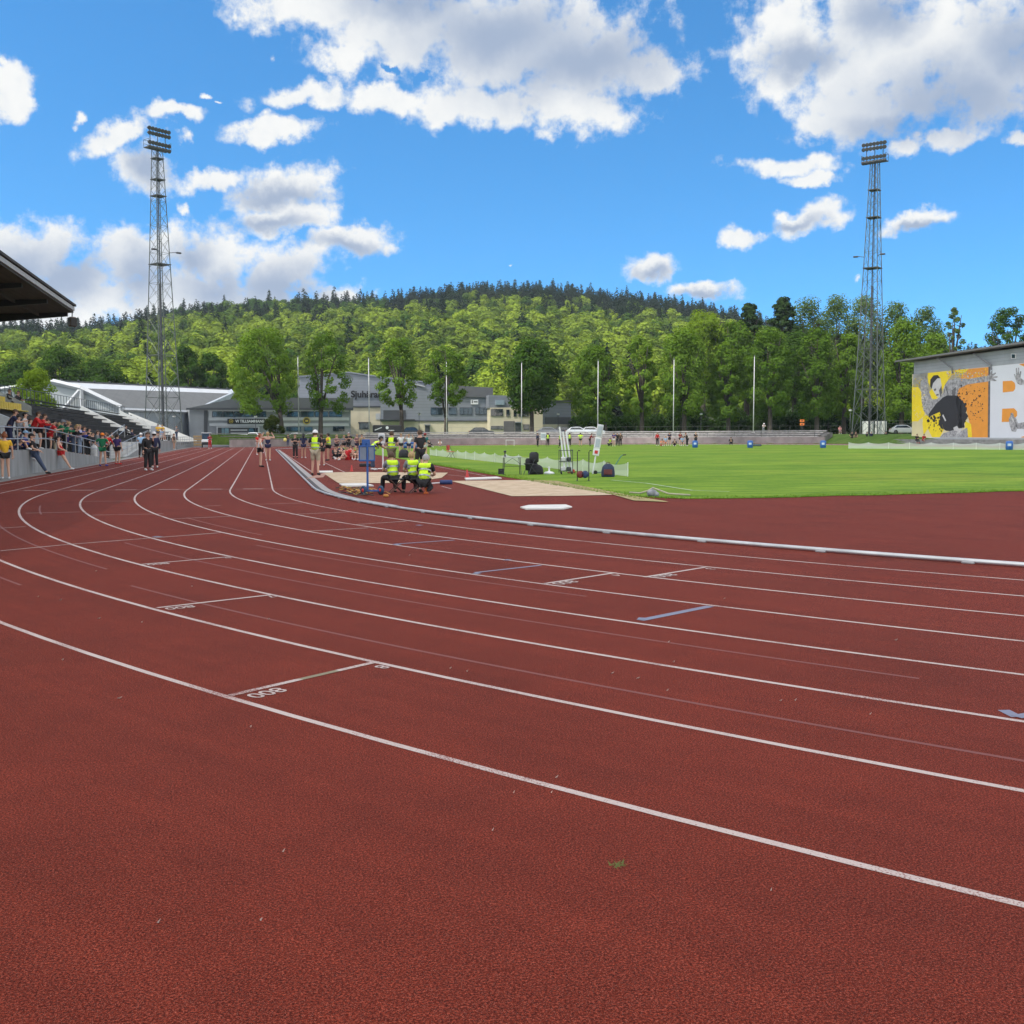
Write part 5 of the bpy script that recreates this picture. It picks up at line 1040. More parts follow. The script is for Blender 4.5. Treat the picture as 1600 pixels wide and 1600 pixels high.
for dd, a, isS in spots:
    x, y = dd*math.sin(a+YAW), dd*math.cos(a+YAW); z = hill_z(a, dd); s = rr.uniform(.75, 1.3)*(1 if not isS else rr.uniform(.7, 1.0))
    if (not isS and nb_ < 290) or (isS and ns_ < 150 and False):
        me = rr.choice(nearB); o = link('broadleaf_tree', me); o.location = (x, y, z-1); o.rotation_euler = (0, 0, rr.uniform(0, 6.28)); o.scale = (s*1.05, s*1.05, s); tag(o, HLAB[0], 'tree', 'pale broadleaf trees low on the wooded hillside'); nb_ += 1
    else:
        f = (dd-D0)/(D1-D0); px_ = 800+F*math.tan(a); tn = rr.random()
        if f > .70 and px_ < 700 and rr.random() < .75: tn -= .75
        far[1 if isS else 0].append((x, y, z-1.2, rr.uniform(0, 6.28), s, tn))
# the spruces that stand out on the skyline are trees of their own
sky_s = sorted(far[1], key=lambda q: -math.hypot(q[0], q[1])); pick = [q for q in far[1] if hill_z(math.atan2(q[0], q[1])-YAW, D1) - q[2] < 26 and math.hypot(q[0], q[1]) > 640][:120]
ps = set(id(q) for q in pick); far[1] = [q for q in far[1] if id(q) not in ps]
for x, y, z, r, s, tq in pick:
    o = link('spruce_tree', rr.choice(nearS)); o.location = (x, y, z); o.rotation_euler = (0, 0, r); o.scale = (s, s, s*1.05); tag(o, 'dark pointed spruce standing on the skyline of the hill', 'spruce', 'dark spruces along the skyline of the hill')
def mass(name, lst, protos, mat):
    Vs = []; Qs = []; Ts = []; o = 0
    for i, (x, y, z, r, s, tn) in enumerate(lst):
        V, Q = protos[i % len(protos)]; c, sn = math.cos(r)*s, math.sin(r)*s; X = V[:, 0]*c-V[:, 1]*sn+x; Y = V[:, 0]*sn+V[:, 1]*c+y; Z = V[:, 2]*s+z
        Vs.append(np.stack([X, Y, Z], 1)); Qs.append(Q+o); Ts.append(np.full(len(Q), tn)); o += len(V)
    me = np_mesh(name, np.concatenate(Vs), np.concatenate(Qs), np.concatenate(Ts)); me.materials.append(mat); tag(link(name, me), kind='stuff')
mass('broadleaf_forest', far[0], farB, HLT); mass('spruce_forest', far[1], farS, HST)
print('hill trees', len(spots), nb_, len(pick), len(far[0]), len(far[1]))
# ================================================================ equipment and small things
def at(x, y, dz=0): p = G(x, y); p.z += dz; return p
def face(p, deg=0): return math.atan2(-p.y, -p.x) + PI/2 + math.radians(deg)   # local -y looks at the camera
BLUE = M('blue_enamel', (.02, .09, .30), .4, .1, .15, 3); REDP = M('red_plastic', (.50, .03, .025), .45); ORAP = M('orange_plastic', (.75, .17, .02), .45); TYRE = M('black_rubber', (.02, .02, .022), .8)
# blue wheeled stand with grey panel
p = at(585, 773); t = T('wheeled_sign_stand', 'blue wheeled stand with grey back panels beside the seated officials', 'sign stand', p, face(p, 8)); t.scale = (.62,)*3
m = MB(); m.bbox((-.29, 0, 1.2), (.085, .085, 2.1), .012); m.build('post', BLUE, t)
m = MB(); m.bbox((-.06, .02, .17), (.62, .07, .07), .012); m.build('axle', BLUE, t)
for s in (-.46, .28):
    w0 = MB(); R = Matrix.Rotation(.5, 3, 'Z') @ Matrix.Rotation(PI/2, 3, 'Y'); w0.lathe([(.10, -.05), (.17, -.055), (.195, -.03), (.195, .03), (.17, .055), (.10, .05)], 18, (s, 0, .195), R); wh = w0.build('wheel', M('blue_rubber_tyre', (.015, .05, .11), .6), t, True)
    w1 = MB(); w1.lathe([(.03, -.066), (.085, -.06), (.085, .06), (.03, .066)], 14, (s, 0, .195), R); w1.build('hub', REDP, wh, True)
for x0, x1 in ((-.62, -.34), (-.24, .0)):
    m = MB(); m.bbox(((x0+x1)/2, .0, 1.79), (x1-x0, .035, .58), .01); m.build('panel', M('grey_blue_panel', (.17, .21, .27), .5), t)
m = MB(); m.bbox((-.31, -.01, 2.10), (.68, .07, .07), .01); m.bbox((-.31, -.01, 1.48), (.68, .07, .07), .01); m.bbox((-.635, 0, 1.79), (.05, .05, .66), .01); m.bbox((.015, 0, 1.79), (.05, .05, .66), .01); m.build('panel_frame', BLUE, t)
m = MB(); m.bbox((-.33, .12, 2.26), (.36, .06, .26), .02); m.build('upper_panel', BLUE, t)
# straps and tape heap
t = T('strap_heap', 'tangle of yellow and orange straps lying beside the kerb rail', 'straps'); rr = random.Random(3)
for i, mt_ in enumerate((M('yellow_strap', (.45, .31, .05), .7), M('orange_strap', (.45, .20, .04), .7), M('dark_strap', (.05, .045, .04), .8))*4):
    P = []; x, y = rr.uniform(522, 560), rr.uniform(764, 772); vx = rr.uniform(3, 8)
    for j in range(10): q = at(x, y, .03+rr.random()*.05); P.append(q); x += vx*.8+rr.uniform(-3, 3); y = min(778, max(763, y+rr.uniform(-2.6, 2.9)))
    m = MB(); m.tube(P, .014, 4); m.build('strap', mt_, t)
m = MB(); q = at(603, 777); m.bbox(q+Vector((0, 0, .04)), (.14, .09, .07), .02); m.build('buckle', M('orange_strap', (0, 0, 0)), t)
# cones
def cone(x, y, h, mat, label):
    p = at(x, y); t = T('marker_cone', label, 'marker cone', p); m = MB(); m.lathe([(h*.24, .012), (h*.21, .03), (h*.08, h*.97), (h*.05, h)], 14); m.build('body', mat, t, True); m = MB(); m.bbox((0, 0, .01), (h*.62, h*.62, .02), .006); m.build('base', mat, t)
cone(730, 746, .30, REDP, 'red marker cone left of the right sand pit'); cone(549.5, 736.5, .28, REDP, 'red marker cone behind the left sand pit'); cone(665.5, 771, .21, ORAP, 'orange marker cone at the feet of the crouching official')
# blue roller / tube on the ground
p = at(697, 757); t = T('roller', 'dark blue foam roller lying at the corner of the right sand pit', 'roller', p, face(p, 4)); m = MB(); m.tube([(-.2, 0, .075), (.2, 0, .075)], .075, 12); m.build('body', M('navy_foam', (.02, .04, .14), .7), t, True); m = MB(); m.tube([(-.55, .05, .03), (-.2, 0, .06)], .02, 6); m.build('handle', WHITE, t)
p = at(571, 729); t = T('foam_block', 'black slab shaped foam block lying behind the blue stand', 'block', p, face(p)); m = MB(); m.bbox((0, 0, .08), (.62, .4, .16), .03); m.build('body', BLACK, t); m = MB(); m.bbox((-.3, 0, .08), (.02, .25, .03), .005); m.build('handle', DARKST, t)
# barrier net along the turf
NET = bpy.data.materials.new('white_mesh_net'); NET.use_nodes = True; b_ = NET.node_tree.nodes['Principled BSDF']; b_.inputs['Base Color'].default_value = (.72, .76, .74, 1); b_.inputs['Alpha'].default_value = .5; b_.inputs['Roughness'].default_value = .8
def net(label, a, b, h, n, post=.5):
    t = T('barrier_net', label, 'net'); m = MB(); vs = []; k = n*6
    for i in range(k+1):
        f = i/k; q = a.lerp(b, f); ph = (f*n) % 1; dz = h*(1-.22*4*ph*(1-ph)); wob = .03*math.sin(f*40); z = zg(q.x, q.y)+.02
        vs += [Vector((q.x+wob*.5, q.y, z)), Vector((q.x+wob, q.y, z+dz*.5)), Vector((q.x, q.y, z+dz))]
    m.add(vs, [(3*i+j, 3*i+3+j, 3*i+4+j, 3*i+1+j) for i in range(k) for j in (0, 1)]); m.build('mesh_strip', NET, t)
    for i in range(n+1): q = a.lerp(b, i/n); m = MB(); m.tube([(q.x, q.y, zg(q.x, q.y)), (q.x, q.y, zg(q.x, q.y)+h+.04)], .014, 5); m.build('stake', WHITE, t)
net('long low white net standing along the left edge of the turf', G(672, 711.5), G(981, 745), .52, 16)
net('low white net barrier in front of the mural steps', G(1326, 701), G(1640, 703.5), .62, 9)
# folding table
p = at(800, 742); t = T('folding_table', 'grey folding table standing on the turf beside the black chair', 'table', p, face(p, 6))
m = MB(); m.bbox((0, .1, .72), (.78, .6, .035), .01); m.build('table_top', M('pale_grey_top', (.40, .42, .43), .5), t)
for sx in (-.34, .34):
    for yy in (-.15, .35): m = MB(); m.tube([(sx*1.04, yy-.04, 0), (sx*.92, yy, .71)], .016, 6); m.build('leg', DARKST, t)
m = MB(); m.tube([(-.34, .1, .35), (.34, .1, .35)], .012, 5); m.tube([(-.33, -.15, .45), (0, -.15, .68), (.33, -.15, .45)], .01, 5); m.build('brace', DARKST, t)
p2 = p + Vector((-.27, .1, .74)); t = T('wind_gauge', 'small dark measuring device standing on the folding table', 'gauge', p2); m = MB(); m.lathe([(.05, 0), (.05, .04), (.025, .06), (.025, .16), (.06, .18), (.06, .22), (.03, .25)], 10); m.build('body', DARKST, t, True); m = MB(); m.tube([(0, -.08, .2), (0, .08, .2)], .03, 8); m.build('sensor', BLACK, t)
def chair(x, y, label, mat, rot, jacket=None):
    p = at(x, y); t = T('folding_chair', label, 'chair', p, face(p, rot)); m = MB(); m.bbox((0, 0, .45), (.42, .42, .04), .015); m.build('seat', mat, t); m = MB(); m.bbox((0, .2, .72), (.42, .04, .34), .015); m.build('backrest', mat, t)
    for sx in (-.2, .2): m = MB(); m.tube([(sx, -.22, 0), (sx, .2, .9)], .014, 5); m.build('leg', DARKST, t); m = MB(); m.tube([(sx*.95, .25, 0), (sx*.95, -.18, .45)], .014, 5); m.build('leg', DARKST, t)
    return t, p
t, p = chair(829, 742, 'black folding chair with a black jacket hung over it on the turf', BLACK, -60)
o = MB(); o.bbox((0, .16, .70), (.52, .22, .46), .07); o.bbox((-.2, .05, .42), (.16, .34, .5), .06); j = o.build('jacket', M('black_jacket_cloth', (.02, .02, .024), .8, 0, .3, 5), None, True); j.location = p; j.rotation_euler = (0, 0, t.rotation_euler[2]); tag(j, 'crumpled black jacket draped over the folding chair', 'jacket')
chair(704, 716, 'small red folding chair standing on the turf before the net', REDP, 60)
def bag(x, y, label, w_, d_, h_, mat, trim, name='bag', cat='bag', rot=0):
    p = at(x, y); t = T(name, label, cat, p, face(p, rot)); m = MB()
    for fz, ff in ((0, 1),): m.add([], [])
    prof = [(0, .92), (.12, 1), (.45, .98), (.75, .85), (.93, .55), (1, .15)]; vs = []; n = 16
    for z, s in prof:
        for i in range(n): a = 2*PI*i/n; cx_, sx_ = math.cos(a), math.sin(a); vs.append((math.copysign(abs(cx_)**.6, cx_)*w_/2*s, math.copysign(abs(sx_)**.6, sx_)*d_/2*s, z*h_))
    m.add(vs, [(r*n+i, r*n+(i+1) % n, (r+1)*n+(i+1) % n, (r+1)*n+i) for r in range(len(prof)-1) for i in range(n)] + [tuple(range(n-1, -1, -1)), tuple((len(prof)-1)*n+i for i in range(n))]); m.build('body', mat, t, True)
    m = MB(); m.bbox((0, -d_*.47, h_*.38), (w_*.62, d_*.16, h_*.42), .03); m.build('pocket', trim, t); m = MB(); m.tube([(-w_*.15, 0, h_*.97), (-w_*.1, 0, h_*1.09), (w_*.1, 0, h_*1.09), (w_*.15, 0, h_*.97)], .014, 5); m.build('handle', trim, t); return t
BK = M('black_bag_cloth', (.022, .022, .026), .75, 0, .3, 6); MAR = M('maroon_bag_cloth', (.12, .03, .03), .75, 0, .2, 5); NAV = M('navy_bag_cloth', (.02, .03, .07), .75, 0, .3, 6)
bag(837, 741.5, 'black slumped bag lying under the black folding chair', .62, .45, .42, BK, BK, rot=15); bag(950, 745.5, 'round dark backpack with maroon pocket at the end of the net', .52, .42, .52, NAV, MAR, 'backpack', 'backpack'); bag(631, 715.5, 'large black bag standing on the track behind the officials', .75, .5, .62, BK, BK); bag(650, 706, 'dark kit bag on the turf beyond the black shirted man', .5, .4, .4, NAV, BK)
p = at(783, 741.5); t = T('crate', 'small black plastic crate at the left foot of the table', 'crate', p, face(p)); m = MB()
for a_ in ((0, -.1, .12, .24, .02, .24), (0, .1, .12, .24, .02, .24), (-.11, 0, .12, .02, .18, .24), (.11, 0, .12, .02, .18, .24), (0, 0, .01, .24, .2, .02)): m.box(a_[:3], a_[3:])
m.build('body', BLACK, t); m = MB(); m.bbox((0, -.112, .18), (.1, .01, .03), .003); m.build('grip', DARKST, t)
# wire cart with upright white poles
p = at(884, 741); t = T('pole_cart', 'wire cart holding tall white upright poles on the turf', 'cart', p, face(p, 10))
m = MB()
for sx in (-.25, .25):
    for yy in (-.2, .2): m.tube([(sx, yy, .06), (sx, yy, 1.0)], .016, 5)
    m.tube([(sx, -.2, 1.0), (sx, .2, 1.0)], .014, 5)
for z in (.14, .52, .98):
    for yy in (-.2, .2): m.tube([(-.25, yy, z), (.25, yy, z)], .012, 5)
m.build('frame', DARKST, t)
for sx, c in ((-.12, .16), (.02, .02), (.16, -.05)): m = MB(); m.tube([(sx+.09, .03*c, .1), (sx-.14, .06, 1.95 if c > .1 else 1.75)], .035, 7); m.build('white_pole', WHITE, t)
for z in (.22, .62): m = MB(); m.bbox((-.12, -.02, z), (.2, .26, .18), .03); m.build('white_box', M('white_case', (.6, .6, .6), .5), t); m = MB(); m.bbox((.12, -.02, z), (.18, .24, .16), .03); m.build('grey_case', DARKST, t)
for sx in (-.22, .22): m = MB(); m.lathe([(.02, -.025), (.06, -.025), (.06, .025), (.02, .025)], 10, (sx, -.22, .06), Matrix.Rotation(PI/2, 3, 'Y')); m.build('wheel', TYRE, t)
# reel stand: two hooked uprights with reels
p = at(911, 752); t = T('reel_stand', 'pair of black hooked uprights with red and blue reels on the turf', 'reel stand', p, face(p, 0))
for sx in (-.2, .2): m = MB(); m.tube([(sx, 0, 0), (sx, 0, 1.02), (sx+.03, 0, 1.07), (sx+.10, 0, 1.06)], .018, 6); m.build('upright', BLACK, t)
m = MB(); m.tube([(-.24, .1, .02), (-.18, -.1, .02)], .012, 5); m.tube([(.16, .1, .02), (.24, -.1, .02)], .012, 5); m.tube([(-.2, 0, .24), (.2, 0, .24)], .015, 6); m.build('base_bar', DARKST, t)
for sx, mt_ in ((-.1, M('dark_red_reel', (.16, .02, .02), .5)), (.07, M('dark_blue_reel', (.02, .04, .12), .5))): m = MB(); m.lathe([(.03, -.05), (.125, -.05), (.13, -.03), (.07, -.02), (.07, .02), (.13, .03), (.125, .05), (.03, .05)], 16, (sx, 0, .24), Matrix.Rotation(PI/2, 3, 'X')); m.build('reel', mt_, t, True)
# leaning white distance display
p = at(926, 741); t = T('distance_display', 'tall leaning white three panel display on a pole by the net', 'display', p, face(p, 0)); t.rotation_euler[1] = .155
m = MB(); m.tube([(0, 0, 0), (0, 0, .75)], .03, 8); m.build('pole', WHITE, t)
for z, hh, mt_ in ((.92, .30, WHITE), (1.30, .46, WHITE), (1.80, .52, M('white_case', (0, 0, 0)))): m = MB(); m.bbox((0, 0, z), (.26, .10, hh), .02); o = m.build('panel', mt_, t); m = MB(); m.bbox((0, -.056, z), ((.13, .02, hh*.45) if z < 1 else (.17, .02, hh*.72)), .004); m.build('screen', (REDP if z < 1 else M('grey_screen', (.42, .46, .5), .3)), o)
# line marker with slanted handle
p = at(965, 741); t = T('line_marker', 'push line marker with long slanted teal handle at the net end', 'line marker', p, face(p, 0)); TEAL = M('teal_tube', (.03, .16, .15), .45)
m = MB(); m.tube([(-.25, 0, .12), (.12, .1, .72), (.2, .12, .78), (.32, .13, .79)], .018, 6); m.build('handle', TEAL, t); m = MB(); m.tube([(.2, .12, .785), (.34, .13, .795)], .026, 6); m.build('grip', BLACK, t)
m = MB(); m.tube([(-.95, 0, .06), (-.25, 0, .12)], .02, 6); m.bbox((-.45, 0, .12), (.4, .25, .16), .03); m.build('tank', TEAL, t)
for sx in (-.9, -.25): m = MB(); m.lathe([(.02, -.02), (.08, -.02), (.08, .02), (.02, .02)], 12, (sx, -.12, .08), Matrix.Rotation(PI/2, 3, 'X')); m.build('wheel', TYRE, t)
p = at(858, 741); t = T('throwing_stand', 'low white plastic stand with a short post on the turf', 'stand', p, face(p)); m = MB(); m.lathe([(.22, 0), (.22, .06), (.16, .10), (.05, .12), (.035, .14), (.035, .26), (.02, .28)], 14); m.build('base', WHITE, t, True); m = MB(); m.ball((.0, 0, .27), .045, 8, 6); m.build('knob', M('white_case', (0, 0, 0)), t, True)
p = at(893, 740); t = T('starting_block', 'small brown and red block lying beside the wire cart', 'block', p, face(p, 5)); m = MB(); m.bbox((0, 0, .05), (.34, .12, .06), .01); m.build('rail', M('brown_wood', (.2, .08, .04), .7), t); m = MB(); m.bbox((.08, 0, .12), (.1, .1, .12), .02); m.build('pedal', REDP, t)
# hose with grey weight, painted rope line
t = T('hose', 'pale hose lying over a grey sandbag at the edge of the turf', 'hose'); m = MB(); m.tube([at(984, 771.2, .03), at(1000, 772.2, .03), at(1012, 771.6, .08), at(1020, 770.8, .15), at(1030, 771.6, .10), at(1045, 773.2, .03), at(1078, 775.2, .03)], .022, 8); m.build('tube', M('cream_hose', (.40, .36, .27), .6), t, True); m = MB(); m.ball(at(1013, 771.5, .03), .05, 8, 6); m.build('coupling', DARKST, t)
p = at(1019, 776); t = T('sandbag', 'grey crumpled sandbag under the hose', 'sandbag', p, .4); m = MB(); m.ball((0, 0, .09), (.16, .12, .10), 10, 7); m.ball((.06, -.08, .06), (.09, .08, .07), 8, 6); m.build('body', M('grey_sack', (.24, .25, .27), .9, 0, .3, 8), t, True); m = MB(); m.tube([(0, 0, .17), (.03, .02, .22)], .02, 6); m.build('knot', M('grey_sack', (0, 0, 0)), t)
mb = MB(); 
for q0, q1 in (((955, 751.5), (1010, 756.5)), ((1010, 756.5), (1082, 768)), ((1082, 768), (1140, 770)), ((655, 709.0), (700, 710.0))): a, b2 = G(*q0), G(*q1); strip(mb, seg((a.x, a.y), (b2.x, b2.y), .6), .06, .035)
tag(mb.build('turf_lines', M('chalk_line', (.5, .6, .45), .9)), kind='structure')
mb = MB()
for q0, q1 in (((488, 752-14), (437, 703.5)), ((545, 741), (505, 722)), ((700, 742), (772, 749)), ((678, 728), (760, 744)), ((690, 760), (705, 764))): a, b2 = G(*q0), G(*q1); strip(mb, seg((a.x, a.y), (b2.x, b2.y), .6), .05, .006)
tag(mb.build('runway_lines', WHITE_LINE), kind='structure')
# white stand with screen by the leaning official
p = at(598.5, 733); t = T('result_display', 'slim white post with pale display box beside the leaning official', 'display', p, face(p)); m = MB(); m.bbox((0, 0, .75), (.07, .07, 1.5), .01); m.build('post', WHITE, t); m = MB(); m.bbox((-.06, 0, 1.45), (.30, .12, .48), .02); o = m.build('display_box', WHITE, t); m = MB(); m.bbox((-.06, -.065, 1.48), (.22, .012, .3), .004); m.build('screen', M('grey_screen', (0, 0, 0)), o); m = MB(); m.bbox((0, 0, .02), (.5, .4, .04), .01); m.build('foot', WHITE, t)
# folding stools under the seated officials
def stool(x, y, label, hgt=.46, rot=0):
    p = at(x, y); t = T('folding_stool', label, 'stool', p, face(p, rot)); m = MB(); m.bbox((0, 0, hgt), (.40, .36, .03), .012); m.build('seat', BLACK, t)
    for yy in (-.16, .16):
        for s in (-1, 1): m = MB(); m.tube([(s*.19, yy, 0), (-s*.19, yy, hgt-.01)], .015, 6); m.build('leg', M('brown_steel_tube', (.10, .05, .04), .4, .4), t)
    return p
# blue barrels on the field
br = None
for i, (x, y) in enumerate(((1086, 699.5), (1172, 699.8), (1286, 700.0), (1577, 703))):
    lab = ['blue barrel in front of the group at the field edge', 'blue barrel beneath the rightmost flagpole', 'blue barrel alone on the turf left of the right floodlight tower', 'blue barrel on the turf before the white mural panel'][i]; p = at(x, y)
    if br is None:
        br = T('barrel', lab, 'barrel', p, face(p), 'blue barrels standing on the far turf'); m = MB(); m.lathe([(.27, 0), (.30, .04), (.31, .25), (.325, .27), (.31, .30), (.31, .52), (.325, .55), (.31, .58), (.30, .74), (.27, .78)], 18); m.build('body', M('blue_barrel', (.02, .12, .42), .45), br, True); m = MB(); m.bbox((0, -.31, .46), (.30, .03, .22), .01); m.build('label_panel', M('pale_label', (.5, .6, .7), .6), br); m = MB(); m.lathe([(.24, .775), (.24, .80), (.1, .81)], 14); m.build('lid', M('blue_barrel', (0, 0, 0)), br)
    else: dup(br, p, face(p), lab)
# landing mats
for x0, x1, y, hh, lab in ((628, 652, 700.5, .75, 'blue landing mat behind the two white shirted athletes'), (1228-60, 1228-60+22, 697.2, .28, 'dark green cover heap beneath the far wall')):
    a, b2 = G(x0, y), G(x1, y); c = (a+b2)/2; t = T('landing_mat', lab, 'mat', c, face(c)); L_ = (b2-a).length; m = MB(); m.bbox((0, 0, hh/2), (L_, 2.2, hh), .12); m.build('body', BLUE if hh > .5 else M('dark_green_cover', (.03, .06, .04), .8), t); m = MB(); m.bbox((0, -1.11, hh*.55), (L_*.9, .03, hh*.2), .01); m.build('side_flap', M('mat_trim', (.25, .3, .4), .6), t)
# far bits: white hurdle frames and a white trestle
p = at(797, 697); t = T('hurdle', 'small white hurdle frame on the far red strip', 'hurdle', p, face(p)); m = MB(); m.tube([(-.55, 0, 0), (-.55, 0, .84)], .025, 5); m.tube([(.55, 0, 0), (.55, 0, .84)], .025, 5); m.build('upright', WHITE, t); m = MB(); m.bbox((0, 0, .82), (1.2, .03, .07), .01); m.build('bar', WHITE, t)
p = at(849, 697); t = T('result_board', 'white result board standing near the far officials', 'board', p, face(p)); m = MB(); m.bbox((0, 0, 1.3), (.75, .06, 1.0), .02); o = m.build('panel', WHITE, t); m = MB(); m.bbox((0, -.035, 1.35), (.6, .012, .6), .004); m.build('screen', M('grey_screen', (0, 0, 0)), o)
for sx in (-.3, .3): m = MB(); m.tube([(sx, 0, 0), (sx, 0, .82)], .02, 5); m.build('leg', DARKST, t)
# street lamps, sign, vehicles
def lamp(x, yb, yt, dep, label):
    p = W(x, yb, dep); z = zo(p.x, p.y); h = W(x, yt, dep).z - z; t = T('street_lamp', label, 'street lamp', (p.x, p.y, z)); m = MB(); m.tube([(0, 0, 0), (0, 0, h-.3)], [.07, .045], 7); m.build('pole', DARKST, t, True); m = MB(); m.ball((0, 0, h-.1), (.28, .28, .2), 12, 7); m.build('globe', M('opal_globe', (.62, .63, .62), .35), t, True); m = MB(); m.lathe([(.3, h), (.2, h+.1), (.05, h+.14)], 12); m.build('cap', DARKST, t)
lamp(1095, 676, 646, 188, 'slim lamp post between the sixth and seventh flagpoles'); lamp(872, 676, 646, 192, 'slim lamp post in front of the grey warehouse'); lamp(273, 690, 650, 176, 'lamp post with pale globe under the left floodlight tower'); lamp(400, 690, 650, 174, 'lamp post in front of the VI TILLSAMMANS sign'); lamp(1328, 676, 640, 180, 'lamp post left of the right floodlight tower'); lamp(655, 676, 646, 190, 'lamp post in front of the office wing canopy')
p = W(1253, 676, 186); z = zo(p.x, p.y); t = T('road_sign', 'orange road sign in front of the dark wood', 'road sign', (p.x, p.y, z), face(p)); m = MB(); m.tube([(0, .05, 0), (0, .05, 2.6)], .04, 6); m.build('post', STEEL, t)
for zz in (2.35, 1.75): m = MB(); m.bbox((0, 0, zz), (.75, .04, .42), .02); o = m.build('sign_plate', M('orange_sign', (.60, .16, .02), .5), t); m = MB(); m.bbox((0, -.025, zz), (.35, .01, .16), .004); m.build('sign_mark', M('dark_sign_mark', (.12, .03, .02), .5), o)
def car(x, yb, dep, rot, col, label, L_=4.3, hh=1.45, kind='car', z=None):
    p = W(x, yb, dep); p.z = zo(p.x, p.y) if z is None else z; t = T('parked_car' if kind == 'car' else kind, label, 'car' if kind == 'car' else kind.replace('_', ' '), p, face(p, rot)); w_ = 1.76; a = L_/2
    pm = M('car_paint_'+label.split()[0], col, .25, .2, .03, 1, coat=.6)
    def shell(prof, wb, mt_, name):
        vs = []; n = len(prof)
        for s in (-1, 1):
            for q, zz, ins in prof: vs.append((q, s*(w_/2-ins), zz))
        m = MB(); m.add(vs, [tuple(range(n-1, -1, -1)), tuple(range(n, 2*n))] + [(i, (i+1) % n, n+(i+1) % n, n+i) for i in range(n)]); return m.build(name, mt_, t)
    shell([(-a, .35, .06), (-a*.98, .75, .05), (-a*.86, .92, .06), (-a*.4, .96, .08), (a*.5, .95, .08), (a*.93, .80, .07), (a, .60, .06), (a*.98, .32, .06), (a*.8, .22, .1), (-a*.9, .22, .1)], 0, pm, 'body')
    shell([(-a*.82, .93, .10), (-a*.55, hh-.06, .24), (-a*.1, hh, .25), (a*.18, hh-.05, .24), (a*.52, .94, .12)], 0, pm, 'cabin')
    m = MB()
    for s in (-1, 1): m.prism([(-a*.70, s*(w_/2-.115), .97), (-a*.52, s*(w_/2-.225), hh-.12), (a*.14, s*(w_/2-.225), hh-.11), (a*.42, s*(w_/2-.115), .97)], (0, s*.012, 0))
    m.build('side_window', glass(), t)
    m = MB(); m.prism([(a*.49, -w_/2+.22, .97), (a*.49, w_/2-.22, .97), (a*.215, w_/2-.30, hh-.10), (a*.215, -w_/2+.30, hh-.10)], (.03, 0, .02)); m.build('windscreen', glass(), t)
    for s in (-1, 1):
        for q in (-a*.62, a*.62):
            m = MB(); m.lathe([(.2, -.09), (.31, -.09), (.32, -.05), (.32, .05), (.31, .09), (.2, .09)], 16, (q, s*(w_/2-.1), .32), Matrix.Rotation(PI/2, 3, 'X')); wv_ = m.build('wheel', TYRE, t, True); m = MB(); m.lathe([(.05, -.105), (.2, -.10), (.2, .10), (.05, .105)], 12, (q, s*(w_/2-.1), .32), Matrix.Rotation(PI/2, 3, 'X')); m.build('rim', STEEL, wv_)
        m = MB(); m.bbox((a*.965, s*.62, .68), (.08, .3, .14), .03); m.build('headlight', M('headlight_glass', (.6, .62, .65), .15), t); m = MB(); m.bbox((-a*.975, s*.66, .78), (.06, .22, .16), .03); m.build('tail_light', M('tail_light_red', (.35, .01, .01), .3), t)
    return t
car(384, 690, 172, 8, (.55, .56, .57), 'silver parked car left of the white one at the track end'); car(402, 690, 168, -40, (.70, .71, .72), 'white parked car beside the evergreen at the track end')
car(466, 686, 182, 5, (.66, .67, .68), 'pale car roof showing behind the grassy terrace left', z=.95); car(492, 686, 182, 0, (.6, .6, .62), 'light car roof showing behind the grassy terrace right', z=.95)
car(752, 680, 181, 5, (.03, .032, .036), 'dark parked estate before the cream ground floor'); car(858, 680, 181, 8, (.16, .17, .19), 'grey parked car before the warehouse base'); car(882, 680, 182, 6, (.2, .04, .04), 'dark red parked car between grey and white cars'); car(903, 680, 180, 5, (.68, .69, .70), 'white parked car left of two behind the far terrace'); car(926, 680, 181, -5, (.62, .64, .66), 'whitish parked car just left of the fifth flagpole'); car(645, 680, 190, 0, (.02, .02, .022), 'black parked car under the office wing canopy', hh=1.6)
car(1412, 680, 168, 10, (.6, .62, .6), 'pale parked car beside the right floodlight tower')
# black trailer with white emblem
p = W(605, 680, 181); t = T('trailer', 'long black trailer with white stripe before the cream hall wall', 'trailer', (p.x, p.y, zo(p.x, p.y)), face(p, 6)); m = MB(); m.bbox((0, 0, 1.25), (4.8, 1.9, 1.3), .15); m.build('body', BLACK, t); m = MB(); m.prism([(-2.2, -.97, .95), (-2.2, -.97, 1.1), (-1.0, -.97, 1.55), (-1.0, -.97, 1.42)], (0, -.01, 0)); m.bbox((.6, -.965, 1.0), (1.0, .02, .09), .004); m.build('stripe', WHITE, t); m = MB(); m.lathe([(.26, 0), (.26, .02)], 16, (-.1, -.955, 1.45), Matrix.Rotation(PI/2, 3, 'X')); m.build('emblem', WHITE, t)
for q in (-.5, .4): m = MB(); m.lathe([(.1, -.1), (.32, -.1), (.32, .1), (.1, .1)], 14, (q, -.9, .32), Matrix.Rotation(PI/2, 3, 'X')); m.build('wheel', TYRE, t)
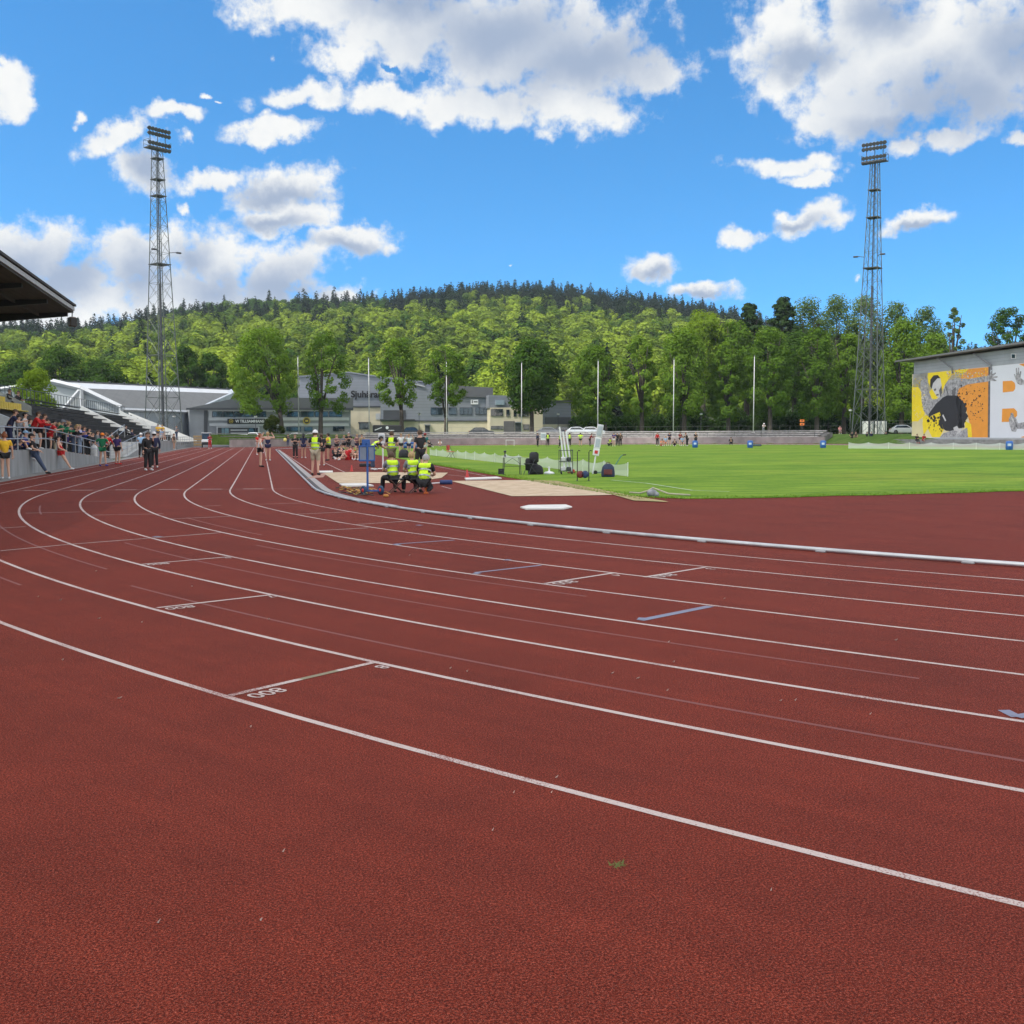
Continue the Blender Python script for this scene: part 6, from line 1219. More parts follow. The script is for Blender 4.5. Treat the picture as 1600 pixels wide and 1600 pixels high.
# small white utility vehicle at the end of the straight
p = at(323, 699.2); t = T('utility_cart', 'small white utility cart at the far end of the left lanes', 'utility cart', p, face(p, 0)); m = MB(); m.bbox((0, 0, .72), (1.25, 2.4, .62), .10); m.build('body', WHITE, t); m = MB(); m.bbox((0, .1, 1.86), (1.25, 1.5, .08), .03)
m.build('roof', WHITE, t); m = MB(); m.prism([(-.56, -.78, 1.05), (.56, -.78, 1.05), (.5, -.62, 1.8), (-.5, -.62, 1.8)], (0, .03, 0)); m.build('windscreen', glass(), t)
for sx in (-.56, .56):
    m = MB(); m.tube([(sx, -.78, 1.02), (sx*.9, -.62, 1.84)], .03, 5); m.tube([(sx, .8, 1.02), (sx, .75, 1.84)], .03, 5); m.build('roof_post', DARKST, t)
    for yy in (-.8, .8): m = MB(); m.lathe([(.08, -.08), (.25, -.08), (.25, .08), (.08, .08)], 14, (sx*.98, yy, .25), Matrix.Rotation(PI/2, 3, 'Y')); m.build('wheel', TYRE, t)
m = MB(); m.bbox((0, -1.18, .52), (1.2, .1, .38), .03); m.build('bumper', BLACK, t); m = MB(); m.bbox((0, .3, 1.15), (.9, .4, .5), .08); m.build('seat', BLACK, t)
p = W(309, 690, 147); t = T('wooden_crate', 'tan wooden crate stacked left of the white utility cart', 'crate', (p.x, p.y, zg(p.x, p.y)), face(p)); m = MB()
for z in (.25, .62, 1.0, 1.38): m.bbox((0, -.5, z), (1.1, .03, .28), .006); m.bbox((-.55, 0, z), (.03, 1.0, .28), .006); m.bbox((.55, 0, z), (.03, 1.0, .28), .006)
m.build('slats', M('tan_wood', (.36, .24, .12), .7), t)
for sx in (-.5, .5): m = MB(); m.bbox((sx, -.46, .8), (.07, .05, 1.55), .006); m.build('corner_post', M('tan_wood', (0, 0, 0)), t)
# litter bin and white bag by the crowd
p = onL(148, 712, -10.0); p.z = walk(p.y); t = T('white_sack', 'tall white sack standing by the railing in front of the crowd', 'sack', p); m = MB(); m.lathe([(.2, 0), (.24, .1), (.24, .65), (.2, .8), (.1, .86)], 12); m.build('body', M('white_sack_cloth', (.55, .57, .58), .8, 0, .15, 4), t, True); m = MB(); m.lathe([(.08, .85), (.13, .93), (.1, .95)], 10); m.build('neck', M('white_sack_cloth', (0, 0, 0)), t)
# chain fence behind terraces
FEN = M('thin_fence_wire', (.20, .21, .20), .5, .4)
P = [(p.x, p.y, zo(p.x, p.y)) for p in (W(x, 678, 176) for x in range(690, 1330, 16))]
railing('thin dark post and wire fence behind the far terrace', P, 1.4, (1, .5), 3.2, FEN, 'fence', .009)
P = [(p.x, p.y, zo(p.x, p.y)) for p in (W(x, 680, 172) for x in (1362, 1380, 1400, 1422))]
railing('grey mesh fence between floodlight tower and mural building', P, 2.2, (1, .75, .5, .25), 1.6, FEN, 'fence', .014)
P = [(p.x, p.y, zo(p.x, p.y)) for p in (W(x, 688, 176) for x in (530, 545, 560, 575))]
railing('grey plank fence in front of the cream hall wall', P, 1.1, (1, .8, .6, .4, .2), .5, M('grey_fence_wood', (.16, .15, .14), .8), 'fence')
# ================================================================ people
def skin_mesh(name, V, E, R, root=0, sub=1):
    me = bpy.data.meshes.new(name); me.from_pydata(V, E, []); o = bpy.data.objects.new(name, me); COL.objects.link(o)
    o.modifiers.new('skin', 'SKIN').use_smooth_shade = True
    sv_ = me.skin_vertices[0].data
    for i, r in enumerate(R): sv_[i].radius = (r, r) if not isinstance(r, tuple) else r
    for i in range(len(V)): sv_[i].use_root = (i == root)
    if sub: s = o.modifiers.new('sub', 'SUBSURF'); s.levels = sub; s.render_levels = sub
    bpy.context.view_layer.update()
    out = bpy.data.meshes.new_from_object(o.evaluated_get(bpy.context.evaluated_depsgraph_get()))
    bpy.data.objects.remove(o); bpy.data.meshes.remove(me); out.name = name
    out.polygons.foreach_set('use_smooth', [True]*len(out.polygons)); return out
def rotx(v, a): c, s = math.cos(a), math.sin(a); return Vector((v[0], v[1]*c+v[2]*s, v[2]*c-v[1]*s))   # lean forward (+y) for positive a
# pose: lean, pelvis (x, y, z), left/right knee and ankle, left/right elbow and wrist offsets from the shoulder; figure faces +y
ARM0 = ((.07, -.01, -.27), (.08, .05, -.51)); FR = ((.06, .05, -.25), (-.07, .27, -.20)); HIP = ((.20, -.08, -.21), (.02, .03, -.40)); UP = ((.16, .10, -.10), (.0, .13, .14)); RAIL = ((.06, .15, -.22), (-.02, .40, -.16)); REACH = ((.05, .20, -.20), (.0, .42, -.28)); LAP = ((.06, .08, -.25), (-.06, .30, -.27)); BACKP = ((.09, -.16, -.22), (.12, -.30, -.38)); UP2 = ((.22, .05, -.06), (.10, .12, .17)); FOLD = ((.09, .05, -.25), (-.16, .22, -.17))
POSES = {
 'stand': (0, (0, 0, .94), ((.10, .02, .50), (.11, -.02, .085)), ((.10, .02, .50), (.11, -.02, .085)), ARM0, ARM0),
 'relax': (.03, (.03, 0, .935), ((.12, .06, .50), (.15, .06, .085)), ((.09, .0, .50), (.07, -.03, .085)), ARM0, FR),
 'front': (.04, (0, 0, .94), ((.10, .02, .50), (.13, .02, .085)), ((.10, .02, .50), (.11, -.04, .085)), FR, FR),
 'hips': (0, (0, 0, .94), ((.12, .02, .50), (.15, 0, .085)), ((.12, .02, .50), (.15, 0, .085)), HIP, HIP),
 'fold': (0, (0, 0, .94), ((.10, .02, .50), (.12, 0, .085)), ((.10, .03, .50), (.10, .03, .085)), FOLD, FOLD),
 'walk': (.06, (0, 0, .92), ((.09, .20, .52), (.08, .24, .085)), ((.09, .02, .49), (.09, -.28, .14)), ((.08, -.12, -.24), (.07, -.08, -.49)), ((.08, .10, -.25), (.05, .25, -.42))),
 'rail': (.42, (0, -.08, .92), ((.10, -.05, .49), (.11, -.10, .085)), ((.10, -.02, .49), (.11, -.06, .085)), RAIL, RAIL),
 'leanback': (-.24, (0, -.10, .88), ((.10, .10, .47), (.10, .30, .085)), ((.10, .12, .47), (.10, .34, .085)), ((.05, .06, -.26), (.0, .28, -.38)), ((.05, .06, -.26), (.0, .28, -.36))),
 'bend': (.78, (0, -.10, .90), ((.10, -.03, .48), (.12, .02, .085)), ((.10, -.05, .48), (.12, -.10, .085)), REACH, REACH),
 'photo': (0, (0, 0, .94), ((.10, .02, .50), (.10, .03, .085)), ((.10, .0, .50), (.10, -.06, .085)), UP2, UP2),
 'phone': (.05, (0, 0, .94), ((.10, .02, .50), (.12, .02, .085)), ((.10, .02, .50), (.12, -.02, .085)), ((.09, .06, -.24), (-.03, .20, -.02)), ARM0),
 'bench': (.16, (0, 0, .50), ((.12, .40, .50), (.13, .42, .085)), ((.12, .40, .50), (.13, .36, .085)), LAP, LAP),
 'stool': (.30, (0, 0, .52), ((.20, .38, .52), (.20, .46, .085)), ((.19, .38, .52), (.19, .40, .085)), LAP, LAP),
 'ground': (-.10, (0, 0, .13), ((.13, .36, .42), (.12, .62, .085)), ((.11, .42, .14), (.10, .84, .07)), BACKP, LAP),
 'hug': (.22, (0, 0, .13), ((.10, .34, .45), (.10, .48, .085)), ((.10, .34, .45), (.10, .50, .085)), ((.06, .18, -.20), (-.04, .40, -.20)), ((.06, .18, -.20), (-.04, .40, -.20))),
 'crouch': (.42, (0, -.05, .34), ((.17, .32, .46), (.15, .12, .10)), ((.13, .28, .16), (.13, -.06, .10)), LAP, LAP),
}
def limbs(k):
    lean, pel, lL, lR, aL, aR = POSES[k]; pel = Vector(pel); J = {'pel': pel}
    for n, h in (('waist', .17), ('chest', .36), ('neck', .515)): J[n] = pel + rotx((0, 0, h), lean*(1 if n != 'waist' else .8))
    hd = lean*.45
    J['head0'] = J['neck'] + rotx((0, .015, .075), hd); J['head1'] = J['neck'] + rotx((0, .03, .155), hd); J['head2'] = J['neck'] + rotx((0, .02, .235), hd); J['hdir'] = rotx((0, 0, 1), hd)
    for s, sd_, leg, arm in ((-1, 'L', lL, aL), (1, 'R', lR, aR)):
        J['sh'+sd_] = pel + rotx((s*.185, 0, .465), lean); f = lambda v: Vector((v[0]*s, v[1], v[2]))
        J['el'+sd_] = J['sh'+sd_] + f(arm[0]); J['wr'+sd_] = J['sh'+sd_] + f(arm[1]); J['hip'+sd_] = pel + Vector((s*.09, .0, -.03)); J['kn'+sd_] = f(leg[0]); J['an'+sd_] = f(leg[1]); 
        sh = J['an'+sd_]-J['kn'+sd_]; fw = Vector((s*.03, .14, -.045)) if sh.z < -.15 else Vector((s*.03, .06, .14)); J['toe'+sd_] = J['an'+sd_] + fw; J['heel'+sd_] = J['an'+sd_] + Vector((0, -.05, -.04))
    return J
PCACHE = {}
def piece(k, what):
    key = (k, what)
    if key in PCACHE: return PCACHE[key]
    J = limbs(k); V = []; E = []; R = []; idx = {}
    def v(n, r, p=None):
        idx[n] = len(V); V.append(tuple(p if p is not None else J[n])); R.append(r); return idx[n]
    def e(*ns): E.extend((idx[a], idx[b]) for a, b in zip(ns[:-1], ns[1:]))
    lp = lambda a, b, f: J[a].lerp(J[b], f)
    if what == 'body':
        v('pel', .125); v('waist', .112); v('chest', .135); v('neck', .058); v('head0', .066); v('head1', .098); v('head2', .078); e('pel', 'waist', 'chest', 'neck', 'head0', 'head1', 'head2')
        for s in 'LR':
            v('sh'+s, .064); v('el'+s, .043); v('wr'+s, .031); v('hand'+s, .036, J['wr'+s] + (J['wr'+s]-J['el'+s]).normalized()*.07); e('chest', 'sh'+s, 'el'+s, 'wr'+s, 'hand'+s)
            v('hip'+s, .092); v('kn'+s, .060); v('an'+s, .041); v('toe'+s, .034); e('pel', 'hip'+s, 'kn'+s, 'an'+s, 'toe'+s)
        me = skin_mesh('person', V, E, R)
        bm = bmesh.new(); bm.from_mesh(me); add = MB(); up = J['hdir']; fwd = Vector((0, 1, 0)); fwd = (fwd - up*fwd.dot(up)).normalized(); rt = fwd.cross(up); hc = J['head1']
        add.tube([hc+fwd*.085+up*.03, hc+fwd*.118-up*.022, hc+fwd*.09-up*.03], [.010, .017, .012], 6); 
        for s in (-1, 1): add.ball(hc+rt*s*.098-up*.005-fwd*.01, (.014, .024, .032), 6, 5)
        for s in 'LR':
            d_ = (J['wr'+s]-J['el'+s]).normalized(); sd = d_.cross(Vector((0, 1, .3))).normalized(); b0 = J['wr'+s]+d_*.085; nrm_ = d_.cross(sd)
            for q, l in ((-.027, .062), (-.009, .074), (.010, .07), (.027, .055)): add.tube([b0+sd*q, b0+sd*q*1.1+d_*l*.5+nrm_*.006, b0+sd*q*1.1+d_*l+nrm_*.024], [.0095, .009, .007], 5)
            add.tube([J['wr'+s]+d_*.03+sd*.03, J['wr'+s]+d_*.06+sd*.055+nrm_*.01, J['wr'+s]+d_*.095+sd*.058+nrm_*.02], [.012, .011, .008], 5)
        o_ = len(me.vertices); vs = [x.co.copy() for x in me.vertices]; fs = [tuple(p.vertices) for p in me.polygons]; mi = [0]*len(fs)
        vs += [Vector(q) for q in add.v]; fs += [tuple(i+o_ for i in f) for f in add.f]; mi += [0]*len(add.f)
        fc = MB()
        for s in (-1, 1): fc.ball(hc+fwd*.088+rt*s*.036+up*.018, (.013, .010, .010), 6, 4); fc.tube([hc+fwd*.096+rt*s*.02+up*.042, hc+fwd*.088+rt*s*.052+up*.040], .006, 4)
        fc.tube([hc+fwd*.094-rt*.024-up*.058, hc+fwd*.098-up*.060, hc+fwd*.094+rt*.024-up*.058], .0065, 4)
        o_ = len(vs); vs += [Vector(q) for q in fc.v]; fs += [tuple(i+o_ for i in f) for f in fc.f]; mi += [1]*len(fc.f)
        bm.free(); bpy.data.meshes.remove(me); me = bpy.data.meshes.new('person'); me.from_pydata(vs, [], fs); me.materials.append(None); me.materials.append(FACEM); me.polygons.foreach_set('material_index', mi); me.polygons.foreach_set('use_smooth', [True]*len(fs))
    elif what in ('tee', 'long', 'singlet', 'vest'):
        g = .028 if what == 'vest' else 0; v('pel', .146+g, J['pel'] + (J['waist']-J['pel'])*(0 if what == 'vest' else -.1)); v('waist', .137+g); v('chest', .155+g)
        if what == 'vest': v('uc', .160, lp('chest', 'neck', .42)); v('nk', .088, lp('chest', 'neck', .74)); e('pel', 'waist', 'chest', 'uc', 'nk')
        else: v('nk', .072, lp('chest', 'neck', .72)); e('pel', 'waist', 'chest', 'nk')
        for s in 'LR':
            v('sh'+s, {'singlet': .060, 'vest': .110}.get(what, .078), lp('sh'+s, 'chest', {'singlet': .22, 'vest': .10}.get(what, 0))); e('uc' if what == 'vest' else 'chest', 'sh'+s)
            if what == 'tee': v('se'+s, .060, lp('sh'+s, 'el'+s, .72)); e('sh'+s, 'se'+s)
            if what == 'long': v('el'+s, .058); v('we'+s, .044, lp('el'+s, 'wr'+s, .93)); e('sh'+s, 'el'+s, 'we'+s)
        me = skin_mesh({'tee': 'shirt', 'long': 'jacket', 'singlet': 'singlet', 'vest': 'safety_vest'}[what], V, E, R)
    elif what in ('shorts', 'trousers', 'bermuda'):
        v('pel', .143, J['pel'] + Vector((0, 0, .02)));
        for s in 'LR':
            v('hip'+s, .112); e('pel', 'hip'+s); f = {'shorts': .45, 'bermuda': .9, 'trousers': 1}[what]
            if what == 'trousers': v('kn'+s, .080); v('ae'+s, .066, lp('kn'+s, 'an'+s, .93)); e('hip'+s, 'kn'+s, 'ae'+s)
            else: v('te'+s, .103 if what == 'shorts' else .097, lp('hip'+s, 'kn'+s, f)); e('hip'+s, 'te'+s)
        me = skin_mesh('shorts' if what != 'trousers' else 'trousers', V, E, R)
    elif what in ('shoeL', 'shoeR'):
        s = what[-1]; v('heel', .043, J['heel'+s]); v('an', .050, J['an'+s]+(J['toe'+s]-J['an'+s])*.05); v('toe', .043, J['toe'+s]+(J['toe'+s]-J['an'+s])*.25); e('heel', 'an', 'toe'); me = skin_mesh('shoe', V, E, R)
    else:
        up = J['hdir']; fwd = Vector((0, 1, 0)); fwd = (fwd - up*fwd.dot(up)).normalized(); rt = fwd.cross(up); hc = J['head1'] + up*.012; m = MB()
        Bs = lambda x, y, z: hc + rt*x + fwd*y + up*z
        def shell(r, cut, back=0):
            n, k_ = 14, 8; vs = []
            for i in range(k_+1):
                for j in range(n):
                    a = 2*PI*j/n; fx = math.cos(a); lim = cut(fx); th = lim*i/k_; vs.append(Bs(r*math.sin(th)*math.sin(a)*.93, r*math.sin(th)*math.cos(a)*1.06 - .012, r*math.cos(th)*1.1))
            m.add(vs, [(i*n+j, i*n+(j+1) % n, (i+1)*n+(j+1) % n, (i+1)*n+j) for i in range(k_) for j in range(n)])
        if what == 'cap':
            shell(.118, lambda c: 1.50); pts = [Bs(.085*math.sin(a), .10+.075*math.cos(a), .012) for a in [PI*(i/8)-PI/2 for i in range(9)]]; m.prism([Bs(-.085, .07, .02)]+pts+[Bs(.085, .07, .02)], up*.012)
        elif what == 'hat': 
            shell(.118, lambda c: 1.45); m.lathe([(.10, .0), (.17, -.03), (.175, -.025), (.10, .012)], 16, hc+up*.02)
        else:
            shell(.113, lambda c: 1.18 if c > .45 else (1.55 if c > .1 else 2.15))
            if what == 'hair_long': m.tube([Bs(0, -.06, .03), Bs(0, -.095, -.08), Bs(0, -.10, -.20), Bs(0, -.09, -.27)], [.075, .085, .07, .03], 8)
            if what == 'hair_pony': m.tube([Bs(0, -.10, .06), Bs(0, -.16, .02), Bs(0, -.16, -.10), Bs(0, -.14, -.19)], [.03, .04, .035, .012], 7)
            if what == 'hair_bun': m.ball(Bs(0, -.07, .115), .05, 8, 6)
        me = bpy.data.meshes.new({'cap': 'cap', 'hat': 'bucket_hat'}.get(what, 'hair')); me.from_pydata([tuple(q) for q in m.v], [], m.f); me.polygons.foreach_set('use_smooth', [True]*len(m.f))
        bm = bmesh.new(); bm.from_mesh(me); bmesh.ops.recalc_face_normals(bm, faces=bm.faces); bm.to_mesh(me); bm.free()
    if what != 'body': me.materials.append(None)
    PCACHE[key] = me; return me
FACEM = M('dark_facial_feature', (.09, .035, .03), .6); FACEM.name = 'facial_features'
CL = {'black': (.012, .012, .014), 'navy': (.014, .018, .06), 'blue': (.015, .045, .30), 'red': (.50, .012, .015), 'dred': (.24, .012, .02), 'green': (.01, .17, .075), 'dgreen': (.015, .06, .04), 'yellow': (.70, .42, .02), 'white': (.66, .67, .68), 'lilac': (.42, .42, .58), 'lblue': (.28, .45, .66), 'grey': (.17, .18, .20), 'jeans': (.045, .065, .12), 'ljeans': (.22, .29, .40), 'khaki': (.36, .31, .23), 'purple': (.055, .03, .16), 'orange': (.75, .20, .02), 'brown': (.10, .06, .035), 'hiviz': (.62, .95, .03), 'plaid': (.22, .12, .12), 'teal': (.02, .16, .16), 'pink': (.60, .25, .25), 'olive': (.10, .09, .05), 'tan': (.35, .25, .15)}
HAIRC = {'dk': (.018, .012, .009), 'br': (.07, .038, .02), 'bl': (.36, .24, .11), 'rd': (.22, .07, .025), 'gy': (.32, .31, .30), 'bk': (.008, .008, .008)}
def cm(c): return M('cloth_'+c, CL[c], .85, 0, .14, 9, .15)
def hm_(c): return M('hair_'+c, HAIRC[c], .7, 0, .3, 30)
SKINS = [M('skin_light', (.55, .33, .24), .55, 0, .06, 6), M('skin_tan', (.42, .24, .16), .55, 0, .06, 6), M('skin_dark', (.14, .07, .045), .55, 0, .06, 6)]
BAND = M('grey_reflective_band', (.30, .34, .33), .35, .3)
def put(me, parent, mat, name=None):
    o = bpy.data.objects.new(name or me.name, me); COL.objects.link(o); o.parent = parent
    o.material_slots[0].link = 'OBJECT'; o.material_slots[0].material = mat; return o
def person(label, pos, deg, pose, top, bot, hair='dk', hstyle='hair', shoes='white', h=1.75, skin=0, vest=False, cap=None, mirror=False, group=None):
    """pos: where the feet (or seat) stand; deg: 0 faces the camera, 90 faces right in the photo, 180 away"""
    o = put(piece(pose, 'body'), None, SKINS[skin], 'person'); tag(o, label, 'person', group)
    phi = math.atan2(-pos.y, -pos.x); o.location = pos; o.rotation_euler = (0, 0, phi - PI/2 + math.radians(deg)); s = h/1.755; o.scale = (-s if mirror else s, s, s)
    put(piece(pose, top[0]), o, cm(top[1])); put(piece(pose, bot[0]), o, cm(bot[1]))
    for s_ in 'LR': put(piece(pose, 'shoe'+s_), o, cm(shoes))
    put(piece(pose, hstyle), o, hm_(hair))
    if cap: put(piece(pose, cap[0]), o, cm(cap[1]))
    if vest:
        v = put(piece(pose, 'vest'), o, cm('hiviz')); J = limbs(pose)
        ax = (J['chest']-J['pel']).normalized(); R = Vector((0, 0, 1)).rotation_difference(ax).to_matrix()
        for f in (.13, .30):
            key = (pose, 'band', f)
            if key not in PCACHE:
                m = MB(); c = J['pel'].lerp(J['chest'], f/.36); r = .187 if f > .2 else .181; n = 20; vs = []
                for z in (-.022, .022):
                    for j in range(n): a = 2*PI*j/n; vs.append(c + R @ Vector((r*math.cos(a), r*math.sin(a)*.98, z)))
                m.add(vs, [(j, (j+1) % n, n+(j+1) % n, n+j) for j in range(n)]); me = bpy.data.meshes.new('reflective_band'); me.from_pydata([tuple(q) for q in m.v], [], m.f); me.materials.append(BAND); PCACHE[key] = me
            b = bpy.data.objects.new('reflective_band', PCACHE[key]); COL.objects.link(b); b.parent = v
    return o
T_, L_, S_2, V_ = 'tee', 'long', 'singlet', 'vest'
def gp(x, y): return G(x, y)
def wp(x, L, ref=690): p = onL(x, ref, L); return Vector((L, p.y, walk(p.y)+zg(L, p.y)))
# --- by the wall, on the track side
person('person in yellow shirt and black shorts standing at the left end of the wall', gp(9, 749), -170, 'stand', (T_, 'yellow'), ('shorts', 'black'), 'rd', 'hair_bun', 'white', 1.72)
person('person with dark hair mostly hidden at the left picture edge beside the yellow shirt', gp(-2, 747), 150, 'relax', (T_, 'yellow'), ('shorts', 'black'), 'br', 'hair', 'black', 1.74, 1)
person('man in black T-shirt, jeans and cap leaning back against the concrete wall', Vector((-9.12, gp(64, 740).y, 0)), 80, 'leanback', (T_, 'black'), ('trousers', 'jeans'), 'dk', 'hair', 'black', 1.80, 0, cap=('cap', 'black'))
person('girl in red top and red shorts leaning on the sloping wall', Vector((-9.14, gp(95, 733).y, 0)), 78, 'leanback', (S_2, 'red'), ('shorts', 'red'), 'dk', 'hair_pony', 'white', 1.70)
person('person in green shirt and green shorts with orange cap beside the ramp', gp(161, 728.5), 160, 'hips', (T_, 'green'), ('shorts', 'green'), 'rd', 'hair', 'blue', 1.74, cap=('cap', 'orange'))
person('person in purple shirt, black shorts and red shoes beside the ramp', gp(184, 726), 140, 'stand', (T_, 'purple'), ('shorts', 'black'), 'dk', 'hair_pony', 'red', 1.70, 0)
person('person in red jacket with black trousers climbing the ramp steps', Vector((-9.95, gp(190, 718).y+1, .12)), 150, 'walk', (L_, 'red'), ('trousers', 'black'), 'br', 'hair', 'black', 1.72)
person('person in light blue shirt and black trousers seen from behind beside the ramp', gp(221, 715), 175, 'front', (T_, 'lblue'), ('trousers', 'black'), 'gy', 'hair', 'black', 1.78, cap=('cap', 'white'))
person('person in black tracksuit and white shoes standing on the outer lanes', gp(231, 735.5), 35, 'phone', (L_, 'black'), ('trousers', 'black'), 'br', 'hair', 'white', 1.76)
person('person in black clothes and white cap just behind the black tracksuit figure', gp(242, 731.5), 200, 'stand', (L_, 'navy'), ('trousers', 'black'), 'dk', 'hair', 'white', 1.80, cap=('cap', 'white'))
person('brown haired person in brown and yellow by the railing past the wall block', gp(272, 703), 60, 'stand', (T_, 'brown'), ('shorts', 'khaki'), 'br', 'hair', 'white', 1.78)
person('distant person in red clothes beside the white utility cart', gp(328, 701), 20, 'front', (L_, 'dred'), ('trousers', 'red'), 'br', 'hair', 'white', 1.75)
# --- along the railing on the walkway, left to right
R1, R2, R3 = -10.02, -10.75, -11.5
for a in [
    ('man in navy polo shirt leaning on the rail, leftmost of the crowd', 18, R1, 95, 'rail', (T_, 'navy'), ('trousers', 'navy'), 'br'),
    ('person in white shirt right behind the light blue cap', 40, R2, 80, 'stand', (T_, 'white'), ('shorts', 'black'), 'dk'),
    ('person in red jacket with white collar leaning on the rail, first of the red trio', 55, R1, 80, 'rail', (L_, 'red'), ('shorts', 'black'), 'br'),
    ('bare legged person in red jacket bending over the rail, second of the red trio', 65, R1, 78, 'rail', (L_, 'red'), ('shorts', 'black'), 'br'),
    ('person in red shirt lower at the rail, third of the red trio', 81, R1, 82, 'rail', (T_, 'red'), ('shorts', 'red'), 'dk'),
    ('person in dark jacket between the red jackets and the beige hat', 74, R2, 75, 'front', (L_, 'navy'), ('trousers', 'black'), 'br'),
    ('person with white bucket hat behind the third red shirt', 79, R3, 60, 'stand', (L_, 'black'), ('trousers', 'black'), 'bl'),
    ('fair haired person in dark green jacket looking over the crowd', 92, R2, 75, 'front', (L_, 'dgreen'), ('trousers', 'black'), 'bl'),
    ('person in green jacket with grey hat leaning on the rail', 93.5, R1, 80, 'rail', (L_, 'green'), ('trousers', 'navy'), 'gy'),
    ('blond person in green jacket leaning on the rail', 103, R1, 85, 'rail', (L_, 'green'), ('trousers', 'black'), 'bl'),
    ('long haired blond person in black at the rail right of the green jackets', 116, R1, 75, 'rail', (L_, 'black'), ('trousers', 'jeans'), 'bl'),
    ('person in pale lilac shirt standing at the sloping rail', 124, R1, 70, 'front', (T_, 'lilac'), ('trousers', 'ljeans'), 'bl'),
    ('person in bright blue jacket at the sloping rail', 131, R1, 80, 'front', (L_, 'blue'), ('trousers', 'black'), 'br'),
    ('tall person in black behind the bright blue jacket', 134, R2, 75, 'fold', (L_, 'black'), ('trousers', 'black'), 'dk'),
    ('person in black jacket and trousers right of the bright blue jacket', 139, R1, 85, 'stand', (L_, 'black'), ('trousers', 'black'), 'dk'),
    ('person in black with sunglasses beside the grey hoodie', 145, R2, 60, 'fold', (L_, 'black'), ('trousers', 'black'), 'dk'),
    ('person in grey hooded top beside the white sack', 152, R1, 80, 'front', (L_, 'grey'), ('trousers', 'ljeans'), 'br'),
    ('person in navy jacket behind the orange capped green shirt', 166, R2, 75, 'stand', (L_, 'navy'), ('trousers', 'navy'), 'br'),
    ('person in patterned yellow top sitting low behind the ramp', 174, R3, 40, 'bench', (T_, 'olive'), ('trousers', 'olive'), 'br'),
    ('person in pale shirt standing behind the grey hat', 99, R3, 60, 'stand', (T_, 'tan'), ('trousers', 'black'), 'br'),
    ('person in dark blue behind the long haired blond', 111, R3, 70, 'fold', (L_, 'navy'), ('trousers', 'black'), 'dk'),
    ('person in maroon jacket far back between red jackets', 60, R3, 70, 'stand', (L_, 'dred'), ('trousers', 'black'), 'br'),
    ('person in light grey jacket behind the navy polo', 30, R3, 70, 'fold', (L_, 'grey'), ('trousers', 'jeans'), 'dk'),
    ('person in teal jacket behind the white shirt', 47, R3, 80, 'front', (L_, 'teal'), ('trousers', 'black'), 'br'),
    ('person in yellow shirt, left of the two behind the wall block', 247, -10.6, 30, 'front', (T_, 'yellow'), ('shorts', 'black'), 'br'),
    ('person in yellow shirt, right of the two behind the wall block', 254, -10.6, 10, 'stand', (T_, 'yellow'), ('shorts', 'black'), 'bl'),
    ('person in white and blue top behind the wall block', 252, -10.15, 60, 'bench', (T_, 'lblue'), ('shorts', 'white'), 'br'),
    ('spectator in white cap and grey shirt high behind the navy polo', 26, -12.3, 70, 'stand', (T_, 'grey'), ('trousers', 'jeans'), 'br'),
    ('spectator in black jacket just behind the white shirt', 43, -12.3, 75, 'fold', (L_, 'black'), ('trousers', 'black'), 'dk'),
    ('spectator in lilac top standing high behind the first red jacket', 52, -12.4, 70, 'stand', (T_, 'lilac'), ('shorts', 'black'), 'bl'),
    ('spectator in brown jacket high behind the second red jacket', 69, -12.4, 70, 'front', (L_, 'brown'), ('trousers', 'black'), 'br'),
    ('spectator in olive shirt behind the white bucket hat', 86, -12.3, 70, 'fold', (T_, 'olive'), ('trousers', 'khaki'), 'dk'),
    ('spectator in purple top behind the two green jackets', 106, -12.3, 70, 'stand', (T_, 'purple'), ('trousers', 'black'), 'bl'),
    ('spectator in dark red top behind the pale lilac shirt', 121, -12.2, 70, 'fold', (L_, 'dred'), ('trousers', 'black'), 'br'),
    ('spectator in jeans blue shirt behind the bright blue jacket', 128, -11.4, 70, 'front', (T_, 'jeans'), ('trousers', 'black'), 'br'),
    ('spectator in khaki shirt left of the sunglasses wearer', 142, -11.4, 70, 'stand', (T_, 'khaki'), ('trousers', 'black'), 'bl'),
    ('spectator in white top sitting low beyond the grey hoodie', 158, -11.6, 50, 'bench', (T_, 'white'), ('trousers', 'jeans'), 'br'),
    ('person in grey sitting on the railing past the wall block', 276, -10.3, 60, 'fold', (T_, 'grey'), ('trousers', 'jeans'), 'br')]:
    lab, x, L, dg, po, tp, bt, hr = a
    st = 'hair_long' if 'long haired' in lab else 'hair'; cp = ('hat', 'white') if lab.startswith('person with white bucket') else ('cap', 'white') if 'white cap' in lab else (('hat', 'grey') if 'grey hat' in lab and 'leaning' in lab else None)
    person(lab, wp(x, L), dg-0, po, tp, bt, hr, st, 'white' if 'shorts' in bt[0] else 'black', 1.76 if 'lower' not in lab else 1.60, 0, cap=cp)
p = wp(24, -9.86); p.z -= .13; person('dark haired boy in navy sitting on the wall edge behind the rail', p + Vector((0, 0, .12)), 95, 'hug', (T_, 'navy'), ('shorts', 'navy'), 'dk', 'hair', 'white', 1.6)
p = wp(36, -9.80); p.z -= .46; person('person in blue jacket, striped trousers and light blue cap seated on the wall', p, 80, 'bench', (L_, 'blue'), ('trousers', 'navy'), 'br', 'hair', 'white', 1.72, cap=('cap', 'lblue'))
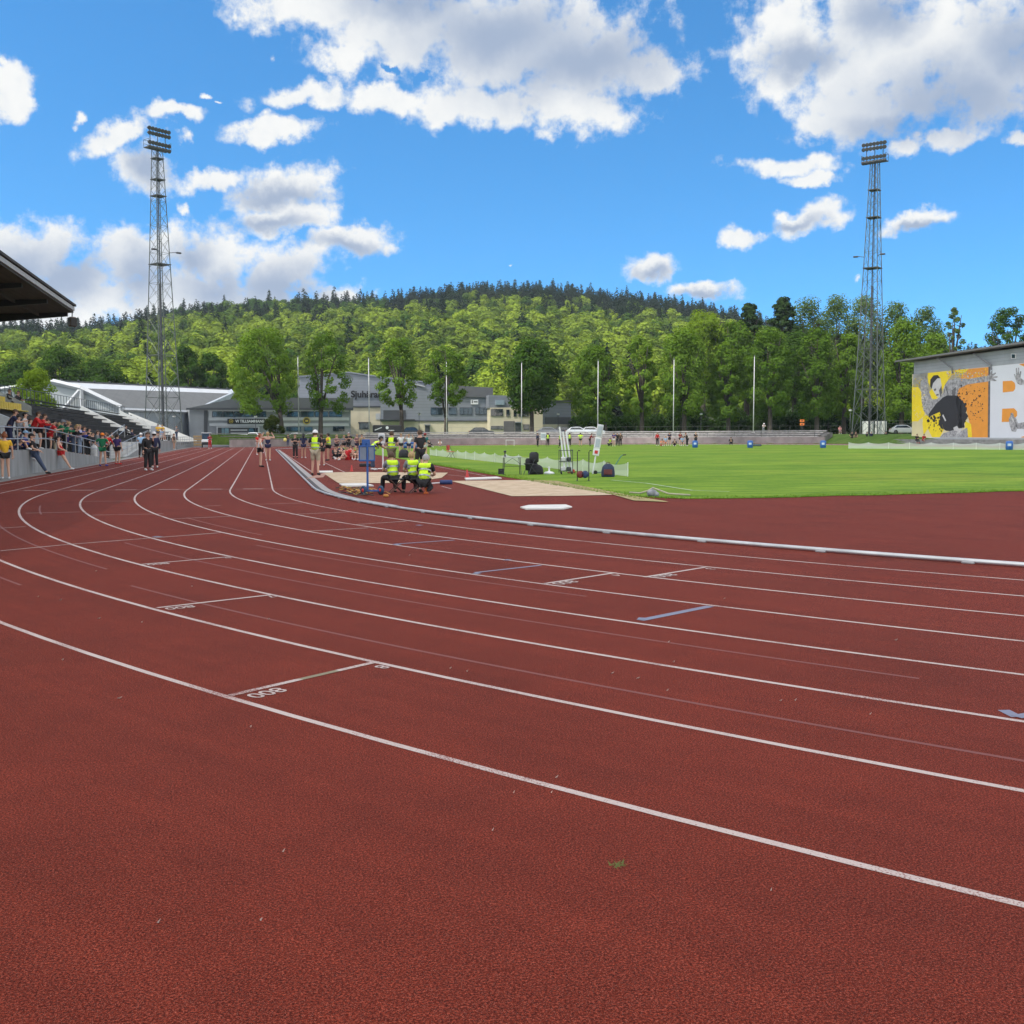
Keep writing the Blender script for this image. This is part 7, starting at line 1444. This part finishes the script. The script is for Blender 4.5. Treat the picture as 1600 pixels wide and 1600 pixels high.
for x, y, lab in ((13, 640, 'dark clothed spectator seated in the covered stand, left one'), (27, 640, 'dark clothed spectator seated in the covered stand, right one')):
    p = onL(x, y, -15.3); p.z = 3.25; person(lab, p, 60, 'bench', (L_, 'black'), ('trousers', 'black'), 'dk', 'hair', 'black', 1.78, 1)
for x, L, z, c, lab in ((103, -14.6, 2.05, 'grey', 'spectator in grey sitting alone on a lower bench row'), (196, -14.3, 2.0, 'black', 'spectator in black sitting below the first white stair wall'), (205, -13.4, 1.6, 'navy', 'spectator in navy sitting low between the white stair walls')):
    p = onL(x, 680, L); p.z = z-.46; person(lab, p, 70, 'bench', (L_, c), ('trousers', 'black'), 'br', 'hair', 'black', 1.75)
# --- on the straight
person('athlete with red hair in black and white singlet standing on the inner lanes', gp(407, 730), 100, 'hips', (S_2, 'white'), ('shorts', 'black'), 'rd', 'hair_bun', 'black', 1.70)
person('tall athlete in navy holding both hands up beside the head', gp(419, 720), 180, 'photo', (S_2, 'navy'), ('shorts', 'navy'), 'bl', 'hair_pony', 'white', 1.84)
person('athlete in red shirt and white cap, front one behind the red haired athlete', gp(403.5, 711), 40, 'front', (T_, 'red'), ('shorts', 'white'), 'br', 'hair', 'white', 1.74, cap=('cap', 'white'))
person('athlete in red shirt and white cap partly hidden behind the tall navy athlete', gp(408.5, 708), 0, 'front', (T_, 'red'), ('shorts', 'black'), 'br', 'hair', 'white', 1.74, cap=('hat', 'white'))
# --- inside the kerb
person('person in jeans holding a yellow bag near the far wall', gp(450, 698), 20, 'front', (L_, 'black'), ('trousers', 'jeans'), 'bk', 'hair', 'black', 1.76)
person('woman in black top and black trousers standing on the runway', gp(461.5, 716), 0, 'fold', (T_, 'black'), ('trousers', 'black'), 'br', 'hair_pony', 'black', 1.70)
person('dark haired person in navy shirt and shorts walking on the runway', gp(474.5, 716), 175, 'stand', (T_, 'navy'), ('shorts', 'navy'), 'bk', 'hair_long', 'white', 1.74, 1)
person('official in yellow vest, beige shorts and white cap by the kerb rail', gp(493, 743), 165, 'front', (T_, 'black'), ('bermuda', 'khaki'), 'br', 'hair', 'black', 1.84, 0, True, ('cap', 'white'))
person('person in black shirt half hidden behind the white capped official', gp(503, 728), 200, 'front', (T_, 'black'), ('shorts', 'black'), 'br', 'hair_pony', 'white', 1.72)
person('dark haired official in yellow vest and black shorts facing left', gp(513.5, 720), -110, 'fold', (T_, 'yellow'), ('shorts', 'black'), 'dk', 'hair', 'black', 1.76, 1, True)
for a in [
    ('person in black sitting with knees up, leftmost of the resting athletes', 523, 717, 20, 'hug', (L_, 'black'), ('trousers', 'black'), 'dk', 'hair', 1.72),
    ('athlete in plaid top standing behind the seated red athletes', 526.5, 712, 40, 'fold', (T_, 'plaid'), ('shorts', 'black'), 'bl', 'hair_pony', 1.66),
    ('athlete in navy sitting at the back left of the resting group', 532, 713, 30, 'hug', (T_, 'navy'), ('shorts', 'black'), 'br', 'hair', 1.75),
    ('athlete with long fair hair in grey standing left of the tall black shirt', 538, 709, 30, 'relax', (T_, 'grey'), ('shorts', 'black'), 'bl', 'hair_long', 1.64),
    ('tall person in black standing behind the resting athletes', 545, 709, 10, 'fold', (T_, 'black'), ('trousers', 'black'), 'gy', 'hair', 1.86),
    ('athlete in red sitting on the track with legs stretched to the left', 543, 719, -60, 'ground', (T_, 'red'), ('shorts', 'red'), 'dk', 'hair', 1.78),
    ('athlete in red sitting next to the outstretched red one', 551, 718, 10, 'hug', (T_, 'red'), ('shorts', 'red'), 'dk', 'hair_pony', 1.76),
    ('athlete in dark red sitting behind the two red ones', 547, 714, 20, 'hug', (T_, 'dred'), ('shorts', 'black'), 'br', 'hair', 1.75),
    ('fair haired athlete in plaid standing right in the resting group', 558, 711, 20, 'front', (T_, 'plaid'), ('shorts', 'navy'), 'bl', 'hair_long', 1.70),
    ('athlete in tan sweater with arm up at the right of the resting group', 565, 711, 40, 'phone', (L_, 'tan'), ('shorts', 'black'), 'br', 'hair', 1.70),
    ('athlete in brown sitting at the right of the resting group', 561, 719, -20, 'hug', (T_, 'olive'), ('shorts', 'black'), 'br', 'hair', 1.72)]:
    lab, x, y, dg, po, tp, bt, hr, hs, hh = a; person(lab, gp(x, y), dg, po, tp, bt, hr, hs, 'white', hh, 0)
person('black haired official in yellow vest bending over beside the display box', gp(584, 735), 95, 'bend', (T_, 'black'), ('trousers', 'jeans'), 'bk', 'hair', 'white', 1.80, 1, True)
person('tall official in yellow vest standing with back turned in the group', gp(612, 737), 160, 'front', (T_, 'black'), ('bermuda', 'olive'), 'br', 'hair', 'black', 1.82, 0, True)
person('athlete in white T-shirt with hands on hips beyond the officials', gp(627, 712), 0, 'hips', (T_, 'white'), ('shorts', 'black'), 'bl', 'hair', 'white', 1.74)
person('athlete in white T-shirt holding an arm up beside the other white one', gp(639, 712), 20, 'photo', (T_, 'white'), ('shorts', 'navy'), 'bl', 'hair_pony', 'white', 1.70)
person('man in black T-shirt and shorts standing right of the officials', gp(656, 741), -150, 'relax', (T_, 'black'), ('bermuda', 'black'), 'br', 'hair', 'white', 1.86)
person('person in red cap and teal shirt partly behind the black shirted man', gp(664, 716), 150, 'front', (T_, 'teal'), ('shorts', 'white'), 'br', 'hair', 'white', 1.76, cap=('cap', 'dred'))
for x, y, lab, hr, mir in ((613, 770, 'seated official in yellow vest on a stool, left of the pair', 'br', False), (645, 770, 'seated official in yellow vest on a stool, right of the pair', 'bl', True)):
    p = gp(x, y); stool(x+6, y, 'brown folding stool under the '+('left' if x < 630 else 'right')+' seated official', .38, 8); person(lab, p + Vector((.03, .02, -.05)), -162, 'stool', (T_, 'grey'), ('trousers', 'black'), hr, 'hair', 'black', 1.62, 0, True, mirror=mir)
person('white haired official in yellow vest crouching right of the seated pair', gp(663, 771), 165, 'crouch', (T_, 'black'), ('trousers', 'black'), 'gy', 'hair', 'black', 1.74, 0, True)
# --- far side of the field
for a in [
    ('athlete in black reclining on the far edge near the red cap', 671, 699, 30, 'ground', (T_, 'black'), ('trousers', 'black'), 'br', 'white', False), ('person in white shirt sitting alone on the far strip', 687.5, 697.5, 0, 'hug', (T_, 'white'), ('shorts', 'black'), 'br', 'white', False),
    ('person in navy standing left of the white result board', 840, 697.5, 60, 'stand', (L_, 'navy'), ('trousers', 'black'), 'br', 'black', False), ('far official in yellow vest right of the white result board', 856, 697.5, 180, 'stand', (T_, 'black'), ('trousers', 'black'), 'br', 'black', True),
    ('far official in yellow vest walking behind the pole cart', 876, 699.5, -60, 'walk', (T_, 'black'), ('trousers', 'black'), 'dk', 'black', True), ('far official in pale yellow shirt standing between cart and display', 890, 697.5, 180, 'stand', (T_, 'khaki'), ('trousers', 'black'), 'br', 'black', True),
    ('far official in bright yellow vest and black shorts with back turned', 907, 697.5, 180, 'hips', (T_, 'hiviz'), ('shorts', 'black'), 'dk', 'black', True), ('person in dark red leaning behind the white distance display', 922.5, 697, 90, 'rail', (L_, 'dred'), ('trousers', 'black'), 'br', 'black', False),
    ('crouching figure in yellow vest left in the far group of four', 952, 697.5, 40, 'crouch', (T_, 'black'), ('trousers', 'black'), 'br', 'black', True), ('person in purple in the middle of the far group of four', 959, 697.5, 0, 'front', (T_, 'purple'), ('shorts', 'white'), 'br', 'white', False),
    ('person in black with white bib in the far group of four', 964.5, 697, 10, 'stand', (T_, 'black'), ('trousers', 'black'), 'bk', 'black', False), ('person in maroon at the right of the far group of four', 969.5, 697, -20, 'stand', (L_, 'brown'), ('trousers', 'black'), 'br', 'black', False),
    ('person in red jacket standing left of the far seated group', 1027, 696.5, 20, 'stand', (L_, 'red'), ('trousers', 'black'), 'br', 'white', False), ('person in orange sitting first left in the far seated group', 1034, 697, 20, 'hug', (T_, 'orange'), ('shorts', 'red'), 'br', 'white', False),
    ('person in light blue sitting left in the far seated group', 1040, 697, 0, 'bench', (T_, 'lblue'), ('shorts', 'orange'), 'bl', 'white', False), ('person in navy standing in the far seated group', 1046, 696.5, 10, 'front', (T_, 'navy'), ('shorts', 'black'), 'dk', 'white', False),
    ('person in black sitting in the middle of the far seated group', 1054, 697, 0, 'hug', (L_, 'black'), ('trousers', 'black'), 'br', 'white', False), ('person in blue sitting right in the far seated group', 1066, 697, 0, 'bench', (T_, 'lblue'), ('shorts', 'navy'), 'br', 'white', False),
    ('person in red standing right in the far seated group', 1063, 696.2, 20, 'relax', (T_, 'dred'), ('shorts', 'black'), 'br', 'white', False), ('person in black bending at the right of the far seated group', 1073, 697, -60, 'rail', (L_, 'black'), ('trousers', 'black'), 'rd', 'white', False),
    ('person in black top standing just behind the first blue barrel', 1087, 697, 30, 'fold', (T_, 'black'), ('trousers', 'black'), 'bl', 'black', False), ('small black figure crouching alone before the far wall', 1142, 695.5, 0, 'crouch', (L_, 'black'), ('trousers', 'black'), 'br', 'black', False),
    ('dark figure standing left under the right floodlight tower', 1331, 693, 20, 'hips', (T_, 'black'), ('shorts', 'black'), 'br', 'black', False), ('figure in brown under the right floodlight tower', 1337, 693, -20, 'stand', (T_, 'brown'), ('trousers', 'brown'), 'br', 'black', False),
    ('figure in black walking right of the right floodlight tower', 1354, 693, 60, 'walk', (L_, 'black'), ('trousers', 'black'), 'dk', 'black', False), ('figure in dark blue right of the walking black figure', 1361, 693, 20, 'stand', (L_, 'navy'), ('trousers', 'black'), 'dk', 'black', False), ('lone figure in blue jeans left of the mural', 1384, 693, 0, 'stand', (L_, 'black'), ('trousers', 'jeans'), 'dk', 'black', False)]:
    lab, x, y, dg, po, tp, bt, hr, shs, vs_ = a; person(lab, gp(x, y), dg, po, tp, bt, hr, 'hair', shs, 1.78, 0, vs_)
for x, c, lab in ((1432, 'black', 'person in black sitting on the steps below the mural, left one'), (1443, 'red', 'person in red sitting on the steps below the mural, right one')):
    p = onplane(x, 684, A, B) if False else W(x, 690, 143); p.z = W(x, 690.5, 143).z-.2; person(lab, p, 30, 'bench', (L_, c), ('trousers' if c == 'black' else 'shorts', c), 'br', 'hair', 'red', 1.74)
p = W(1312, 678, 170); p.z = zg(p.x, p.y)+1.75-.46+.1; person('person in pink shirt sitting high on the right end of the terrace', p, 10, 'bench', (T_, 'pink'), ('shorts', 'blue'), 'br', 'hair', 'white', 1.8)
p = W(1193, 676, 174); p.z = zg(p.x, p.y)+1.5; person('white hatted person leaning on the terrace beside the rightmost flagpole', p, 20, 'rail', (T_, 'white'), ('trousers', 'grey'), 'br', 'hair', 'black', 1.8, cap=('hat', 'white'))
p = gp(450, 698); o = T('yellow_bag', 'pale yellow bag carried by the person near the far wall', 'bag', p + Vector((-.38, -.15, .95))); m = MB(); m.ball((0, 0, 0), (.24, .16, .27), 10, 7); m.build('body', M('pale_yellow_sack', (.70, .62, .18), .7), o, True); m = MB(); m.tube([(0, 0, .24), (.02, 0, .42), (.1, .02, .5)], .015, 5); m.build('strap', BLACK, o)
# ================================================================ thin summer air
def haze():
    m = MB(); m.box((50, 400, 69), (1920, 2020, 142)); mt_ = bpy.data.materials.new('thin_air'); mt_.use_nodes = True; nt = mt_.node_tree; nt.nodes.clear()
    out = N(nt, 'ShaderNodeOutputMaterial'); v = N(nt, 'ShaderNodeVolumePrincipled'); v.inputs['Color'].default_value = (.80, .88, 1, 1); v.inputs['Density'].default_value = HAZE; v.inputs['Anisotropy'].default_value = .3
    nt.links.new(v.outputs[0], out.inputs['Volume']); o = m.build('haze', mt_); tag(o, kind='stuff')
    mt_.cycles.homogeneous_volume = True
HAZE = .00012
haze()
sc.cycles.volume_bounces = 0
